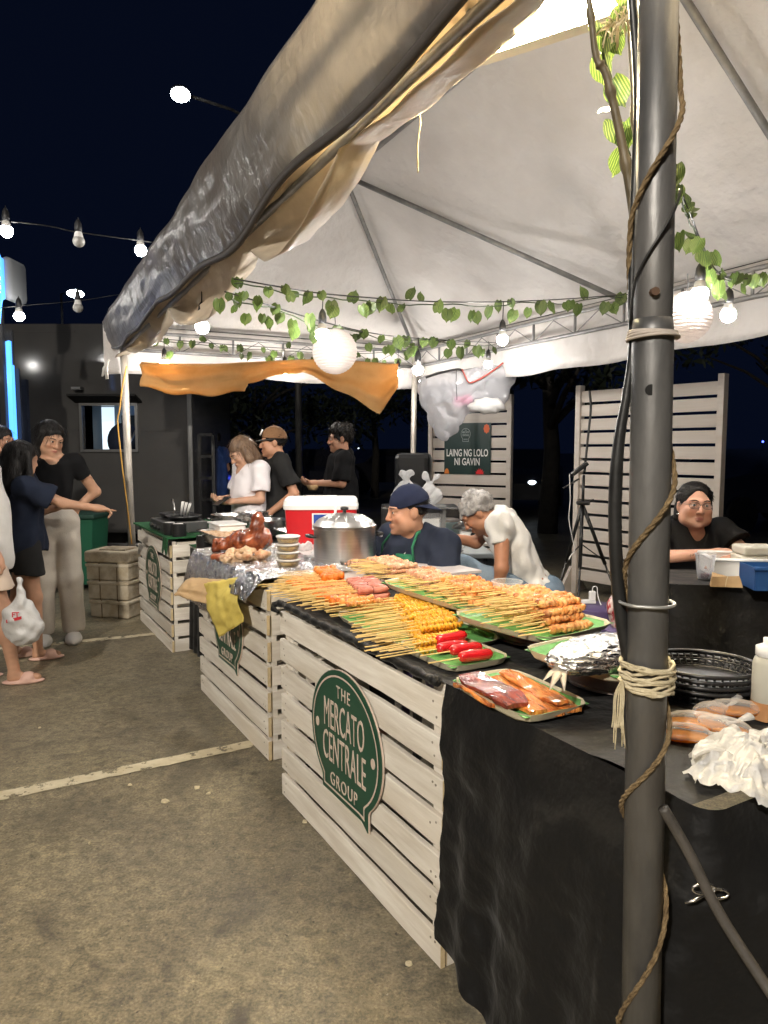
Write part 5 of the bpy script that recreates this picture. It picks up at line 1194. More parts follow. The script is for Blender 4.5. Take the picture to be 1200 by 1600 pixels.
tub('grey upturned tub under the browned pork tray', .125, .42, ZT, .068, .082)
tub('grey upturned tub under the fish tray', -.315, .30, ZT, .068, .075)
rows('shrimp', .55, .80, .030, lambda u: .335 + .08 * (u - .5), .906, 2, .025, 'pale shrimp skewer on the raised tray below the cap vendor', 'skewers on the raised trays', (.06, .10))
rows('pork', .27, .54, .027, lambda u: .33 + .1 * (u - .3), .905, 3, .021, 'orange pork skewer on the raised tray below the bending man', 'skewers on the raised trays', (.06, .10))
rows('brown', -.11, .24, .0245, lambda u: .33 + .10 * (u - .0), .905, 4, .0205, 'browned pork skewer on the raised tray by the purple stool', 'skewers on the raised trays', (.08, .14))
t = thing('wire_basket', 'black oval plastic basket under the pale pork skewers', 'basket', C(1.18, .60, .815), ROTC)
def oval_basket(t, r=.16, h=.035, sx=1.25):
    mb = MB(); mb.lathe([(0, .003), (r * .8, .003), (r * .8, 0), (0, 0)], 36, sx=sx); mb.build('base', M['blackpl'], t)
    for k, z_, q in ((.80, .003, .003), (.90, h * .55, .0025), (1.0, h, .0055)):
        mb = MB(); mb.tube([(r * k * sx * math.cos(a), r * k * math.sin(a), z_) for a in np.linspace(0, 2 * PI, 49)], q, 6); mb.build('hoop', M['blackpl'], t, smooth=True)
    mb = MB()
    for i in range(44): a = 2 * PI * i / 44; mb.tube([(r * .8 * sx * math.cos(a), r * .8 * math.sin(a), .002), (r * sx * math.cos(a), r * math.sin(a), h)], .003, 4, flat=.5)
    o = mb.build('ribs', M['blackpl'], t); o['kind'] = 'stuff'
oval_basket(t)
rows('pink', 1.05, 1.36, .028, lambda u: .50 + .06 * (u - 1.2), .858, 3, .021, 'pale pork skewer heaped on the black basket beside the pot', 'skewers on the black basket', (.08, .14), .15)
for i, (u, v, dz) in enumerate(((.165, .045, 0), (.125, .075, .014), (.085, .05, 0), (.035, .062, .004), (-.02, .055, 0))):
    skewer('hotdog', u, v, ZT + .026 + dz, ['red hotdog on a stick, farthest on the tray and half covered', 'red hotdog on a stick resting on top of its neighbours', 'red hotdog on a stick in the middle of the tray', 'red hotdog on a stick, second from the near tray edge', 'red hotdog on a stick nearest to the tray edge'][i], 'red hotdogs on sticks', .10, .05, .02)
# grilled pork belly
def slab(label, u0, v0, u1, v1, w, th, m, seed, z):
    a, b = C(u0, v0, 0), C(u1, v1, 0); d = b - a; L = d.length; wv = noise2(seed, 8, 40); wz = noise2(seed + 1, 8, 26)
    mb = MB(); n = 26; vs = []; w5 = noise2(seed + 7, 8, 120)
    for i in range(n + 1):
        t = i / n; x = L * t; k = 1 + .10 * wv(x, 0) + .05 * w5(x, 3); e = .75 + .25 * min(1, 6 * min(t, 1 - t)); zz = .004 * wz(x, 1) + .003 * math.sin(t * 7 + seed)
        for j in range(10):
            an = 2 * PI * j / 10; c_, s_ = math.cos(an), math.sin(an); q = (abs(c_) ** 5 + abs(s_) ** 5) ** (-1 / 5)
            vs.append((x, w / 2 * c_ * q * k * e + .006 * wv(x, 2), th / 2 * s_ * q * (1 + .25 * wv(x * 2, an * .02)) + zz + th / 2 + .0022 * w5(x, an * .03)))
    mb.add(vs, [(i * 10 + j, i * 10 + (j + 1) % 10, (i + 1) * 10 + (j + 1) % 10, (i + 1) * 10 + j) for i in range(n) for j in range(10)] + [tuple(range(9, -1, -1)), tuple(n * 10 + j for j in range(10))])
    o = smoothang(mb.build('pork_belly', m, None), 28); o.location = a + Vector((0, 0, z)); o.rotation_euler = (rs.uniform(-.1, .1), 0, math.atan2(d.y, d.x)); return tag(o, label, 'pork belly', 'glazed pork belly strips on the tray')
slab('dark charred pork belly slab lying over the other strips', -.155, -.012, -.385, -.045, .084, .012, M['bellydark'], 3, ZT + .020)
slab('glazed pork belly strip poking out under the dark slab', -.15, -.035, -.33, -.055, .060, .010, M['belly'], 5, ZT + .006)
slab('glazed pork belly strip right beside the dark slab', -.18, .035, -.425, -.012, .060, .011, M['belly'], 7, ZT + .006)
slab('glazed pork belly strip, second from the dark slab', -.175, .070, -.44, .028, .060, .011, M['belly'], 9, ZT + .006)
slab('glazed pork belly strip farthest from the dark slab', -.175, .110, -.445, .075, .060, .011, M['belly'], 11, ZT + .006)
slab('thin glazed pork belly strip on top of the bright strips', -.18, .088, -.43, .050, .046, .009, M['belly'], 13, ZT + .021)
# foil wrapped fish with its tail showing
fa, fb = onz(868, 1040, .93), onz(985, 1012, .93); d = fb - fa; ff = noise2(71, 9, 9.0); f2_ = noise2(72, 9, 30.0)
fo = thing('foil_fish', 'grilled fish wrapped in foil on the green lined tray', 'fish', fa + Vector((0, 0, -.03)), math.atan2(d.y, d.x))
mb = MB(); mb.ball((.145, 0, .035), (.155, .075, .042), 40, 26, fn=lambda p: 1 + .05 * ff(p.x * 2, p.y * 2 + p.z) + .05 * f2_(p.x * 1.5 + p.z, p.y * 1.5 - p.z)); mb.build('foil', M['foil'], fo)
M['fishtail'] = mat('pale_fish_tail', (.62, .55, .44), (.45, .38, .30), scale=30, rough=.4)
for k, (e, w) in enumerate((((-.055, -.035, -.006), .014), ((-.045, -.005, .004), .012), ((-.025, -.05, -.012), .011))):
    mb = MB(); mb.tube([(.03, 0, .025), (e[0] * .3, e[1] * .6, .018), e], [w, w * .8, .001], 6, flat=.4); mb.build('tail_fin', M['fishtail'], fo, smooth=True)
mb = MB(); mb.tube([(.0, -.02, .05), (.04, -.045, .055), (.08, -.065, .045), (.11, -.07, .035)], .004, 6); mb.build('foil_crease', M['foil'], fo, smooth=True)
# clear tub on the raised tray
ct = thing('clear_tub', 'small round clear plastic tub behind the pork skewers', 'tub', onz(792, 934, .905), 0)
mb = MB(); mb.lathe([(0, 0), (.040, 0), (.052, .055), (.056, .058), (.054, .060), (.050, .056), (.038, .003), (0, .003)], 28); mb.build('bowl', M['clear'], ct, smooth=True)
# stack of black serving baskets, sauce bags, bottle, crumpled bag at the near end
for i in range(4):
    t = thing('serving_basket', ['black oval serving basket at the bottom of the stack', 'black oval serving basket second from the bottom', 'black oval serving basket second from the top', 'black oval serving basket on top of the stack'][i], 'basket', C(-.50, .45, ZT + i * .014), ROTC + R(50), 'stacked black serving baskets'); oval_basket(t, .115, .036, 1.15)
def sauce_bag(label, px, py, ang, L, seed, lift=0.0):
    p = onz(px, py, ZT + .014 + lift); t = thing('sauce_bag', label, 'sauce bag', p, ang, 'clear bags of vinegar sauce'); w = noise2(seed, 7, 3.0)
    mb = MB(); mb.ball((0, 0, .004), (L / 2, .028, .019), 22, 12, fn=lambda q: 1 + .05 * w(q.x * 3, q.y * 3 + q.z)); mb.build('film', M['clear'], t, smooth=True)
    mb = MB(); mb.ball((0, 0, -.003), (L / 2 * .93, .025, .0125), 20, 10, fn=lambda q: 1.0 if q.z < .35 else .35 / q.z * 1.0); mb.build('sauce', M['sauce'], t, smooth=True)
    mb = MB(); mb.tube([(L / 2 - .006, 0, .004), (L / 2 + .012, .004, .006), (L / 2 + .02, .0, .012), (L / 2 + .045, .012, .02)], [.012, .004, .006, .014], 8, flat=.5); mb.build('knot', M['bag'], t, smooth=True)
sauce_bag('sauce bag nearest to the pole at the front of the heap', 1068, 1147, R(-14), .115, 1)
sauce_bag('sauce bag leaning on the nearest one', 1088, 1128, R(-16), .125, 2, .012)
sauce_bag('sauce bag at the back of the heap beside the bottle', 1148, 1108, R(-8), .12, 3, .006)
sauce_bag('sauce bag in the middle of the heap pointing to the crumpled bag', 1132, 1136, R(-40), .11, 4, .01)
sauce_bag('small sauce bag behind the heap next to the baskets', 1110, 1112, R(20), .09, 5)
bt = thing('squeeze_bottle', 'white squeeze bottle with brown sauce at the right border', 'bottle', onz(1197, 1122, ZT), 0)
mb = MB(); mb.lathe([(0, 0), (.030, 0), (.033, .004), (.033, .128), (.029, .140), (.024, .144)], 28); mb.build('body', mat('milky_plastic', (.72, .70, .62), rough=.35, transl=.5), bt, smooth=True)
mb = MB(); mb.lathe([(.0335, .001), (.0337, .004), (.0337, .040), (.0335, .042)], 28); mb.build('sauce_fill', mat('brown_sauce', (.36, .17, .07), (.42, .22, .10), scale=20, rough=.35), bt, smooth=True)
mb = MB(); mb.lathe([(.026, .144), (.028, .146), (.028, .165), (.018, .170), (.013, .172), (.013, .185), (0, .186)], 24); mb.build('cap', M['white'], bt, smooth=True)
cr1 = noise2(301, 9, 4.0); cr2 = noise2(302, 9, 11.0)
def crumple(a, b):
    th = 2 * PI * a; r = .012 + .165 * b * (1 + .16 * cr1(2 * math.cos(th), 2 * math.sin(th))); x, y = r * math.cos(th), r * math.sin(th) * .85
    fold = math.sin(th * 4 + 2.2 * cr1(x * 14, y * 14) + 6 * r) * .5 + .5; f2 = abs(math.sin(th * 7 - 8 * r + 2.0 * cr2(x * 5, y * 5))) ** .8
    z = .062 * (1 - b ** 2.2) + .026 * (fold - .5) * (.35 + b) * (1 - b * .55) + .010 * (f2 - .5) * (.3 + b) + .016 * cr1(x * 18, y * 18) * (1 - b) + .008
    return (x + .010 * cr2(x * 7, y * 7 + 4), y + .010 * cr2(x * 7 + 8, y * 7), max(.003, z))
mb = MB(); mb.grid(crumple, 132, 34); o = mb.build('plastic_bag', M['whitebag'], None, smooth=True, fixn=False); o.location = onz(1188, 1212, ZT); o.rotation_euler = (0, 0, .6); o.scale = (.78, .78, .95)
for k, (a0, ln) in enumerate(((2.5, .10), (3.3, .085))):
    q = MB(); q.grid(lambda a, b: (math.cos(a0) * (.06 + ln * a) + math.sin(a0) * (b - .5) * .05 * (1 - .6 * a), math.sin(a0) * (.06 + ln * a) - math.cos(a0) * (b - .5) * .05 * (1 - .6 * a), .035 + .02 * math.sin(a * 3) + .006 * math.cos(b * 14)), 12, 8); q.build('bag_handle', M['whitebag'], o, smooth=True, fixn=False)
tag(o, 'crumpled white plastic bag at the near end of the black table', 'bag')

# ------------------------------------------------------------------ middle counter
fn1 = noise2(81, 9, 9.0); fn2 = noise2(82, 9, 34.0); fn3 = noise2(83, 9, 70.0)
def foilsheet(a, b):
    u = 1.36 + 1.04 * a; v = -.12 + .56 * b; z = .850 + .012 * fn1(u, v) + .010 * fn2(u, v) + .006 * fn3(u, v)
    if v < .0: k = -v; z -= k * k * 18 * (1 if u > 1.7 else .4); v = -k * .75 - (.05 * max(0, (a - .45)) )
    return C(u, v + .012 * fn2(v * 2, u), z + .02 * max(0, math.sin(a * 15) * (.3 - b)))
mb = MB(); mb.grid(foilsheet, 80, 44); tag(mb.build('foil_sheet', M['foil'], fixn=False), 'crumpled aluminium foil sheet under the roast pig head', 'foil')
def sheet(name, label, corners, Yv, bulge, m, cat, seed, n=22):
    w = noise2(seed, 9, 6.0); a, b, c, d = [at(x, y, Y) for (x, y), Y in zip(corners, Yv)]
    def fn(s, t):
        p = a.lerp(b, s).lerp(d.lerp(c, s), t); return p + Vector((-.4, -.9, 0)).normalized() * (bulge * math.sin(PI * t) * (.6 + .4 * math.sin(PI * s)) + .014 * w(s * 1.2, t * 1.4)) + Vector((0, 0, .006 * w(s * 2, 3 + t * 2)))
    mb = MB(); mb.grid(fn, n, n, thick=.0012); return tag(mb.build(name, m, None, smooth=True), label, cat)
sheet('yellow_paper', 'crumpled yellow paper sheet hanging over the middle crate sign', [(318, 912), (372, 902), (381, 972), (343, 996)], (3.46, 3.27, 3.20, 3.36), .03, M['yellowpaper'], 'paper', 3)
sheet('kraft_paper', 'brown paper sheet poking out left of the yellow paper', [(296, 902), (352, 905), (326, 944), (272, 930)], (3.64, 3.46, 3.40, 3.56), .02, M['kraft'], 'paper', 5)
sheet('kraft_paper', 'brown paper under the foil on the middle crate corner', [(376, 905), (448, 902), (442, 912), (388, 925)], (3.34, 3.17, 3.14, 3.22), .005, M['kraft'], 'paper', 6)
sheet('yellow_paper', 'small yellow paper corner tucked under the foil edge', [(380, 906), (412, 903), (405, 916), (384, 917)], (3.26, 3.20, 3.18, 3.20), .004, M['yellowpaper'], 'paper', 8)
# roast pig head, snout to the left, ear up, with chopped meat below
hp_ = onz(384, 868, .86); ph = thing('roast_pig_head', 'glossy roast pig head with pricked ear on the foil', 'pig head', hp_, R(-8))
v = Vol((-.26, -.14, -.03), (.20, .16, .24), .006)
E = lambda c, r, Rm=None: ('ell', c, Rm, r)
ry = lambda a: np.array([[math.cos(a), 0, math.sin(a)], [0, 1, 0], [-math.sin(a), 0, math.cos(a)]])
v.add(E((.04, 0, .080), (.10, .080, .070), ry(-.3)), .03); v.add(('cone', (-.02, 0, .072), (-.155, 0, .048), .058, .031), .03); v.add(E((-.168, 0, .050), (.012, .036, .036)), .008)
v.add(E((.085, -.01, .10), (.045, .05, .05)), .03); v.add(E((.078, -.05, .172), (.040, .014, .066), ry(.35)), .012); v.add(E((.035, .05, .165), (.026, .014, .052), ry(.1)), .015)
v.cut(E((-.182, -.012, .054), (.014, .007, .008)), .004); v.cut(E((-.182, .012, .054), (.014, .007, .008)), .004); v.cut(E((-.03, -.062, .095), (.014, .012, .007)), .006)
v.rough(.009, 45, 3); v.rough(.005, 110, 8); o = vol_obj('head_skin', v, M['lechon'], ph, 1)
v = Vol((-.2, -.2, -.06), (.22, .12, .10), .006)
for k in range(26): a = rs.uniform(-.10, .13); b = rs.uniform(-.15, -.02); v.add(E((a, b, rs.uniform(-.03, .045) - abs(a - .03) * .2), (rs.uniform(.02, .045), rs.uniform(.015, .03), rs.uniform(.012, .024)), ry(rs.uniform(-.6, .6))), .008)
v.rough(.008, 90, 4); vol_obj('chopped_meat', v, M['meatpale'], ph, 1)
v = Vol((-.19, -.14, -.05), (-.02, .02, .05), .005); v.add(('cone', (-.15, -.07, -.0), (-.06, -.075, .002), .022, .030), .02); v.rough(.006, 60, 6); vol_obj('jowl', v, M['lechon'], ph, 1)
mb = MB(); mb.ball((.115, -.09, .02), (.035, .03, .028), 14, 10, fn=lambda p: 1 + .12 * math.sin(7 * p.x + 3 * p.z)); mb.build('trotter', M['pinkpork'], ph, smooth=True)
# five stacked clear tubs
sp_ = onz(449, 898, .822); lab = ['at the bottom', 'second from the bottom', 'in the middle', 'second from the top', 'on top']
foodc = mat('pickled_relish', (.45, .27, .07), (.62, .45, .16), scale=34, rough=.5, c3=(.22, .12, .04), scale3=28)
for i in range(5):
    t = thing('lidded_tub', 'round clear tub of relish %s of the stack beside the pig head' % lab[i], 'tub', sp_ + Vector((rs.uniform(-.002, .002), .03, i * .0375)), 0, 'stacked clear relish tubs')
    mb = MB(); mb.lathe([(.0, 0), (.048, 0), (.055, .029)], 28); mb.build('bowl', M['clear'], t, smooth=True)
    mb = MB(); mb.lathe([(0, .003), (.046, .003), (.0525, .024), (0, .026)], 24); mb.build('relish', foodc, t, smooth=True)
    mb = MB(); mb.lathe([(.056, .027), (.0585, .028), (.0585, .034), (.054, .036), (0, .0355)], 28); mb.build('lid', mat('frosted_lid', (.62, .60, .58), rough=.3) if i == 0 else bpy.data.materials['frosted_lid'], t, smooth=True)
# big aluminium pot
pp_ = onz(537, 889, .822); pot = thing('stock_pot', 'large aluminium pot with domed lid beside the cap vendor', 'pot', pp_ + Vector((0, .10, 0)), R(20)); pr_ = .158; phh = .198
mb = MB(); mb.lathe([(0, 0), (pr_ * .93, 0), (pr_ * .98, .006), (pr_, .02), (pr_, phh), (pr_ * 1.035, phh + .003), (pr_ * 1.035, phh + .009), (pr_ * .98, phh + .006), (pr_ * .97, .01), (0, .01)], 56); smoothang(mb.build('body', M['alu'], pot), 30)
mb = MB(); mb.lathe([(pr_ * 1.03, phh + .010), (pr_ * 1.03, phh + .015), (pr_ * .97, phh + .022), (pr_ * .92, phh + .034), (pr_ * .82, phh + .046), (pr_ * .55, phh + .064), (pr_ * .25, phh + .074), (0, phh + .076)], 56)
lid = smoothang(mb.build('lid', M['alu'], pot), 40)
for k in range(14):
    a = 2 * PI * k / 14; q = MB(); q.tube([(pr_ * .86 * math.cos(a), pr_ * .86 * math.sin(a), phh + .042), (pr_ * .58 * math.cos(a), pr_ * .58 * math.sin(a), phh + .0615), (pr_ * .30 * math.cos(a), pr_ * .30 * math.sin(a), phh + .0715)], [.003, .008, .003], 6, flat=.5); q.build('lid_flute', M['alu'], lid, smooth=True)
mb = MB(); mb.lathe([(0, phh + .075), (.010, phh + .076), (.009, phh + .088), (.020, phh + .092), (.022, phh + .102), (.016, phh + .108), (0, phh + .109)], 16); mb.build('knob', M['blackpl'], lid, smooth=True)
for s in (-1, 1): mb = MB(); mb.tube([(s * pr_, -.045, phh * .80), (s * (pr_ + .035), -.035, phh * .82), (s * (pr_ + .04), 0, phh * .82), (s * (pr_ + .035), .035, phh * .82), (s * pr_, .045, phh * .80)], .008, 8); mb.build('handle', M['blackpl'], pot, smooth=True)
# red cooler with white lid
co_ = onz(443, 857, .815); cl_ = thing('drinks_cooler', 'red cooler box with a white lid behind the aluminium pot', 'cooler', co_ + Vector((0, .0, 0)), R(3)); cw = .455
mb = MB()
def cring(w, d, z, e=7.0): return [(cw / 2 + w / 2 * math.cos(a) * (abs(math.cos(a)) ** e + abs(math.sin(a)) ** e) ** (-1 / e), .16 + d / 2 * math.sin(a) * (abs(math.cos(a)) ** e + abs(math.sin(a)) ** e) ** (-1 / e), z) for a in [2 * PI * (i + .5) / 40 for i in range(40)]]
def rings(mb, rr_):
    vs = [p for r_ in rr_ for p in r_]; n = len(rr_[0]); mb.add(vs, [(i * n + k, i * n + (k + 1) % n, (i + 1) * n + (k + 1) % n, (i + 1) * n + k) for i in range(len(rr_) - 1) for k in range(n)] + [tuple(range(n - 1, -1, -1)), tuple((len(rr_) - 1) * n + k for k in range(n))])
rings(mb, [cring(cw * .90, .29, 0), cring(cw * .92, .295, .008), cring(cw * .985, .315, .238)]); smoothang(mb.build('body', M['red'], cl_), 35)
mb = MB(); rings(mb, [cring(cw * 1.02, .33, .236), cring(cw * 1.03, .335, .262), cring(cw * 1.02, .33, .264), cring(cw * 1.0, .322, .290), cring(cw * .96, .30, .302), cring(cw * .93, .28, .304)]); smoothang(mb.build('lid', M['white'], cl_), 30)
mb = MB(); mb.bevbox((cw / 2, .16, .306), (.20, .10, .012), .005); mb.build('lid_grip', M['white'], cl_)
mb = MB(); mb.box((cw * .55, -.002, .165), (.15, .004, .10)); lbz = mb.build('label', M['white'], cl_)
mb = MB(); mb.box((cw * .50, -.0055, .165), (.085, .003, .085)); mb.build('label_print', mat('blue_label_print', (.012, .045, .24), rough=.5), lbz)
mb = MB(); mb.bevbox((cw * .70, -.008, .232), (.016, .02, .05), .004); mb.build('latch', M['white'], cl_)
# crumpled film and cup scraps behind the tubs
for i, (px, py, s) in enumerate(((482, 880, .05), (505, 872, .06), (478, 862, .035))):
    v = Vol((-.09, -.09, -.01), (.09, .09, .07), .007); 
    for k in range(5): v.add(E((rs.uniform(-s, s), rs.uniform(-s, s), rs.uniform(.0, .03)), (s * .7, s * .7, .022)), .02)
    v.rough(.016, 80, i + 9); o = vol_obj('crumpled_film', v, M['bag'], None, 0); o.location = onz(px, py, .828); tag(o, ['crumpled clear film lying left of the aluminium pot', 'crumpled clear film between cooler and pot', 'small crumpled clear film right of the relish tubs'][i], 'plastic film')

# ------------------------------------------------------------------ far hot counter
ck = thing('griddle_cooker', 'grey electric griddle with black pans at the far counter end', 'griddle', C(3.98, .05, .812), ROTC)
mb = MB(); mb.bevbox((.22, .16, .045), (.44, .32, .085), .008); mb.build('body', mat('dark_steel', (.12, .12, .12), rough=.35, metal=.7), ck)
for x in (.08, .20, .32): mb = MB(); mb.tube([(x, -.001, .04), (x, -.02, .04)], .016, 12); mb.build('knob', M['blackpl'], ck)
for x in (.12, .34): mb = MB(); mb.lathe([(0, .092), (.10, .092), (.125, .125), (.13, .126), (.10, .098), (0, .098)], 26, c=(x, .17, 0)); mb.build('pan', M['blackpl'], ck, smooth=True)
for i, (x, a) in enumerate(((.08, -.5), (.26, .5), (.34, .65), (.42, .8))):
    tn = thing('serving_tongs', ['pale tongs at the far left of the griddle pans', 'pale tongs standing up in the middle pan', 'pale tongs leaning right in the middle pan', 'pale spoon leaning far right over the pans'][i], 'tongs', C(3.98 - x, .22, .925), ROTC)
    mb = MB(); mb.tube([(0, 0, 0), (.05 * a, 0, .05), (.13 * a, 0, .11)], [.004, .008, .011], 6, flat=.4); mb.build('blade', M['white'] if i else M['steel'], tn, smooth=True)
def blackmug(label, u, v, z, r=.045, h=.085):
    t = thing('sauce_crock', label, 'crock', C(u, v, z), 0, 'black crocks along the far counter'); mb = MB(); mb.lathe([(0, 0), (r * .95, 0), (r, .006), (r, h), (r * .93, h), (r * .9, h - .02), (0, h - .022)], 24); smoothang(mb.build('pot', M['blackpl'], t), 40)
    mb = MB(); mb.tube([(-r * .7, -r * .2, h + .001), (0, -r * .45, h + .004), (r * .6, -r * .1, h + .002)], .007, 6, flat=.5); mb.build('spoon', M['white'], t, smooth=True); return t
blackmug('black crock with a pale spoon next to the griddle', 3.50, .09, .812, .05, .09); blackmug('black crock with a pale spoon in front of the white container', 3.38, .12, .812, .05, .09)
blackmug('black crock standing on the turf step near the chafing dish', 3.02, .20, .752, .058, .10); blackmug('short black crock under the chafing dish', 2.86, .28, .752, .05, .07)
mb = MB(); mb.grid(lambda a, b: C(2.70 + .66 * a, .18 + .5 * b, .752 + .002 * math.sin(a * 40) * math.sin(b * 30)), 12, 10, thick=.004); tag(mb.build('turf_mat', M['turf']), 'green turf mat on the gap table by the black crock', 'turf mat')
wc = thing('white_container', 'white food container behind the black crocks', 'container', C(3.22, .30, .812), ROTC)
mb = MB(); mb.bevbox((.10, .08, .05), (.26, .18, .10), .01); mb.build('box', M['white'], wc); mb = MB(); mb.bevbox((.10, .08, .104), (.275, .195, .012), .004); mb.build('lid', M['white'], wc)
def chafing(label, u, v, z, L, D, rot=0.0, food=True):
    t = thing('chafing_dish', label, 'chafing dish', C(u, v, z), ROTC + rot, 'steel chafing dishes on the far counter'); mb = MB()
    def rg(k, z_): return [(L / 2 + L / 2 * k * math.cos(a) * (abs(math.cos(a)) ** 8 + abs(math.sin(a)) ** 8) ** (-1 / 8), D / 2 + D / 2 * k * math.sin(a) * (abs(math.cos(a)) ** 8 + abs(math.sin(a)) ** 8) ** (-1 / 8), z_) for a in [2 * PI * (i + .5) / 32 for i in range(32)]]
    rings(mb, [rg(.86, .06), rg(.90, .075), rg(.95, .12), rg(1.04, .123), rg(1.04, .128), rg(.94, .126), rg(.88, .09)]); smoothang(mb.build('pan', M['steel'], t), 35)
    for x in (.06, L - .06):
        for y in (.05, D - .05): c = MB(); c.tube([(x, y, 0), (x, y, .07)], .008, 6); c.build('leg', M['steel'], t)
    if food:
        w = noise2(int(u * 77), 8, 40); c = MB(); c.grid(lambda a, b: (L * (.07 + .86 * a), D * (.08 + .84 * b), .118 + .012 * w(a * L, b * D)), 22, 14); c.build('noodles', M['meatpale'], t, smooth=True, fixn=False)
    return t
chafing('open chafing dish with chopped food beside the pig head', 3.12, .16, .76, .52, .32)
chafing('empty steel chafing dish behind the pig head', 2.92, .62, .76, .50, .30, 0, False)
def steelpot(label, u, v, z, r, h, grp='steel pots on the far counter', lid=None):
    t = thing('steel_pot', label, 'pot', C(u, v, z), 0, grp); mb = MB(); mb.lathe([(0, 0), (r * .96, 0), (r, .012), (r, h), (r * 1.04, h + .004), (r * 1.0, h + .004), (r * .97, h - .005), (r * .95, .02), (0, .02)], 40); smoothang(mb.build('body', M['steel'], t), 30)
    for s in (-1, 1): c = MB(); c.tube([(s * r, -.03, h * .75), (s * (r + .03), -.02, h * .77), (s * (r + .03), .02, h * .77), (s * r, .03, h * .75)], .006, 6); c.build('handle', M['steel'], t, smooth=True)
    c = MB(); c.lathe([(0, h * .75), (r * .95, h * .75)], 30); c.build('stew', mat('brown_stew', (.10, .05, .02), (.2, .11, .05), scale=20, rough=.25) if 'brown_stew' not in bpy.data.materials else bpy.data.materials['brown_stew'], t); return t
steelpot('wide steel pot behind the white container', 3.55, .55, .812, .15, .12); steelpot('wide steel pan in front of the woman with the phone', 3.30, .72, .812, .165, .095); steelpot('steel pot at the back edge of the far counter', 3.75, .78, .812, .13, .11)
steelpot('steel pot with foil between the big pot and the cap vendor', 1.74, .92, .822, .10, .12, None)
v = Vol((-.13, -.13, -.01), (.13, .13, .06), .006); v.add(E((0, 0, .01), (.11, .11, .022)), .0); v.rough(.010, 90, 12); o = vol_obj('foil_cover', v, M['foil'], None, 0); o.location = C(1.74, .92, .945); tag(o, 'crumpled foil cover on the steel pot behind the vendor', 'foil')
lad = thing('ladle', 'steel ladle resting in the wide pan', 'ladle', C(3.30, .66, .90), ROTC); mb = MB(); mb.tube([(0, 0, 0), (.08, -.02, .03), (.20, -.05, .045)], .005, 6); mb.build('handle', M['steel'], lad, smooth=True); mb = MB(); mb.ball((0, 0, -.01), (.035, .035, .02), 14, 8); mb.build('bowl', M['steel'], lad, smooth=True)

# ------------------------------------------------------------------ things behind the vendors
pt = thing('prep_table', 'grey folding table with food plates between the two seated men', 'table', Vector((at(650, 700, 4.75).x, 4.6, 0)), R(2))
mb = MB(); mb.bevbox((.20, .32, .72), (.62, .62, .035), .008); mb.build('table_top', mat('grey_laminate', (.22, .24, .24), rough=.4), pt)
for x in (-.06, .46):
    for y in (.05, .58): c = MB(); c.box((x, y, .35), (.025, .025, .70)); c.build('leg', M['blackpl'], pt)
pz_ = .7385
def plate(label, p, r, c):
    t = thing('food_plate', label, 'plate', p, 0); mb = MB(); mb.lathe([(0, 0), (r * .7, 0), (r, .014), (r * .98, .016), (r * .68, .004), (0, .004)], 28); mb.build('dish', M['blackpl'], t, smooth=True)
    for i, (x, y, s, m) in enumerate(c): q = MB(); q.ball((x, y, .012), (s, s * .8, s * .7), 14, 8, fn=lambda p_: 1 + .08 * math.sin(11 * p_.x + i) * math.cos(9 * p_.y)); q.build('rice' if m is M['white'] else 'meat', m, t, smooth=True)
plate('dark plate with rice and ham beside the bent man', at(703, 888, 4.62) * Vector((1, 1, 0)) if False else Vector((at(703, 888, 4.66).x, 4.66, pz_)), .09, ((.03, -.01, .035, M['white']), (-.035, .0, .03, M['pinkpork'])))
bx = thing('meat_tray', 'foam tray of sliced meat at the back of the grey table', 'tray', Vector((at(706, 830, 4.95).x, 4.95, pz_)), 0)
mb = MB(); mb.bevbox((0, 0, .03), (.16, .14, .055), .01); mb.build('tray_body', M['white'], bx); mb = MB(); mb.ball((0, 0, .055), (.07, .055, .025), 14, 8, fn=lambda p: 1 + .1 * math.sin(9 * p.x)); mb.build('meat', M['pinkpork'], bx, smooth=True)
bk_ = thing('blue_bucket', 'pale blue bucket standing behind the cap vendor', 'bucket', Vector((at(695, 815, 5.5).x, 5.5, .62)), 0)
pbm = mat('pale_blue_plastic', (.26, .36, .40), rough=.4)
mb = MB(); mb.lathe([(0, 0), (.10, 0), (.125, .24), (.13, .245), (.12, .24), (.095, .01), (0, .01)], 28); mb.build('body', pbm, bk_, smooth=True); mb = MB(); mb.lathe([(0, .27), (.08, .268), (.13, .255), (.13, .245)], 24); mb.build('lid', mat('grey_brown_lid', (.10, .085, .075), rough=.5), bk_, smooth=True)
gc = thing('glass_case', 'low display case frame with a printed panel behind the cap vendor', 'case', Vector((at(672, 820, 5.0).x, 5.0, pz_)), 0)
for x in (-.11, .10):
    for y in (0, .22): mb = MB(); mb.box((x, y, .13), (.018, .018, .26)); mb.build('upright', mat('case_grey', (.10, .105, .105), rough=.4) if 'case_grey' not in bpy.data.materials else bpy.data.materials['case_grey'], gc)
mb = MB(); mb.box((-.005, .11, .27), (.24, .26, .018)); mb.build('top', bpy.data.materials['case_grey'], gc); mb = MB(); mb.box((-.005, .02, .14), (.19, .004, .18)); mb.build('glass', M['clear'], gc); mb = MB(); mb.box((-.005, .12, .10), (.16, .02, .16)); mb.build('printed_panel', M['white'], gc)
rc = thing('rice_cooker', 'dark cooker with a white front standing on the grey table', 'cooker', Vector((at(742, 822, 5.05).x, 5.05, pz_)), 0)
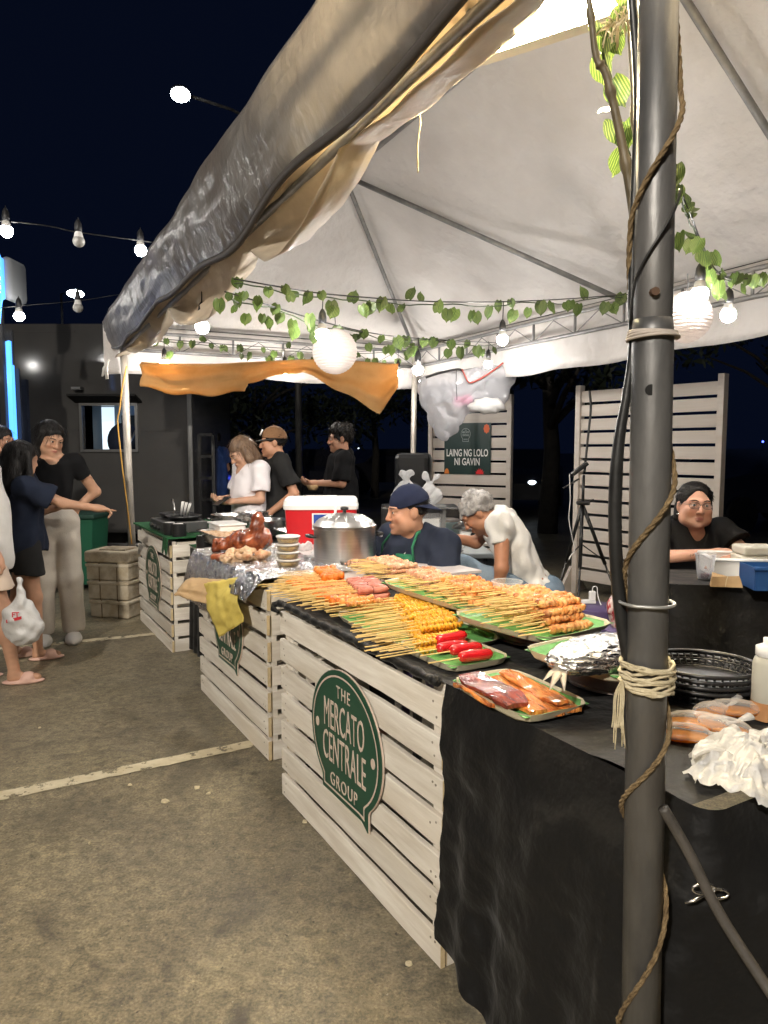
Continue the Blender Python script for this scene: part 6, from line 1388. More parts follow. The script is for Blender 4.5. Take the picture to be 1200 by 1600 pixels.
mb = MB(); mb.bevbox((0, .08, .055), (.20, .14, .11), .01); mb.build('body', M['white'], rc); mb = MB(); mb.tube([(-.01, .0, .07), (-.01, -.012, .07)], .022, 14); mb.build('knob', M['blackpl'], rc); mb = MB(); mb.lathe([(0, .17), (.07, .16), (.12, .125), (.125, .11)], 24, c=(-.03, .09, 0)); mb.build('lid', M['blackpl'], rc, smooth=True)
def knot_bag(label, p, r, h, seed):
    v = Vol((-.2, -.2, -.01), (.2, .2, h + .2), .008); v.add(E((0, 0, r * .8), (r, r * .8, r * .85)), .02); v.add(('cone', (0, 0, r), (0, 0, h), r * .55, .02), .05); v.add(('cone', (0, 0, h), (-.03, 0, h + .06), .012, .025), .01); v.add(('cone', (0, 0, h), (.035, 0, h + .055), .012, .022), .01); v.rough(.014, 40, seed)
    o = vol_obj('carrier_bag', v, M['bag'], None, 1); o.location = p; return tag(o, label, 'bag')
knot_bag('knotted translucent carrier bag right behind the cap', Vector((at(673, 800, 5.15).x, 5.15, pz_ + .28)), .08, .15, 3)
knot_bag('knotted translucent carrier bag above the cap vendor head', Vector((at(634, 775, 5.6).x, 5.6, .98)), .11, .2, 4)
bs = thing('stock_crates', 'stack of dark crates behind the cap vendor carrying the bags', 'crates', Vector((at(655, 800, 5.75).x, 5.75, 0)), 0)
for i in range(3): mb = MB(); mb.bevbox((0, 0, .16 + i * .325), (.62, .38, .31), .012); mb.build('crate', M['blackpl'], bs)
spk = thing('loudspeaker', 'black loudspeaker standing at the foot of the back tent pole', 'speaker', Vector((at(646, 700, 7.35).x, 7.35, 0)), R(-10))
mb = MB(); mb.bevbox((0, 0, 1.08), (.36, .30, .60), .05); mb.build('cabinet', M['blackpl'], spk, smooth=False)
mb = MB(); mb.tube([(0, 0, .8), (0, 0, .1)], .02, 10); mb.build('stand_pole', M['blackpl'], spk)
for k in range(3): a = k * 2.094; mb = MB(); mb.tube([(0, 0, .35), (.35 * math.cos(a), .35 * math.sin(a), .01)], .014, 8); mb.build('stand_leg', M['blackpl'], spk)
mb = MB(); mb.lathe([(.13, 0), (.125, .008), (.05, -.02), (0, -.01)], 24); o = mb.build('woofer', M['blackrub'], spk, smooth=True); o.location = (0, -.152, .96); o.rotation_euler = (R(90), 0, 0)
# tripod with phone holder, charger on purple stool
Yp = 5.3; tp = thing('tripod', 'black tripod with a tilted phone holder before the large screen', 'tripod', Vector((at(910, 700, Yp).x, Yp, 0)), 0)
L_ = lambda x, y, Y=Yp: at(x, y, Y) - tp.location
mb = MB(); mb.tube([L_(912, 742), L_(910, 800)], .011, 8); mb.build('column', M['blackpl'], tp, smooth=True)
mb = MB(); mb.bevbox(L_(905, 733), (.15, .05, .03), .006, rot=Matrix.Rotation(R(-38), 3, 'Y')); mb.build('phone_holder', M['blackpl'], tp)
mb = MB(); mb.tube([L_(905, 748), L_(880, 763)], .007, 6); mb.build('pan_handle', M['blackpl'], tp)
mb = MB(); mb.bevbox(L_(911, 786), (.09, .07, .03), .01); mb.build('hub', M['blackpl'], tp); mb = MB(); mb.tube([L_(914, 785), L_(928, 781)], .008, 6); mb.build('crank', M['blackpl'], tp)
hub = L_(910, 788)
for e in (Vector((-.10, -.34, 0)), Vector((.42, .02, 0)), Vector((-.16, .30, 0))):
    mb = MB(); mb.tube([hub, hub.lerp(e, .45)], .014, 8); mb.tube([hub.lerp(e, .44), e], .008, 8); lg_ = mb.build('leg', M['blackpl'], tp, smooth=True)
    mb = MB(); mb.tube([hub + Vector((0, 0, -.30)), hub.lerp(e, .42)], .005, 6); mb.build('spreader', M['blackpl'], tp)
mb = MB(); mb.tube(smoothpath([at(x, y, Yp - .08) for x, y in [(890, 741), (891, 780), (889, 810), (894, 840), (898, 858), (892, 868), (889, 874)]]), .004, 6); tag(mb.build('charging_cable', M['white'], smooth=True), 'white charging cable dangling from the tripod phone holder', 'cable')
mb = MB(); mb.tube(smoothpath([at(921, 610, Yp), at(923, 640, Yp), at(918, 690, Yp), at(913, 740, Yp)]), .009, 8); tag(mb.build('black_lead', M['blackrub'], smooth=True), 'black lead hanging down the screen to the tripod', 'lead')
def stool(label, p, r=.15, h=.46):
    t = thing('plastic_stool', label, 'stool', p, R(20), 'purple plastic stools'); mb = MB(); mb.lathe([(0, h), (r * .9, h), (r, h - .008), (r * 1.02, h - .05), (r * .98, h - .05), (r * .9, h - .02), (0, h - .02)], 30); smoothang(mb.build('seat', M['purple'], t), 40)
    mb = MB(); mb.lathe([(r * 1.02, h - .05), (r * 1.03, h - .10), (r * 1.01, h - .10)], 30); mb.build('apron', M['purple'], t, smooth=True)
    for k in range(4):
        a = PI / 4 + k * PI / 2; b = MB(); b.tube([(r * .85 * math.cos(a), r * .85 * math.sin(a), h - .06), (r * 1.12 * math.cos(a), r * 1.12 * math.sin(a), 0)], [.05, .035], 8, flat=.5); b.build('leg', M['purple'], t, smooth=True)
    return t
sp2 = onz(929, 946, .46); stool('purple plastic stool carrying the white charger', sp2 * Vector((1, 1, 0)) if False else Vector((sp2.x, sp2.y, 0)))
sp3 = onz(985, 985, .44); stool('purple plastic stool half hidden behind the near pole', Vector((sp3.x, sp3.y, 0)))
chp = onz(925, 943, .46); ch = thing('phone_charger', 'white plug and power strip on the purple stool', 'charger', chp, R(5)); mb = MB(); mb.bevbox((-.03, 0, .013), (.10, .035, .024), .005); mb.build('strip', M['white'], ch); mb = MB(); mb.bevbox((.0, 0, .052), (.038, .03, .055), .006); mb.build('plug', M['white'], ch)
mb = MB(); mb.tube(smoothpath([Vector((0, 0, .08)), Vector((.005, 0, .105)), Vector((.03, 0, .10)), Vector((.035, -.01, .04)), Vector((.05, -.10, -.05)), Vector((.12, -.14, -.14))]), .003, 6); mb.build('lead', M['white'], ch, smooth=True)
v = Vol((-.12, -.12, -.01), (.12, .12, .26), .007); v.add(E((0, 0, .10), (.075, .06, .11)), .0); v.add(E((0, 0, .2), (.03, .03, .05)), .04); v.rough(.012, 40, 8)
o = vol_obj('patterned_bag', v, mat('red_striped_cloth', (.36, .03, .04), (.55, .45, .42), scale=34, stretch=(1, 1, .3), rough=.7, lo=.47, hi=.52, c3=(.02, .012, .012), scale3=18), None, 1); o.location = Vector((sp3.x - .05, sp3.y, .45)); tag(o, 'red and white patterned cloth bag on the hidden stool', 'bag')
# ------------------------------------------------------------------ things on the right table
cp = onz(1101, 905, .803); cu = thing('plastic_cup', 'clear plastic cup with a little dark drink before the seated woman', 'cup', cp, 0)
mb = MB(); mb.lathe([(0, .002), (.030, .002), (.033, .004), (.046, .118), (.050, .12), (.049, .123), (.043, .118), (.029, .006), (0, .005)], 30); mb.build('cup_wall', film('cup_film', (.85, .85, .86), .06, .10, .3, 60), cu, smooth=True)
mb = MB(); mb.lathe([(0, .005), (.029, .006), (.0315, .027), (0, .028)], 26); mb.build('drink', mat('dark_drink', (.05, .008, .02), rough=.1), cu, smooth=True)
pk_ = thing('paper_packet', 'folded brown paper packet with a rubber band on the right table', 'packet', onz(1137, 917, .803), R(-12)); mb = MB()
mb.add([(-.075, -.01, 0), (.06, -.01, 0), (.075, .05, 0), (-.065, .05, 0), (-.07, -.005, .045), (.045, -.005, .052), (.06, .02, .03), (-.06, .03, .06)], [(3, 2, 1, 0), (4, 5, 6, 7), (0, 1, 5, 4), (1, 2, 6, 5), (2, 3, 7, 6), (3, 0, 4, 7)]); mb.build('wrap', M['kraft'], pk_)
mb = MB(); mb.tube([(-.012, -.012, .002), (-.009, -.009, .03), (-.002, -.006, .051)], .0016, 5); mb.build('band', M['twine'], pk_)
wbk = thing('white_basket', 'white perforated plastic basket on the right table', 'basket', onz(1125, 905, .803) + Vector((.0, .06, 0)), R(-9)); bw_, bd_, bh_ = .36, .26, .085
for c_, d_ in (((bw_ / 2, 0, bh_ / 2), (bw_, .006, bh_)), ((bw_ / 2, bd_, bh_ / 2), (bw_, .006, bh_)), ((0, bd_ / 2, bh_ / 2), (.006, bd_ - .006, bh_)), ((bw_, bd_ / 2, bh_ / 2), (.006, bd_ - .006, bh_))): mb = MB(); mb.box(c_, d_); mb.build('wall', M['white'], wbk)
mb = MB(); mb.box((bw_ / 2, bd_ / 2, .004), (bw_ - .012, bd_ - .012, .006)); mb.build('floor', M['white'], wbk)
for y in (-.004, bd_ + .004): mb = MB(); mb.tube([(-.008, y, bh_), (bw_ + .008, y, bh_)], .009, 8); mb.build('rim', M['white'], wbk, smooth=True)
mb = MB(); mb.tube([(-.004, -.004, bh_), (-.004, bd_ + .004, bh_)], .009, 8); mb.build('rim', M['white'], wbk, smooth=True)
for k in range(6): mb = MB(); mb.box((.10 + k * .035, bd_ - .0045, .05), (.006, .004, .022)); mb.build('slot', M['blackpl'], wbk)
bb = thing('blue_crate', 'small blue plastic crate at the right border of the side table', 'crate', onz(1180, 923, .803), R(-6)); mb = MB()
for c_, d_ in (((.1, 0, .05), (.2, .006, .10)), ((0, .09, .05), (.006, .174, .10)), ((.1, .18, .05), (.2, .006, .10)), ((.2, .09, .05), (.006, .174, .10)), ((.1, .09, .004), (.188, .168, .006))): mb = MB(); mb.box(c_, d_); mb.build('wall', M['bluepl'], bb)
mb = MB(); mb.bevbox((.1, -.004, .098), (.225, .022, .018), .005); mb.build('rim', M['bluepl'], bb)
for i in range(3): b_ = thing('takeout_box', ['pale takeout box at the bottom behind the blue crate', 'pale takeout box in the middle behind the blue crate', 'pale takeout box on top behind the blue crate'][i], 'box', onz(1190, 905, .803) + Vector((.06 + .006 * i, .20, .0 + .046 * i)), R(-6 + 2 * i), 'pale takeout boxes'); mb = MB(); mb.bevbox((0, 0, .0225), (.18, .15, .044), .01); mb.build('shell', mat('cream_carton', (.60, .57, .48), rough=.6) if i == 0 else bpy.data.materials['cream_carton'], b_)

# ------------------------------------------------------------------ people
def V3(*a): return np.array(a, dtype=float)
def frame(zdir, xdir):
    z = np.array(zdir, float); z /= np.linalg.norm(z); x = np.array(xdir, float); x = x - z * (x @ z); x /= np.linalg.norm(x); y = np.cross(z, x); return np.stack([x, y, z], 1)
def euler(yaw, pitch, roll=0.0):
    a, b, c = R(yaw), R(pitch), R(roll)
    Rz = np.array([[math.cos(a), -math.sin(a), 0], [math.sin(a), math.cos(a), 0], [0, 0, 1]]); Rx = np.array([[1, 0, 0], [0, math.cos(b), -math.sin(b)], [0, math.sin(b), math.cos(b)]])
    Ry = np.array([[math.cos(c), 0, math.sin(c)], [0, 1, 0], [-math.sin(c), 0, math.cos(c)]]); return Rz @ Rx @ Ry
def standing(s=1.0, **k):
    J = dict(pelvis=(0, 0, .90), chest=(0, .0, 1.20), neck=(0, .012, 1.365), head=(0, -.01, 1.50), shL=(.165, .01, 1.325), shR=(-.165, .01, 1.325), elL=(.21, .03, 1.06), elR=(-.21, .03, 1.06), wrL=(.215, -.05, .83), wrR=(-.215, -.05, .83),
             hipL=(.085, 0, .87), hipR=(-.085, 0, .87), knL=(.095, -.015, .48), knR=(-.095, -.015, .48), anL=(.10, .02, .085), anR=(-.10, .02, .085))
    J.update(k); return {q: V3(*p) * s for q, p in J.items()}
def limb_prims(J, w=1.0, s=1.0):
    P = []; Rt = frame(J['chest'] - J['pelvis'], J['shL'] - J['shR']); Rp = frame(J['chest'] - J['pelvis'], J['hipL'] - J['hipR']); mid = (J['pelvis'] + J['chest']) / 2
    P.append(('torso', ('ell', J['pelvis'], Rp, (.150 * w * s, .108 * w * s, .125 * s)), .05)); P.append(('torso', ('ell', mid, Rt, (.130 * w * s, .098 * w * s, .17 * s)), .05)); P.append(('torso', ('ell', J['chest'], Rt, (.150 * w * s, .104 * w * s, .165 * s)), .05))
    P.append(('torso', ('cone', J['shL'], J['shR'], .056 * s, .056 * s), .05)); P.append(('torso', ('cone', J['neck'] - (J['neck'] - J['chest']) * .15, J['neck'], .085 * s, .06 * s), .05))
    for sd in 'LR':
        P.append(('uarm' + sd, ('cone', J['sh' + sd], J['el' + sd], .050 * s * w ** .5, .038 * s), .03)); P.append(('farm' + sd, ('cone', J['el' + sd], J['wr' + sd], .038 * s, .026 * s), .02))
        P.append(('thigh' + sd, ('cone', J['hip' + sd], J['kn' + sd], .082 * s * w ** .5, .052 * s), .04)); P.append(('shin' + sd, ('cone', J['kn' + sd], J['an' + sd], .050 * s, .034 * s), .03))
        calf = J['kn' + sd] + (J['an' + sd] - J['kn' + sd]) * .3; P.append(('shin' + sd, ('ell', calf + V3(0, .018, 0) * s, None, (.046 * s, .05 * s, .10 * s)), .03))
    return P
def hand_prims(wr, el, up, side, curl=.5, point=False, s=1.0):
    # palm along the forearm; up = back of the hand; fingers of unequal length bend at two knuckles; thumb leaves the side
    d = wr - el; d = d / np.linalg.norm(d); up = np.array(up, float); up = up - d * (up @ d); up /= np.linalg.norm(up); sd = np.cross(d, up) * side
    P = [('hand', ('cone', wr, wr + d * .035 * s, .026 * s, .028 * s), .02), ('hand', ('ell', wr + d * .055 * s, np.stack([np.cross(d, up), up, d], 1), (.040 * s, .017 * s, .046 * s)), .015)]
    for i, (o, L, r) in enumerate(((.028, .070, .0085), (.010, .078, .009), (-.010, .073, .0085), (-.027, .058, .0075))):
        b = wr + d * .088 * s + sd * o * s; c = curl if not (point and i == 0) else .03
        if point and i > 0: c = 1.25
        a1, a2 = c * .7, c * 1.6; m = b + (d * math.cos(a1) - up * math.sin(a1)) * L * .5 * s; e = m + (d * math.cos(a2) - up * math.sin(a2)) * L * .5 * s
        P += [('hand', ('cone', b - d * .012 * s, m, r * 1.05 * s, r * s), .006), ('hand', ('cone', m, e, r * s, r * .8 * s), .004)]
    tb = wr + d * .028 * s + sd * .028 * s; tm = tb + (d * .6 + sd * .55 - up * .3) * .04 * s; te = tm + (d * .85 + sd * .1 - up * .5 * curl) * .032 * s
    return P + [('hand', ('cone', tb, tm, .013 * s, .0105 * s), .010), ('hand', ('cone', tm, te, .010 * s, .008 * s), .004)]
def head_prims(c, Rh, s, fat=1.0):
    f = lambda *p: c + Rh @ (V3(*p) * s); E_ = lambda p, r: ('ell', f(*p), Rh, tuple(np.array(r) * s)); Cn = lambda a, b, ra, rb: ('cone', f(*a), f(*b), ra * s, rb * s)
    A = [(E_((0, .016, .030), (.074, .092, .087)), .0), (E_((0, -.026, -.035), (.060 * fat, .062, .082)), .04), (E_((0, -.050, -.085), (.040 * fat, .036, .028)), .03)]
    for x in (-1, 1): A += [(E_((x * .040 * fat, -.062, -.028), (.024, .022, .022)), .02), (Cn((x * .010, -.086, .020), (x * .045, -.074, .021), .010, .009), .014), (E_((x * .050 * fat, -.02, -.065), (.022, .04, .03)), .03)]
    cuts = [(E_((x * .031, -.097, .003), (.017, .016, .011)), .012) for x in (-1, 1)]
    B = [(Cn((0, -.090, .010), (0, -.108, -.030), .0085, .0115), .010), (E_((0, -.106, -.033), (.012, .010, .009)), .006)]
    for x in (-1, 1): B += [(E_((x * .012, -.098, -.035), (.009, .010, .008)), .006), (E_((x * .076, .012, -.008), (.010, .020, .031)), .010), (E_((x * .079, .004, -.008), (.006, .010, .018)), .004), (E_((x * .0305, -.081, .0095), (.0165, .0115, .0075)), .005), (E_((x * .0305, -.081, -.0045), (.0155, .0105, .0060)), .005)]
    B += [(E_((0, -.091, -.061), (.023, .010, .0062)), .006), (E_((0, -.090, -.072), (.019, .010, .0068)), .006), (E_((0, -.080, -.100), (.020, .016, .014)), .012)]
    return A, cuts, B
def prim_bounds(ps, pad):
    lo, hi = np.full(3, 9.), np.full(3, -9.)
    for p in ps:
        if p[0] == 'cone': r = max(p[3], p[4]); a = np.minimum(p[1], p[2]) - r; b = np.maximum(p[1], p[2]) + r
        else: r = max(p[3]); a, b = np.array(p[1]) - r, np.array(p[1]) + r
        lo = np.minimum(lo, a); hi = np.maximum(hi, b)
    return lo - pad, hi + pad
def tone_attr(me, V, c, Rh, s, base, lip, beard=0.0):
    n = len(V); col = np.tile(np.array([*base, 1.0]), (n, 1)); q = ((V - c) @ Rh) / s
    def blob(p, r, colr, k=1.0):
        d = np.sqrt((((q - np.array(p)) / np.array(r)) ** 2).sum(1)); w = np.clip(1.4 - d, 0, 1)[:, None] * k; col[:, :3] = col[:, :3] * (1 - w) + np.array(colr) * w
    b = np.array(base)
    blob((0, -.098, -.0665), (.024, .016, .0085), lip, .9); blob((0, -.100, -.0665), (.020, .02, .0014), b * .35, .45)
    for x in (-1, 1): blob((x * .04, -.08, -.035), (.022, .03, .02), b * np.array([1.10, .86, .82]), .45); blob((x * .012, -.108, -.040), (.004, .006, .003), b * .25, .8); blob((x * .0305, -.092, .006), (.016, .012, .0018), b * .15, .8)
    blob((0, -.11, -.032), (.014, .02, .014), b * np.array([1.08, .85, .8]), .4)
    rg = np.random.RandomState(int(abs(c[2]) * 1e4) % 997); o = np.zeros(n)
    for i in range(7): d = rg.normal(size=3); d *= (30 + 35 * i) / np.linalg.norm(d); o += np.sin(V @ d + rg.uniform(0, 6.28)) / (1 + .4 * i)
    col[:, :3] *= (1 + .055 * o)[:, None]
    if beard: blob((0, -.085, -.085), (.050, .05, .032), b * np.array([.62, .60, .62]), beard); blob((0, -.10, -.050), (.026, .02, .007), b * np.array([.5, .48, .5]), beard)
    a = me.attributes.new('tone', 'FLOAT_COLOR', 'POINT'); a.data.foreach_set('color', col.astype(np.float32).reshape(-1))
def strands(o, m, P, style, seed, n=900):
    # thin locks following the head of hair, so its outline is not a smooth cap
    me = o.data; k = len(me.polygons)
    if k == 0: return
    c = np.empty(k * 3, dtype=np.float32); nr = np.empty(k * 3, dtype=np.float32); me.polygons.foreach_get('center', c); me.polygons.foreach_get('normal', nr); c = c.reshape(-1, 3); nr = nr.reshape(-1, 3)
    rg = np.random.RandomState(seed); i = rg.randint(0, k, n); c, nr = c[i], nr[i]; dn = P.Rh @ V3(0, .25, -1.0); bk = P.Rh @ V3(0, 1.0, -.25)
    if style in ('long', 'bob'): d = np.tile(dn, (n, 1)) + rg.normal(0, .12, (n, 3)); L = rg.uniform(.04, .10, n); lift = .03
    elif style == 'messy': d = rg.normal(0, 1, (n, 3)) + bk * .3; L = rg.uniform(.02, .04, n); lift = .7
    elif style == 'back': d = np.tile(bk, (n, 1)) + rg.normal(0, .15, (n, 3)); L = rg.uniform(.03, .05, n); lift = .04
    else: d = np.tile(bk, (n, 1)) * .7 + rg.normal(0, .5, (n, 3)) + V3(0, 0, .2); L = rg.uniform(.010, .022, n); lift = .45
    d = d - nr * (d * nr).sum(1)[:, None] + nr * lift; d /= np.linalg.norm(d, axis=1)[:, None] + 1e-6; w = np.cross(d, nr + rg.normal(0, .3, (n, 3))); w /= np.linalg.norm(w, axis=1)[:, None] + 1e-6; w *= .0013; g = V3(0, 0, -1)
    a = c - nr * .002; b = a + d * (L * .5)[:, None]; e = b + (d + g * .35) * (L * .5)[:, None]
    V = np.stack([a - w, a + w, b - w, b + w, e - w * .3, e + w * .3], 1).reshape(-1, 3); q = np.arange(n)[:, None] * 6; F = np.concatenate([q + np.array([[0, 1, 3, 2]]), q + np.array([[2, 3, 5, 4]])])
    s_ = link('locks', np_mesh('locks', V, F, m), o); s_['kind'] = 'stuff'
class Person:
    def __init__(s, label, loc, theta, J, h=.0065, w=1.0, sc=1.0, hs=1.0, hrot=(0, 0, 0), tone=(.40, .20, .115), lip=(.34, .10, .075), hands=None, fat=1.0, detail=True, feet=True, beard=0.0):
        s.root = thing('person', label, 'person', loc, R(theta)); s.J, s.h, s.w, s.sc, s.hs = J, h, w, sc, hs; s.Rh = euler(*hrot); s.hc = J['head']
        s.limbs = limb_prims(J, w, sc); P = [(p, k) for _, p, k in s.limbs]; hp = []
        hands = hands or {}
        for sd, sg in (('L', 1), ('R', -1)):
            o = hands.get(sd, {}); 
            if o is not None: hp += hand_prims(J['wr' + sd], J['el' + sd], o.get('up', (0, -.3, 1)), o.get('side', sg), o.get('curl', .5), o.get('point', False), sc * o.get('s', 1.0))
        P += [(p, k) for _, p, k in hp]; nb = J['neck']; f = lambda *p: s.hc + s.Rh @ (V3(*p) * hs)
        P.append((('cone', nb - (nb - J['chest']) * .1, f(0, .022, -.055), .060 * sc * w ** .3, .050 * hs), .03))
        if feet:
            for sd in 'LR':
                a = J['an' + sd]; dr = J.get('ft' + sd, V3(0, -1, 0)); dr = dr / np.linalg.norm(dr); P += [(('cone', a + V3(0, .01, -.045) * sc, a + (dr * .13 + V3(0, 0, -.055)) * sc, .034 * sc, .026 * sc), .03)]
        A, cuts, B = head_prims(s.hc, s.Rh, hs, fat); allp = [p for p, k in P] + [p for p, k in A + B]; lo, hi = prim_bounds(allp, .03); v = Vol(lo, hi, h)
        for p, k in P: v.add(p, k)
        for p, k in A: v.add(p, max(k, .02))
        for p, k in cuts: v.cut(p, k)
        for p, k in B: v.add(p, k)
        Vv, F = v.net(1); me = np_mesh('body', Vv, F, M['skin']); tone_attr(me, Vv, s.hc, s.Rh, hs, tone, lip, beard); s.body = link('body', me, s.root)
        if detail:
            rot = Matrix([list(r_) for r_ in s.Rh])
            for x in (-1, 1):
                mb = MB(); mb.ball((0, 0, 0), .0112 * hs, 14, 10)
                e = mb.build('eye', [M['eyewhite'], M['eyedark']], s.root, smooth=True); e.location = f(x * .0305, -.0812, .0035)
                iris = Vector(s.Rh @ V3(.0, -1, -.08))
                for p in e.data.polygons:
                    if p.center.normalized().dot(iris) > .80: p.material_index = 1
                mb = MB(); pts = [f(x * .013, -.0985, .0215), f(x * .026, -.0985, .0275), f(x * .040, -.091, .0275), f(x * .052, -.078, .022)]; mb.tube([Vector(p) for p in pts], [.0022 * hs, .0034 * hs, .0032 * hs, .0012 * hs], 6, flat=.8); mb.build('eyebrow', M['brow'], s.root, smooth=True)
    def f(s, *p): return s.hc + s.Rh @ (V3(*p) * s.hs)
    def E(s, p, r): return ('ell', s.f(*p), s.Rh, tuple(np.array(r) * s.hs))
    def vol(s, ps, pad=.05, h=None): lo, hi = prim_bounds(ps, pad); return Vol(lo, hi, h or s.h)
    def garment(s, name, m, tags, inf, cuts=(), wr=.010, wf=16, seed=1, extra=(), st=(1, 1, .8), sub=(), k=.03, parts=None):
        ps = [(p, kk) for t, p, kk in s.limbs if t in tags] + [(p, k) for p in extra]; v = s.vol([p for p, _ in ps], inf + .05)
        for p, kk in ps: v.add(p, kk, inf)
        for p in sub: v.cut(p, .008)
        for a, n in cuts: v.half(a, n / np.linalg.norm(n))
        v.rough(wr, wf, seed, 7, st); o = vol_obj(name, v, m, s.root, 1); return o
    def tee(s, m, hem, sleeve=.62, inf=.016, seed=1, vneck=0.0, wr=.012, name='shirt', flare=0.0, hemn=None, neckr=.066):
        J = s.J; ex = []; 
        for sd in 'LR':
            a, b = J['sh' + sd], J['sh' + sd] + (J['el' + sd] - J['sh' + sd]) * sleeve; ex.append(('cone', a, b, .050 * s.sc * s.w ** .5, .052 * s.sc * s.w ** .5 + flare * .5))
        up = (J['neck'] - J['chest']); up /= np.linalg.norm(up); nk = J['neck']; 
        fw = np.cross(J['shL'] - J['shR'], up); fw /= np.linalg.norm(fw); fw = -fw if fw[1] > 0 and abs(fw[1]) > .3 else fw
        sub = [('cone', nk - up * .0, nk + up * .14, neckr * s.sc, neckr * 1.1 * s.sc), ('ell', nk + up * .02 + fw * .055 * s.sc, None, (.055 * s.sc, .05 * s.sc, (.055 + vneck) * s.sc))]
        if vneck: sub.append(('cone', nk + fw * .07 * s.sc * s.w + up * .02, nk + fw * (.140 * s.w + .02) * s.sc - up * (.03 + vneck) * s.sc, .060 * s.sc, .016 * s.sc))
        ps = [(p, kk) for t, p, kk in s.limbs if t == 'torso']
        if flare: ps.append((('cone', J['chest'] + (J['pelvis'] - J['chest']) * .35, J['pelvis'] + (J['pelvis'] - J['chest']) * .35, (.105 + flare * .3) * s.w * s.sc, (.115 + flare) * s.w * s.sc), .08))
        v = s.vol([p for p, _ in ps] + ex, .08)
        for p, kk in ps: v.add(p, kk, inf)
        for sd, p in zip('LR', ex):
            t = v.like(); t.add(p, 0, inf * .9); b = p[2]; d = b - p[1]; t.half(b - d / np.linalg.norm(d) * .012, d / np.linalg.norm(d)); q = t.D; a = v.D; hh = np.maximum(.03 - np.abs(a - q), 0) / .03; v.D = np.minimum(a, q) - hh * hh * .03 * .25
        for p in sub: v.cut(p, .008)
        v.half(V3(0, 0, hem) if np.isscalar(hem) else hem, V3(0, 0, -1.) if hemn is None else hemn / np.linalg.norm(hemn)); v.rough(wr, 15, seed, 7, (1, 1, .75)); v.rough(wr * .5, 38, seed + 50, 5, (1, 1, .6))
        return vol_obj(name, v, m, s.root, 1)
    def hair(s, m, style='short', seed=1, wr=.005, name='hair', vol=.0):
        ps = [s.E((0, .020, .034), (.083 + vol, .099 + vol, .093 + vol))]; add = []
        if style in ('long', 'bob'):
            L = -.11 if style == 'bob' else -.24
            add += [('cone', s.f(0, .045, .03), s.f(0, .07, L * .75), .082 * s.hs, .060 * s.hs)]
            for x in (-1, 1): add += [('cone', s.f(x * .068, .005, .03), s.f(x * .082, .0, L * .55), .030 * s.hs, .034 * s.hs), ('cone', s.f(x * .082, .0, L * .55), s.f(x * .078, -.03 if style == 'long' else .0, L), .034 * s.hs, .016 * s.hs)]
        if style == 'messy':
            rr = random.Random(seed)
            for k in range(26): a = rr.uniform(0, 6.28); b = rr.uniform(.2, 1.35); add.append(('ell', s.f(.078 * math.cos(a) * math.cos(b * .8), .018 + .092 * math.sin(a) * math.cos(b * .8), .045 + .082 * math.sin(b)), None, (.026, .026, .026)))
        v = s.vol(ps + add, .05, min(s.h, .006))
        v.add(ps[0], 0)
        for p in add: v.add(p, .02)
        if style in ('short', 'crop', 'messy', 'under', 'back'):
            n = s.Rh @ V3(0, -.55, -1.0); v.half(s.f(0, .02, -.022 if style != 'crop' else -.006), n / np.linalg.norm(n))
        fr = .052 if style != 'bob' else .046
        if style == 'back': v.cut(s.E((0, -.105, .035), (.062, .055, .062)), .02)
        v.cut(s.E((0, -.095, -.035), (fr + .020, .075, fr + .045)), .012); v.cut(s.E((0, -.10, -.10), (.062, .075, .11)), .012)
        for x in (-1, 1):
            if style not in ('long', 'bob'): v.cut(s.E((x * .082, .004, -.012), (.014, .026, .036)), .006)
        v.rough(wr, 55, seed, 8, (1, 1, .35) if style in ('long', 'bob') else (1, 1, 1)); o = vol_obj(name, v, m, s.root, 1); strands(o, m, s, style, seed); return o
    def cap(s, m, brimm, back=False, name='cap'):
        v = s.vol([s.E((0, .016, .034), (.09, .108, .10))], .04, .005); v.add(s.E((0, .016, .034), (.089, .106, .102)), 0); n = s.Rh @ V3(0, -.10 if not back else .22, -1.0); v.half(s.f(0, 0, .034), n / np.linalg.norm(n)); v.rough(.003, 30, 4); o = vol_obj(name, v, m, s.root, 1)
        rot = Matrix([list(r_) for r_ in s.Rh]); mb = MB(); sg = 1 if back else -1; tilt = -.22 if not back else .75
        def fn(a, b):
            an = PI * a; rx = .076 + .006 * b; r = b * .078; x = math.cos(an) * (rx + .004) ; y = sg * (.085 * math.sin(an) + r * math.sin(an) ** .8 * (1 if True else 0)) + .016; z = .036 - r * math.sin(an) * (.22 if not back else .62) - .03 * x * x / .006 * .2; return s.f(x, y, z)
        mb.grid(fn, 22, 6, thick=.004); mb.build('brim', brimm, o, smooth=True); mb = MB(); mb.ball(s.f(0, .016, .135), .008 * s.hs, 10, 6); mb.build('button', m, o, smooth=True); return o
def seated(**k):
    J = dict(pelvis=(0, 0, .52), chest=(0, -.02, .82), neck=(0, -.02, .985), head=(0, -.04, 1.11), shL=(.18, -.01, .945), shR=(-.18, -.01, .945), elL=(.25, -.05, .70), elR=(-.25, -.05, .70), wrL=(.15, -.28, .72), wrR=(-.15, -.28, .72),
             hipL=(.09, -.02, .50), hipR=(-.09, -.02, .50), knL=(.13, -.42, .50), knR=(-.13, -.42, .50), anL=(.13, -.40, .09), anR=(-.13, -.40, .09)); J.update(k); return {q: V3(*p) for q, p in J.items()}
def gnd(px, Y): p = at(px, 700, Y); return Vector((p.x, Y, 0))
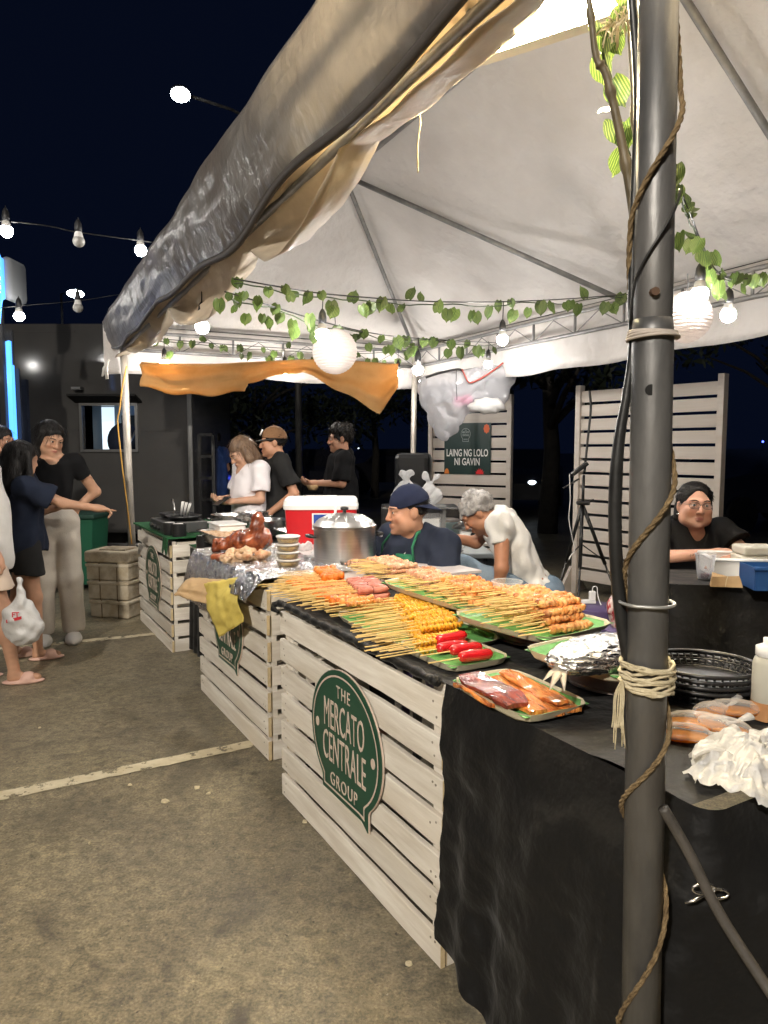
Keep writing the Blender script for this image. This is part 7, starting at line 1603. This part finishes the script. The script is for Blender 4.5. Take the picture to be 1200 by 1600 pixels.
def slides(P, m, name='slide', closed=False):
    for sd in 'LR':
        a = P.J['an' + sd] * V3(1, 1, 0); d = P.J.get('ft' + sd, V3(0, -1, 0)); d = d / np.linalg.norm(d); sx = V3(-d[1], d[0], 0); s_ = P.sc
        v = Vol(a - V3(.2, .2, .01), a + V3(.2, .2, .14), .006); Rm = np.stack([sx, d, V3(0, 0, 1)], 1); v.add(('ell', a + d * .05 + V3(0, 0, .012), Rm, (.05 * s_, .125 * s_, .018)), 0); v.add(('ell', a + d * .075 + V3(0, 0, .032), Rm, (.053 * s_, .045 * s_, .036)), .02); 
        if closed: v.add(('ell', a + d * .06 + V3(0, 0, .030), Rm, (.055, .125, .050)), .02); v.cut(('ell', a - d * .0 + V3(0, 0, .085), Rm, (.040, .045, .035)), .01)
        v.half(a + V3(0, 0, .0), V3(0, 0, -1)); vol_obj(name, v, m, P.root, 1)

# woman in black top and pale trousers, hand on hip
J = standing(1.0, elL=(.285, .12, 1.10), wrL=(.155, .11, .985), elR=(-.22, .05, 1.07), shL=(.15, .01, 1.325), shR=(-.15, .01, 1.325), head=(.0, -.02, 1.50))
A_ = Person('woman in a black top and cream trousers with a hand on her hip', gnd(80, 5.15), 22, J, .007, .84, 1.0, 1.0, (30, 22, 6), (.46, .26, .165), (.40, .12, .10), hands={'L': dict(up=(0, 1, .3), curl=.9)})
A_.tee(M['blacktee'], .965, .50, .010, 3, .03, .006, neckr=.085)
A_.hair(M['hair'], 'long', 2)
J_ = A_.J; wide = []
for sd in 'LR': wide += [('cone', J_['hip' + sd] + V3(0, 0, .02), J_['kn' + sd], .097, .086), ('cone', J_['kn' + sd], J_['an' + sd] + V3(0, 0, .02), .086, .076)]
A_.garment('trousers', M['pants'], (), .0, [(V3(0, 0, .995), V3(0, 0, 1.)), (V3(0, 0, .07), V3(0, 0, -1.))], .014, 17, 4, wide + [('ell', J_['pelvis'], None, (.156, .124, .14))], (1, 1, .35))
slides(A_, M['clog'], 'clog', True)
# girl in navy tee pointing at the counter
J = standing(.905, shR=(-.16, -.02, 1.30), elR=(-.15, -.27, 1.17), wrR=(-.10, -.50, 1.125), elL=(.20, -.04, 1.06), wrL=(.12, -.22, 1.12), anL=(.10, .10, .085), anR=(-.06, -.06, .085), knR=(-.08, -.05, .48), knL=(.095, .05, .48))
B_ = Person('girl in a navy tee and black shorts pointing at the food', gnd(31, 4.72), 118, J, .007, .86, .905, .98, (32, 8, 0), (.44, .245, .155), (.36, .12, .09), hands={'R': dict(up=(0, 0, 1), side=-1, point=True)}, detail=False)
B_.tee(M['navytee'], .735, .72, .026, 7, 0, .014, flare=.035); B_.hair(M['hair'], 'long', 4); J_ = B_.J
B_.garment('shorts', M['blackshort'], (), .0, [(V3(0, 0, .84), V3(0, 0, 1.)), (V3(0, 0, .595), V3(0, 0, -1.))], .008, 18, 5, [('ell', J_['pelvis'], None, (.150, .120, .12))] + [('cone', J_['hip' + s_], J_['kn' + s_], .092, .096) for s_ in 'LR']); slides(B_, M['slide'])
# person in white tee and beige shorts at the left border, holding a carrier bag
J = standing(.97, elR=(-.22, -.02, 1.05), wrR=(-.20, -.12, .83), anL=(.10, .12, .085), anR=(-.08, -.16, .085), knR=(-.09, -.11, .48))
C_ = Person('person in a white tee and beige shorts cut by the left border', gnd(-34, 4.25), 105, J, .008, .95, .97, 1.0, (10, 5, 0), (.45, .25, .16), hands={'R': dict(curl=1.2)}, detail=False)
C_.tee(M['whitetee'], .70, .7, .028, 9, 0, .014, flare=.04); C_.hair(M['hair'], 'long', 6); J_ = C_.J
C_.garment('shorts', M['beige'], (), .0, [(V3(0, 0, .9), V3(0, 0, 1.)), (V3(0, 0, .60), V3(0, 0, -1.))], .010, 18, 6, [('ell', J_['pelvis'], None, (.158, .125, .12))] + [('cone', J_['hip' + s_], J_['kn' + s_], .10, .11) for s_ in 'LR']); slides(C_, M['slide'])
v = Vol((-.2, -.14, -.42), (.2, .14, .06), .008)
v.add(('ell', (0, 0, -.25), None, (.115, .075, .13)), 0); v.add(('cone', (0, 0, -.16), (0, 0, -.04), .07, .02), .06); v.add(('cone', (0, 0, -.05), (0, 0, .03), .018, .012), .02); v.rough(.016, 28, 5)
cb = thing('carrier_bag', 'white carrier bag with red print held by the person at the left border', 'bag', at(31, 912, 4.12), R(8)); vol_obj('film', v, M['whitebag'], cb, 1)
rp = mat('red_bag_print', (.50, .02, .03), rough=.5)
mb = MB(); mb.grid(lambda a, b: (-.055 + .085 * a, -.082 - .004 * math.sin(a * 3), -.195 - .018 * b + .02 * a), 6, 2, thick=.001); mb.build('printed_band', rp, cb); lettering('FT', .0, -.087, -.165, .04, .03, rp, cb, embolden=.02)
# bystander at the left border
J = standing(1.0, wrR=(-.12, -.26, 1.28), elR=(-.20, -.10, 1.12)); D_ = Person('bystander in dark clothes behind the girls at the left border', gnd(2, 6.2), 60, J, .009, .95, 1.0, 1.0, (15, 10, 0), (.40, .21, .13)); D_.tee(M['blacktee'], .85, .7, .02, 11, 0, .01); D_.hair(M['hair'], 'bob', 9)
D_.garment('trousers', M['blackshort'], ('thighL', 'thighR', 'shinL', 'shinR'), .018, [(V3(0, 0, .07), V3(0, 0, -1.))], .008, 16, 2, [('ell', D_.J['pelvis'], None, (.155, .12, .12))])
# woman in white blouse looking at her phone
J = standing(.945, chest=(0, -.02, 1.20), neck=(0, -.035, 1.355), head=(0, -.085, 1.475), elL=(.21, -.03, 1.07), wrL=(.07, -.25, 1.055), elR=(-.21, -.03, 1.07), wrR=(-.05, -.27, 1.07))
E_ = Person('woman in a white blouse looking down at her phone', gnd(390, 5.95), -48, J, .007, 1.02, .945, 1.02, (-6, 32, 0), (.52, .30, .20), (.42, .14, .12), hands={'L': dict(up=(.3, 0, -1), curl=.7), 'R': dict(up=(-.3, 0, -1), curl=.8)})
E_.tee(M['whiteshirt'], .82, .8, .020, 13, .04, .013, name='blouse', flare=.03); E_.hair(M['brownhair'], 'bob', 3); E_.garment('trousers', M['blackshort'], ('thighL', 'thighR', 'shinL', 'shinR'), .015, [(V3(0, 0, .07), V3(0, 0, -1.))], .006, 16, 2, [('ell', E_.J['pelvis'], None, (.15, .115, .115))])
phn = thing('phone', 'dark phone held by the woman in the white blouse', 'phone', Vector((at(346, 783, 5.66).x, 5.66, at(346, 783, 5.66).z)), R(-40)); mb = MB(); mb.bevbox((0, 0, 0), (.075, .15, .009), .003, rot=Matrix.Rotation(R(25), 3, 'X')); mb.build('case', M['blackpl'], phn)
# man in brown cap and charcoal tee
J = standing(.985, elL=(.235, .10, 1.07), wrL=(.20, -.12, .90), elR=(-.22, .05, 1.06), wrR=(-.20, -.15, .95), head=(0, -.03, 1.50))
F_ = Person('man in a brown cap and charcoal tee with hand on hip', gnd(432, 6.05), -70, J, .007, 1.05, .985, 1.02, (-8, 4, 0), (.44, .225, .135), (.36, .12, .085), hands={'L': dict(up=(1, 0, 0), curl=.8)})
F_.tee(M['chartee'], .80, .80, .024, 15, 0, .012, flare=.03); F_.hair(M['hair'], 'short', 5); F_.cap(M['capbrown'], M['capgrey'])
F_.garment('trousers', M['blackshort'], ('thighL', 'thighR', 'shinL', 'shinR'), .018, [(V3(0, 0, .07), V3(0, 0, -1.))], .008, 16, 2, [('ell', F_.J['pelvis'], None, (.155, .12, .12))])
pc = MB(); q0 = F_.f(-.012, -.088, .088); n_ = F_.Rh @ V3(-.05, -.85, .5); n_ = n_ / np.linalg.norm(n_); pc.tube([Vector(q0 - n_ * .006), Vector(q0 + n_ * .006)], .027, 20); pc.build('cap_patch', M['white'], F_.root)
ap = MB(); ap.grid(lambda a, b: (-.13 + .26 * a, -.150 - .02 * math.sin(PI * a), .98 - .42 * b), 10, 10, thick=.003); ap.build('apron', M['apron'], F_.root, smooth=True)
# guy in black holding a bowl
J = standing(1.01, elL=(.20, -.02, 1.10), wrL=(.07, -.25, 1.10), elR=(-.20, -.03, 1.10), wrR=(-.05, -.26, 1.09)); G_ = Person('curly haired young man in black holding a bowl', gnd(533, 6.6), -80, J, .0075, .98, 1.01, 1.02, (0, 4, 0), (.46, .24, .15), (.38, .13, .09), hands={'L': dict(up=(.4, 0, -1), curl=.9), 'R': dict(up=(-.4, 0, -1), curl=.9)})
G_.tee(M['blacktee'], .80, .95, .024, 17, 0, .012, flare=.03); G_.hair(M['hair'], 'messy', 7, .010, vol=.004); G_.garment('trousers', M['blackshort'], ('thighL', 'thighR', 'shinL', 'shinR'), .02, [(V3(0, 0, .07), V3(0, 0, -1.))], .008, 16, 2, [('ell', G_.J['pelvis'], None, (.155, .12, .12))])
bw2 = thing('paper_bowl', 'pale paper bowl in the hands of the young man in black', 'bowl', at(489, 762, 6.5), 0); mb = MB(); mb.lathe([(0, -.02), (.04, -.02), (.065, .025), (.063, .027), (.038, -.016), (0, -.016)], 24); mb.build('shell', M['kraft'], bw2, smooth=True)
# seated vendor, navy cap worn backwards, green apron
J = seated(chest=(0, -.01, .80), neck=(0, -.03, .965), head=(.0, -.075, 1.095), shL=(.20, .0, .93), shR=(-.20, .0, .93), elL=(.275, -.11, .72), wrL=(.10, -.335, .835), elR=(-.27, -.12, .72), wrR=(-.10, -.36, .84))
H_ = Person('seated vendor in a backwards navy cap, navy tee and green apron', gnd(652, 3.78), -44, J, .0055, 1.16, 1.0, 1.04, (-30, 4, 0), (.43, .225, .14), (.36, .13, .10), hands={'L': dict(up=(.2, .2, 1), curl=.6), 'R': dict(up=(-.2, .2, 1), curl=.6)}, fat=1.02, beard=.75)
H_.tee(M['navytee'], .45, 1.0, .030, 21, 0, .020, flare=.02); H_.hair(M['hair'], 'crop', 8, .002, vol=-.006); H_.cap(M['capnavy'], M['capnavy'], back=True)
v = H_.vol([p for t, p, k in H_.limbs if t == 'torso'], .12)
for t, p, k in H_.limbs:
    if t == 'torso': v.add(p, k, .044)
v.half(V3(0, -.045, 0), V3(0, 1., 0)); v.half(V3(0, 0, .90), V3(0, -.1, 1.)); v.half(V3(.12, 0, .8), V3(1., 0, .45)); v.half(V3(-.12, 0, .8), V3(-1., 0, .45)); v.half(V3(0, 0, .42), V3(0, 0, -1.)); v.rough(.010, 16, 5); vol_obj('apron', v, M['apron'], H_.root, 1)
for x in (-1, 1): mb = MB(); mb.tube([Vector((x * .115, -.155, .85)), Vector((x * .105, -.155, .92)), Vector((x * .085, -.095, .985)), Vector((x * .075, .0, 1.005)), Vector((x * .03, .075, 1.0))], .009, 6, flat=.45); mb.build('apron_strap', M['apron'], H_.root, smooth=True)
mb = MB(); mb.tube([Vector((.07 * math.cos(a), -.175 - .012 * math.sin(a), .735 + .045 * math.sin(a))) for a in np.linspace(.2, 2.9, 14)], .0035, 5, flat=.5); mb.build('apron_print', M['white'], H_.root, smooth=True)
mb = MB(); mb.tube(smoothpath([Vector((.062, -.02, 1.0)), Vector((.058, -.09, .955)), Vector((.045, -.150, .88)), Vector((.0, -.165, .83)), Vector((-.045, -.150, .88)), Vector((-.058, -.09, .955)), Vector((-.062, -.02, 1.0))]), .0028, 5); mb.build('necklace', M['white'], H_.root, smooth=True)
H_.garment('trousers', M['blackshort'], ('thighL', 'thighR', 'shinL', 'shinR'), .02, [(V3(0, 0, .07), V3(0, 0, -1.))], .008, 16, 2, [('ell', H_.J['pelvis'], None, (.18, .14, .12))])
st_ = stool('dark stool under the seated vendor', gnd(655, 3.80), .16, .40)
# grey haired man leaning over, white shirt and jeans
J = seated(pelvis=(0, .02, .585), chest=(0, -.125, .84), neck=(0, -.235, .985), head=(0, -.335, 1.045), shL=(.175, -.20, .985), shR=(-.175, -.20, .985), elL=(.235, -.20, .755), wrL=(.205, -.225, .56), elR=(-.22, -.34, .84), wrR=(-.14, -.52, .88), hipL=(.09, -.02, .55), hipR=(-.09, -.02, .55), knL=(.11, -.45, .735), knR=(-.13, -.44, .68), anL=(.12, -.42, .33), anR=(-.13, -.42, .28))
I_ = Person('grey haired man in a white shirt bending over the plates', gnd(838, 4.15), -97, J, .0058, .94, 1.0, 1.0, (-4, 42, 0), (.34, .155, .085), (.30, .10, .08), hands={'L': dict(up=(1, 0, .2), curl=.5), 'R': None}, beard=.5)
hm = Matrix.Identity(3); up_ = I_.J['chest'] - I_.J['pelvis']
I_.tee(M['whitetee'], V3(0, .03, .60), .52, .020, 23, 0, .022, hemn=-up_, neckr=.062); I_.hair(M['greyhair'], 'crop', 8, .010, vol=.006)
I_.garment('jeans', M['jeans'], ('thighL', 'thighR', 'shinL', 'shinR'), .020, [(V3(0, 0, .09), V3(0, 0, -1.))], .014, 18, 5, [('ell', I_.J['pelvis'] + V3(0, 0, -.03), None, (.165, .14, .12))])
mb = MB(); pv = I_.J['pelvis']; mb.tube([Vector(pv + V3(.162 * math.cos(a), .138 * math.sin(a) + .0, .018 + .05 * math.sin(a) * -.6)) for a in np.linspace(0, 2 * PI, 33)], .017, 6, flat=.4); mb.build('belt', M['blackpl'], I_.root, smooth=True)
gp = hand_prims(I_.J['wrR'], I_.J['elR'], (0, 0, 1), -1, .7); gv = I_.vol([p for _, p, _ in gp], .03)
for _, p, k in gp: gv.add(p, k, .003)
gv.add(('cone', I_.J['wrR'] - (I_.J['wrR'] - I_.J['elR']) * .15, I_.J['wrR'], .036, .032), .02); vol_obj('glove', gv, M['chartee'], I_.root, 1)
stool('dark stool under the bending man', gnd(842, 4.13), .16, .46)
# woman with glasses behind the right table, arms folded
J = seated(pelvis=(0, .05, .47), chest=(0, .02, .81), neck=(0, .0, .995), head=(-.01, -.06, 1.112), shL=(.185, .02, .955), shR=(-.185, .02, .955), elL=(.255, -.15, .845), wrL=(.02, -.33, .845), elR=(-.255, -.15, .845), wrR=(.03, -.245, .875))
K_ = Person('woman with glasses and black tee seated with folded arms', gnd(1083, 3.93), 4, J, .0055, 1.14, 1.0, 1.05, (-10, -4, 3), (.56, .30, .205), (.52, .17, .15), hands={'L': dict(up=(0, -.2, 1), curl=.3), 'R': dict(up=(0, -.2, 1), curl=.3)}, fat=1.12)
K_.tee(M['blacktee'], .42, .62, .022, 27, .085, .012, flare=.03); K_.hair(M['hair'], 'back', 12, .003, vol=.003)
v = K_.vol([K_.E((0, .06, -.02), (.12, .12, .12))], .02); v.add(K_.E((0, .115, -.01), (.055, .05, .055)), 0); v.add(('cone', K_.f(.07, .03, .0), K_.f(.078, .03, -.075), .026, .018), .02); v.add(('cone', K_.f(-.07, .03, .0), K_.f(-.078, .03, -.075), .026, .018), .02); v.rough(.004, 60, 2); vol_obj('hair_bun', v, M['hair'], K_.root, 1)
gl = mat('glasses_frame', (.10, .06, .05), rough=.3); gr = None
for x in (-1, 1):
    mb = MB(); pts = [Vector(K_.f(x * .031 + .026 * math.cos(a), -.106 + .010 * abs(x * .031 + .026 * math.cos(a)) / .06, .0 + .0165 * math.sin(a))) for a in np.linspace(0, 2 * PI, 25)]; mb.tube(pts, .0016, 6); fr_ = mb.build('glasses_rim', gl, K_.root, smooth=True)
    mb = MB(); mb.add(pts[:-1], [tuple(range(24))]); mb.build('lens', M['clear'], fr_)
    mb = MB(); mb.tube([Vector(K_.f(x * .056, -.098, .004)), Vector(K_.f(x * .080, -.03, .008)), Vector(K_.f(x * .084, .012, .006))], .0014, 5); mb.build('glasses_arm', gl, K_.root)
    mb = MB(); mb.ball(K_.f(x * .083, -.002, -.048), .006, 10, 6); mb.build('earring', M['steel'], K_.root, smooth=True)
mb = MB(); mb.tube([Vector(K_.f(-.006, -.110, .003)), Vector(K_.f(0, -.114, .006)), Vector(K_.f(.006, -.110, .003))], .0014, 5); mb.build('glasses_bridge', gl, K_.root)
# two small hearts on her tee
hr_ = mat('red_heart_print', (.60, .02, .05), rough=.6); bpy.context.view_layer.update()
def onbody(o, x, z, y0=-.5):
    ok, loc, nrm_, _ = o.ray_cast(Vector((x, y0, z)), Vector((0, 1, 0))); return (loc, nrm_) if ok else (Vector((x, -.16, z)), Vector((0, -1, 0)))
sh_ = [c for c in K_.root.children if c.name.startswith('shirt')][0]
for dx in (.085, .118):
    loc, nr = onbody(sh_, dx, .80); pts = [(.0008 * 16 * math.sin(t) ** 3, .0008 * (13 * math.cos(t) - 5 * math.cos(2 * t) - 2 * math.cos(3 * t) - math.cos(4 * t))) for t in np.linspace(0, 2 * PI, 26, endpoint=False)]
    mb = MB(); mb.poly([(x, z) for x, z in reversed(pts)], .003, y0=-.004); o = mb.build('heart_print', hr_, K_.root); o.location = loc; o.rotation_euler = (0, 0, 0)
tt_ = mat('tattoo_ink', (.05, .035, .035), rough=.7); rr = random.Random(5)
for k in range(7):
    ax = -.11 + k * .012; loc, nr = onbody(K_.body, ax, .865 + .004 * math.sin(k * 2)); mb = MB(); mb.tube([loc + Vector((.004 * math.cos(a), -.0006, .006 * math.sin(a * (1 + k % 2)))) for a in np.linspace(0, 4.5, 8)], .0011, 4); mb.build('tattoo', tt_, K_.root)
stool('stool under the woman with glasses', gnd(1085, 4.17), .17, .38)
# far man in blue in the dark
J = standing(1.03, elR=(-.24, .0, 1.12), wrR=(-.16, -.2, 1.2)); L_p = Person('man in a blue shirt in the dark behind the ladder', gnd(334, 9.6), -120, J, .012, 1.05, 1.03, 1.0, (0, 5, 0), (.36, .18, .11), detail=False); L_p.tee(mat('blue_shirt', (.012, .04, .16), rough=.8), .80, .6, .025, 31, 0, .012, flare=.03); L_p.hair(M['hair'], 'short', 15)
L_p.garment('trousers', M['blackshort'], ('thighL', 'thighR', 'shinL', 'shinR'), .02, [(V3(0, 0, .07), V3(0, 0, -1.))], .008, 16, 2, [('ell', L_p.J['pelvis'], None, (.155, .12, .12))])
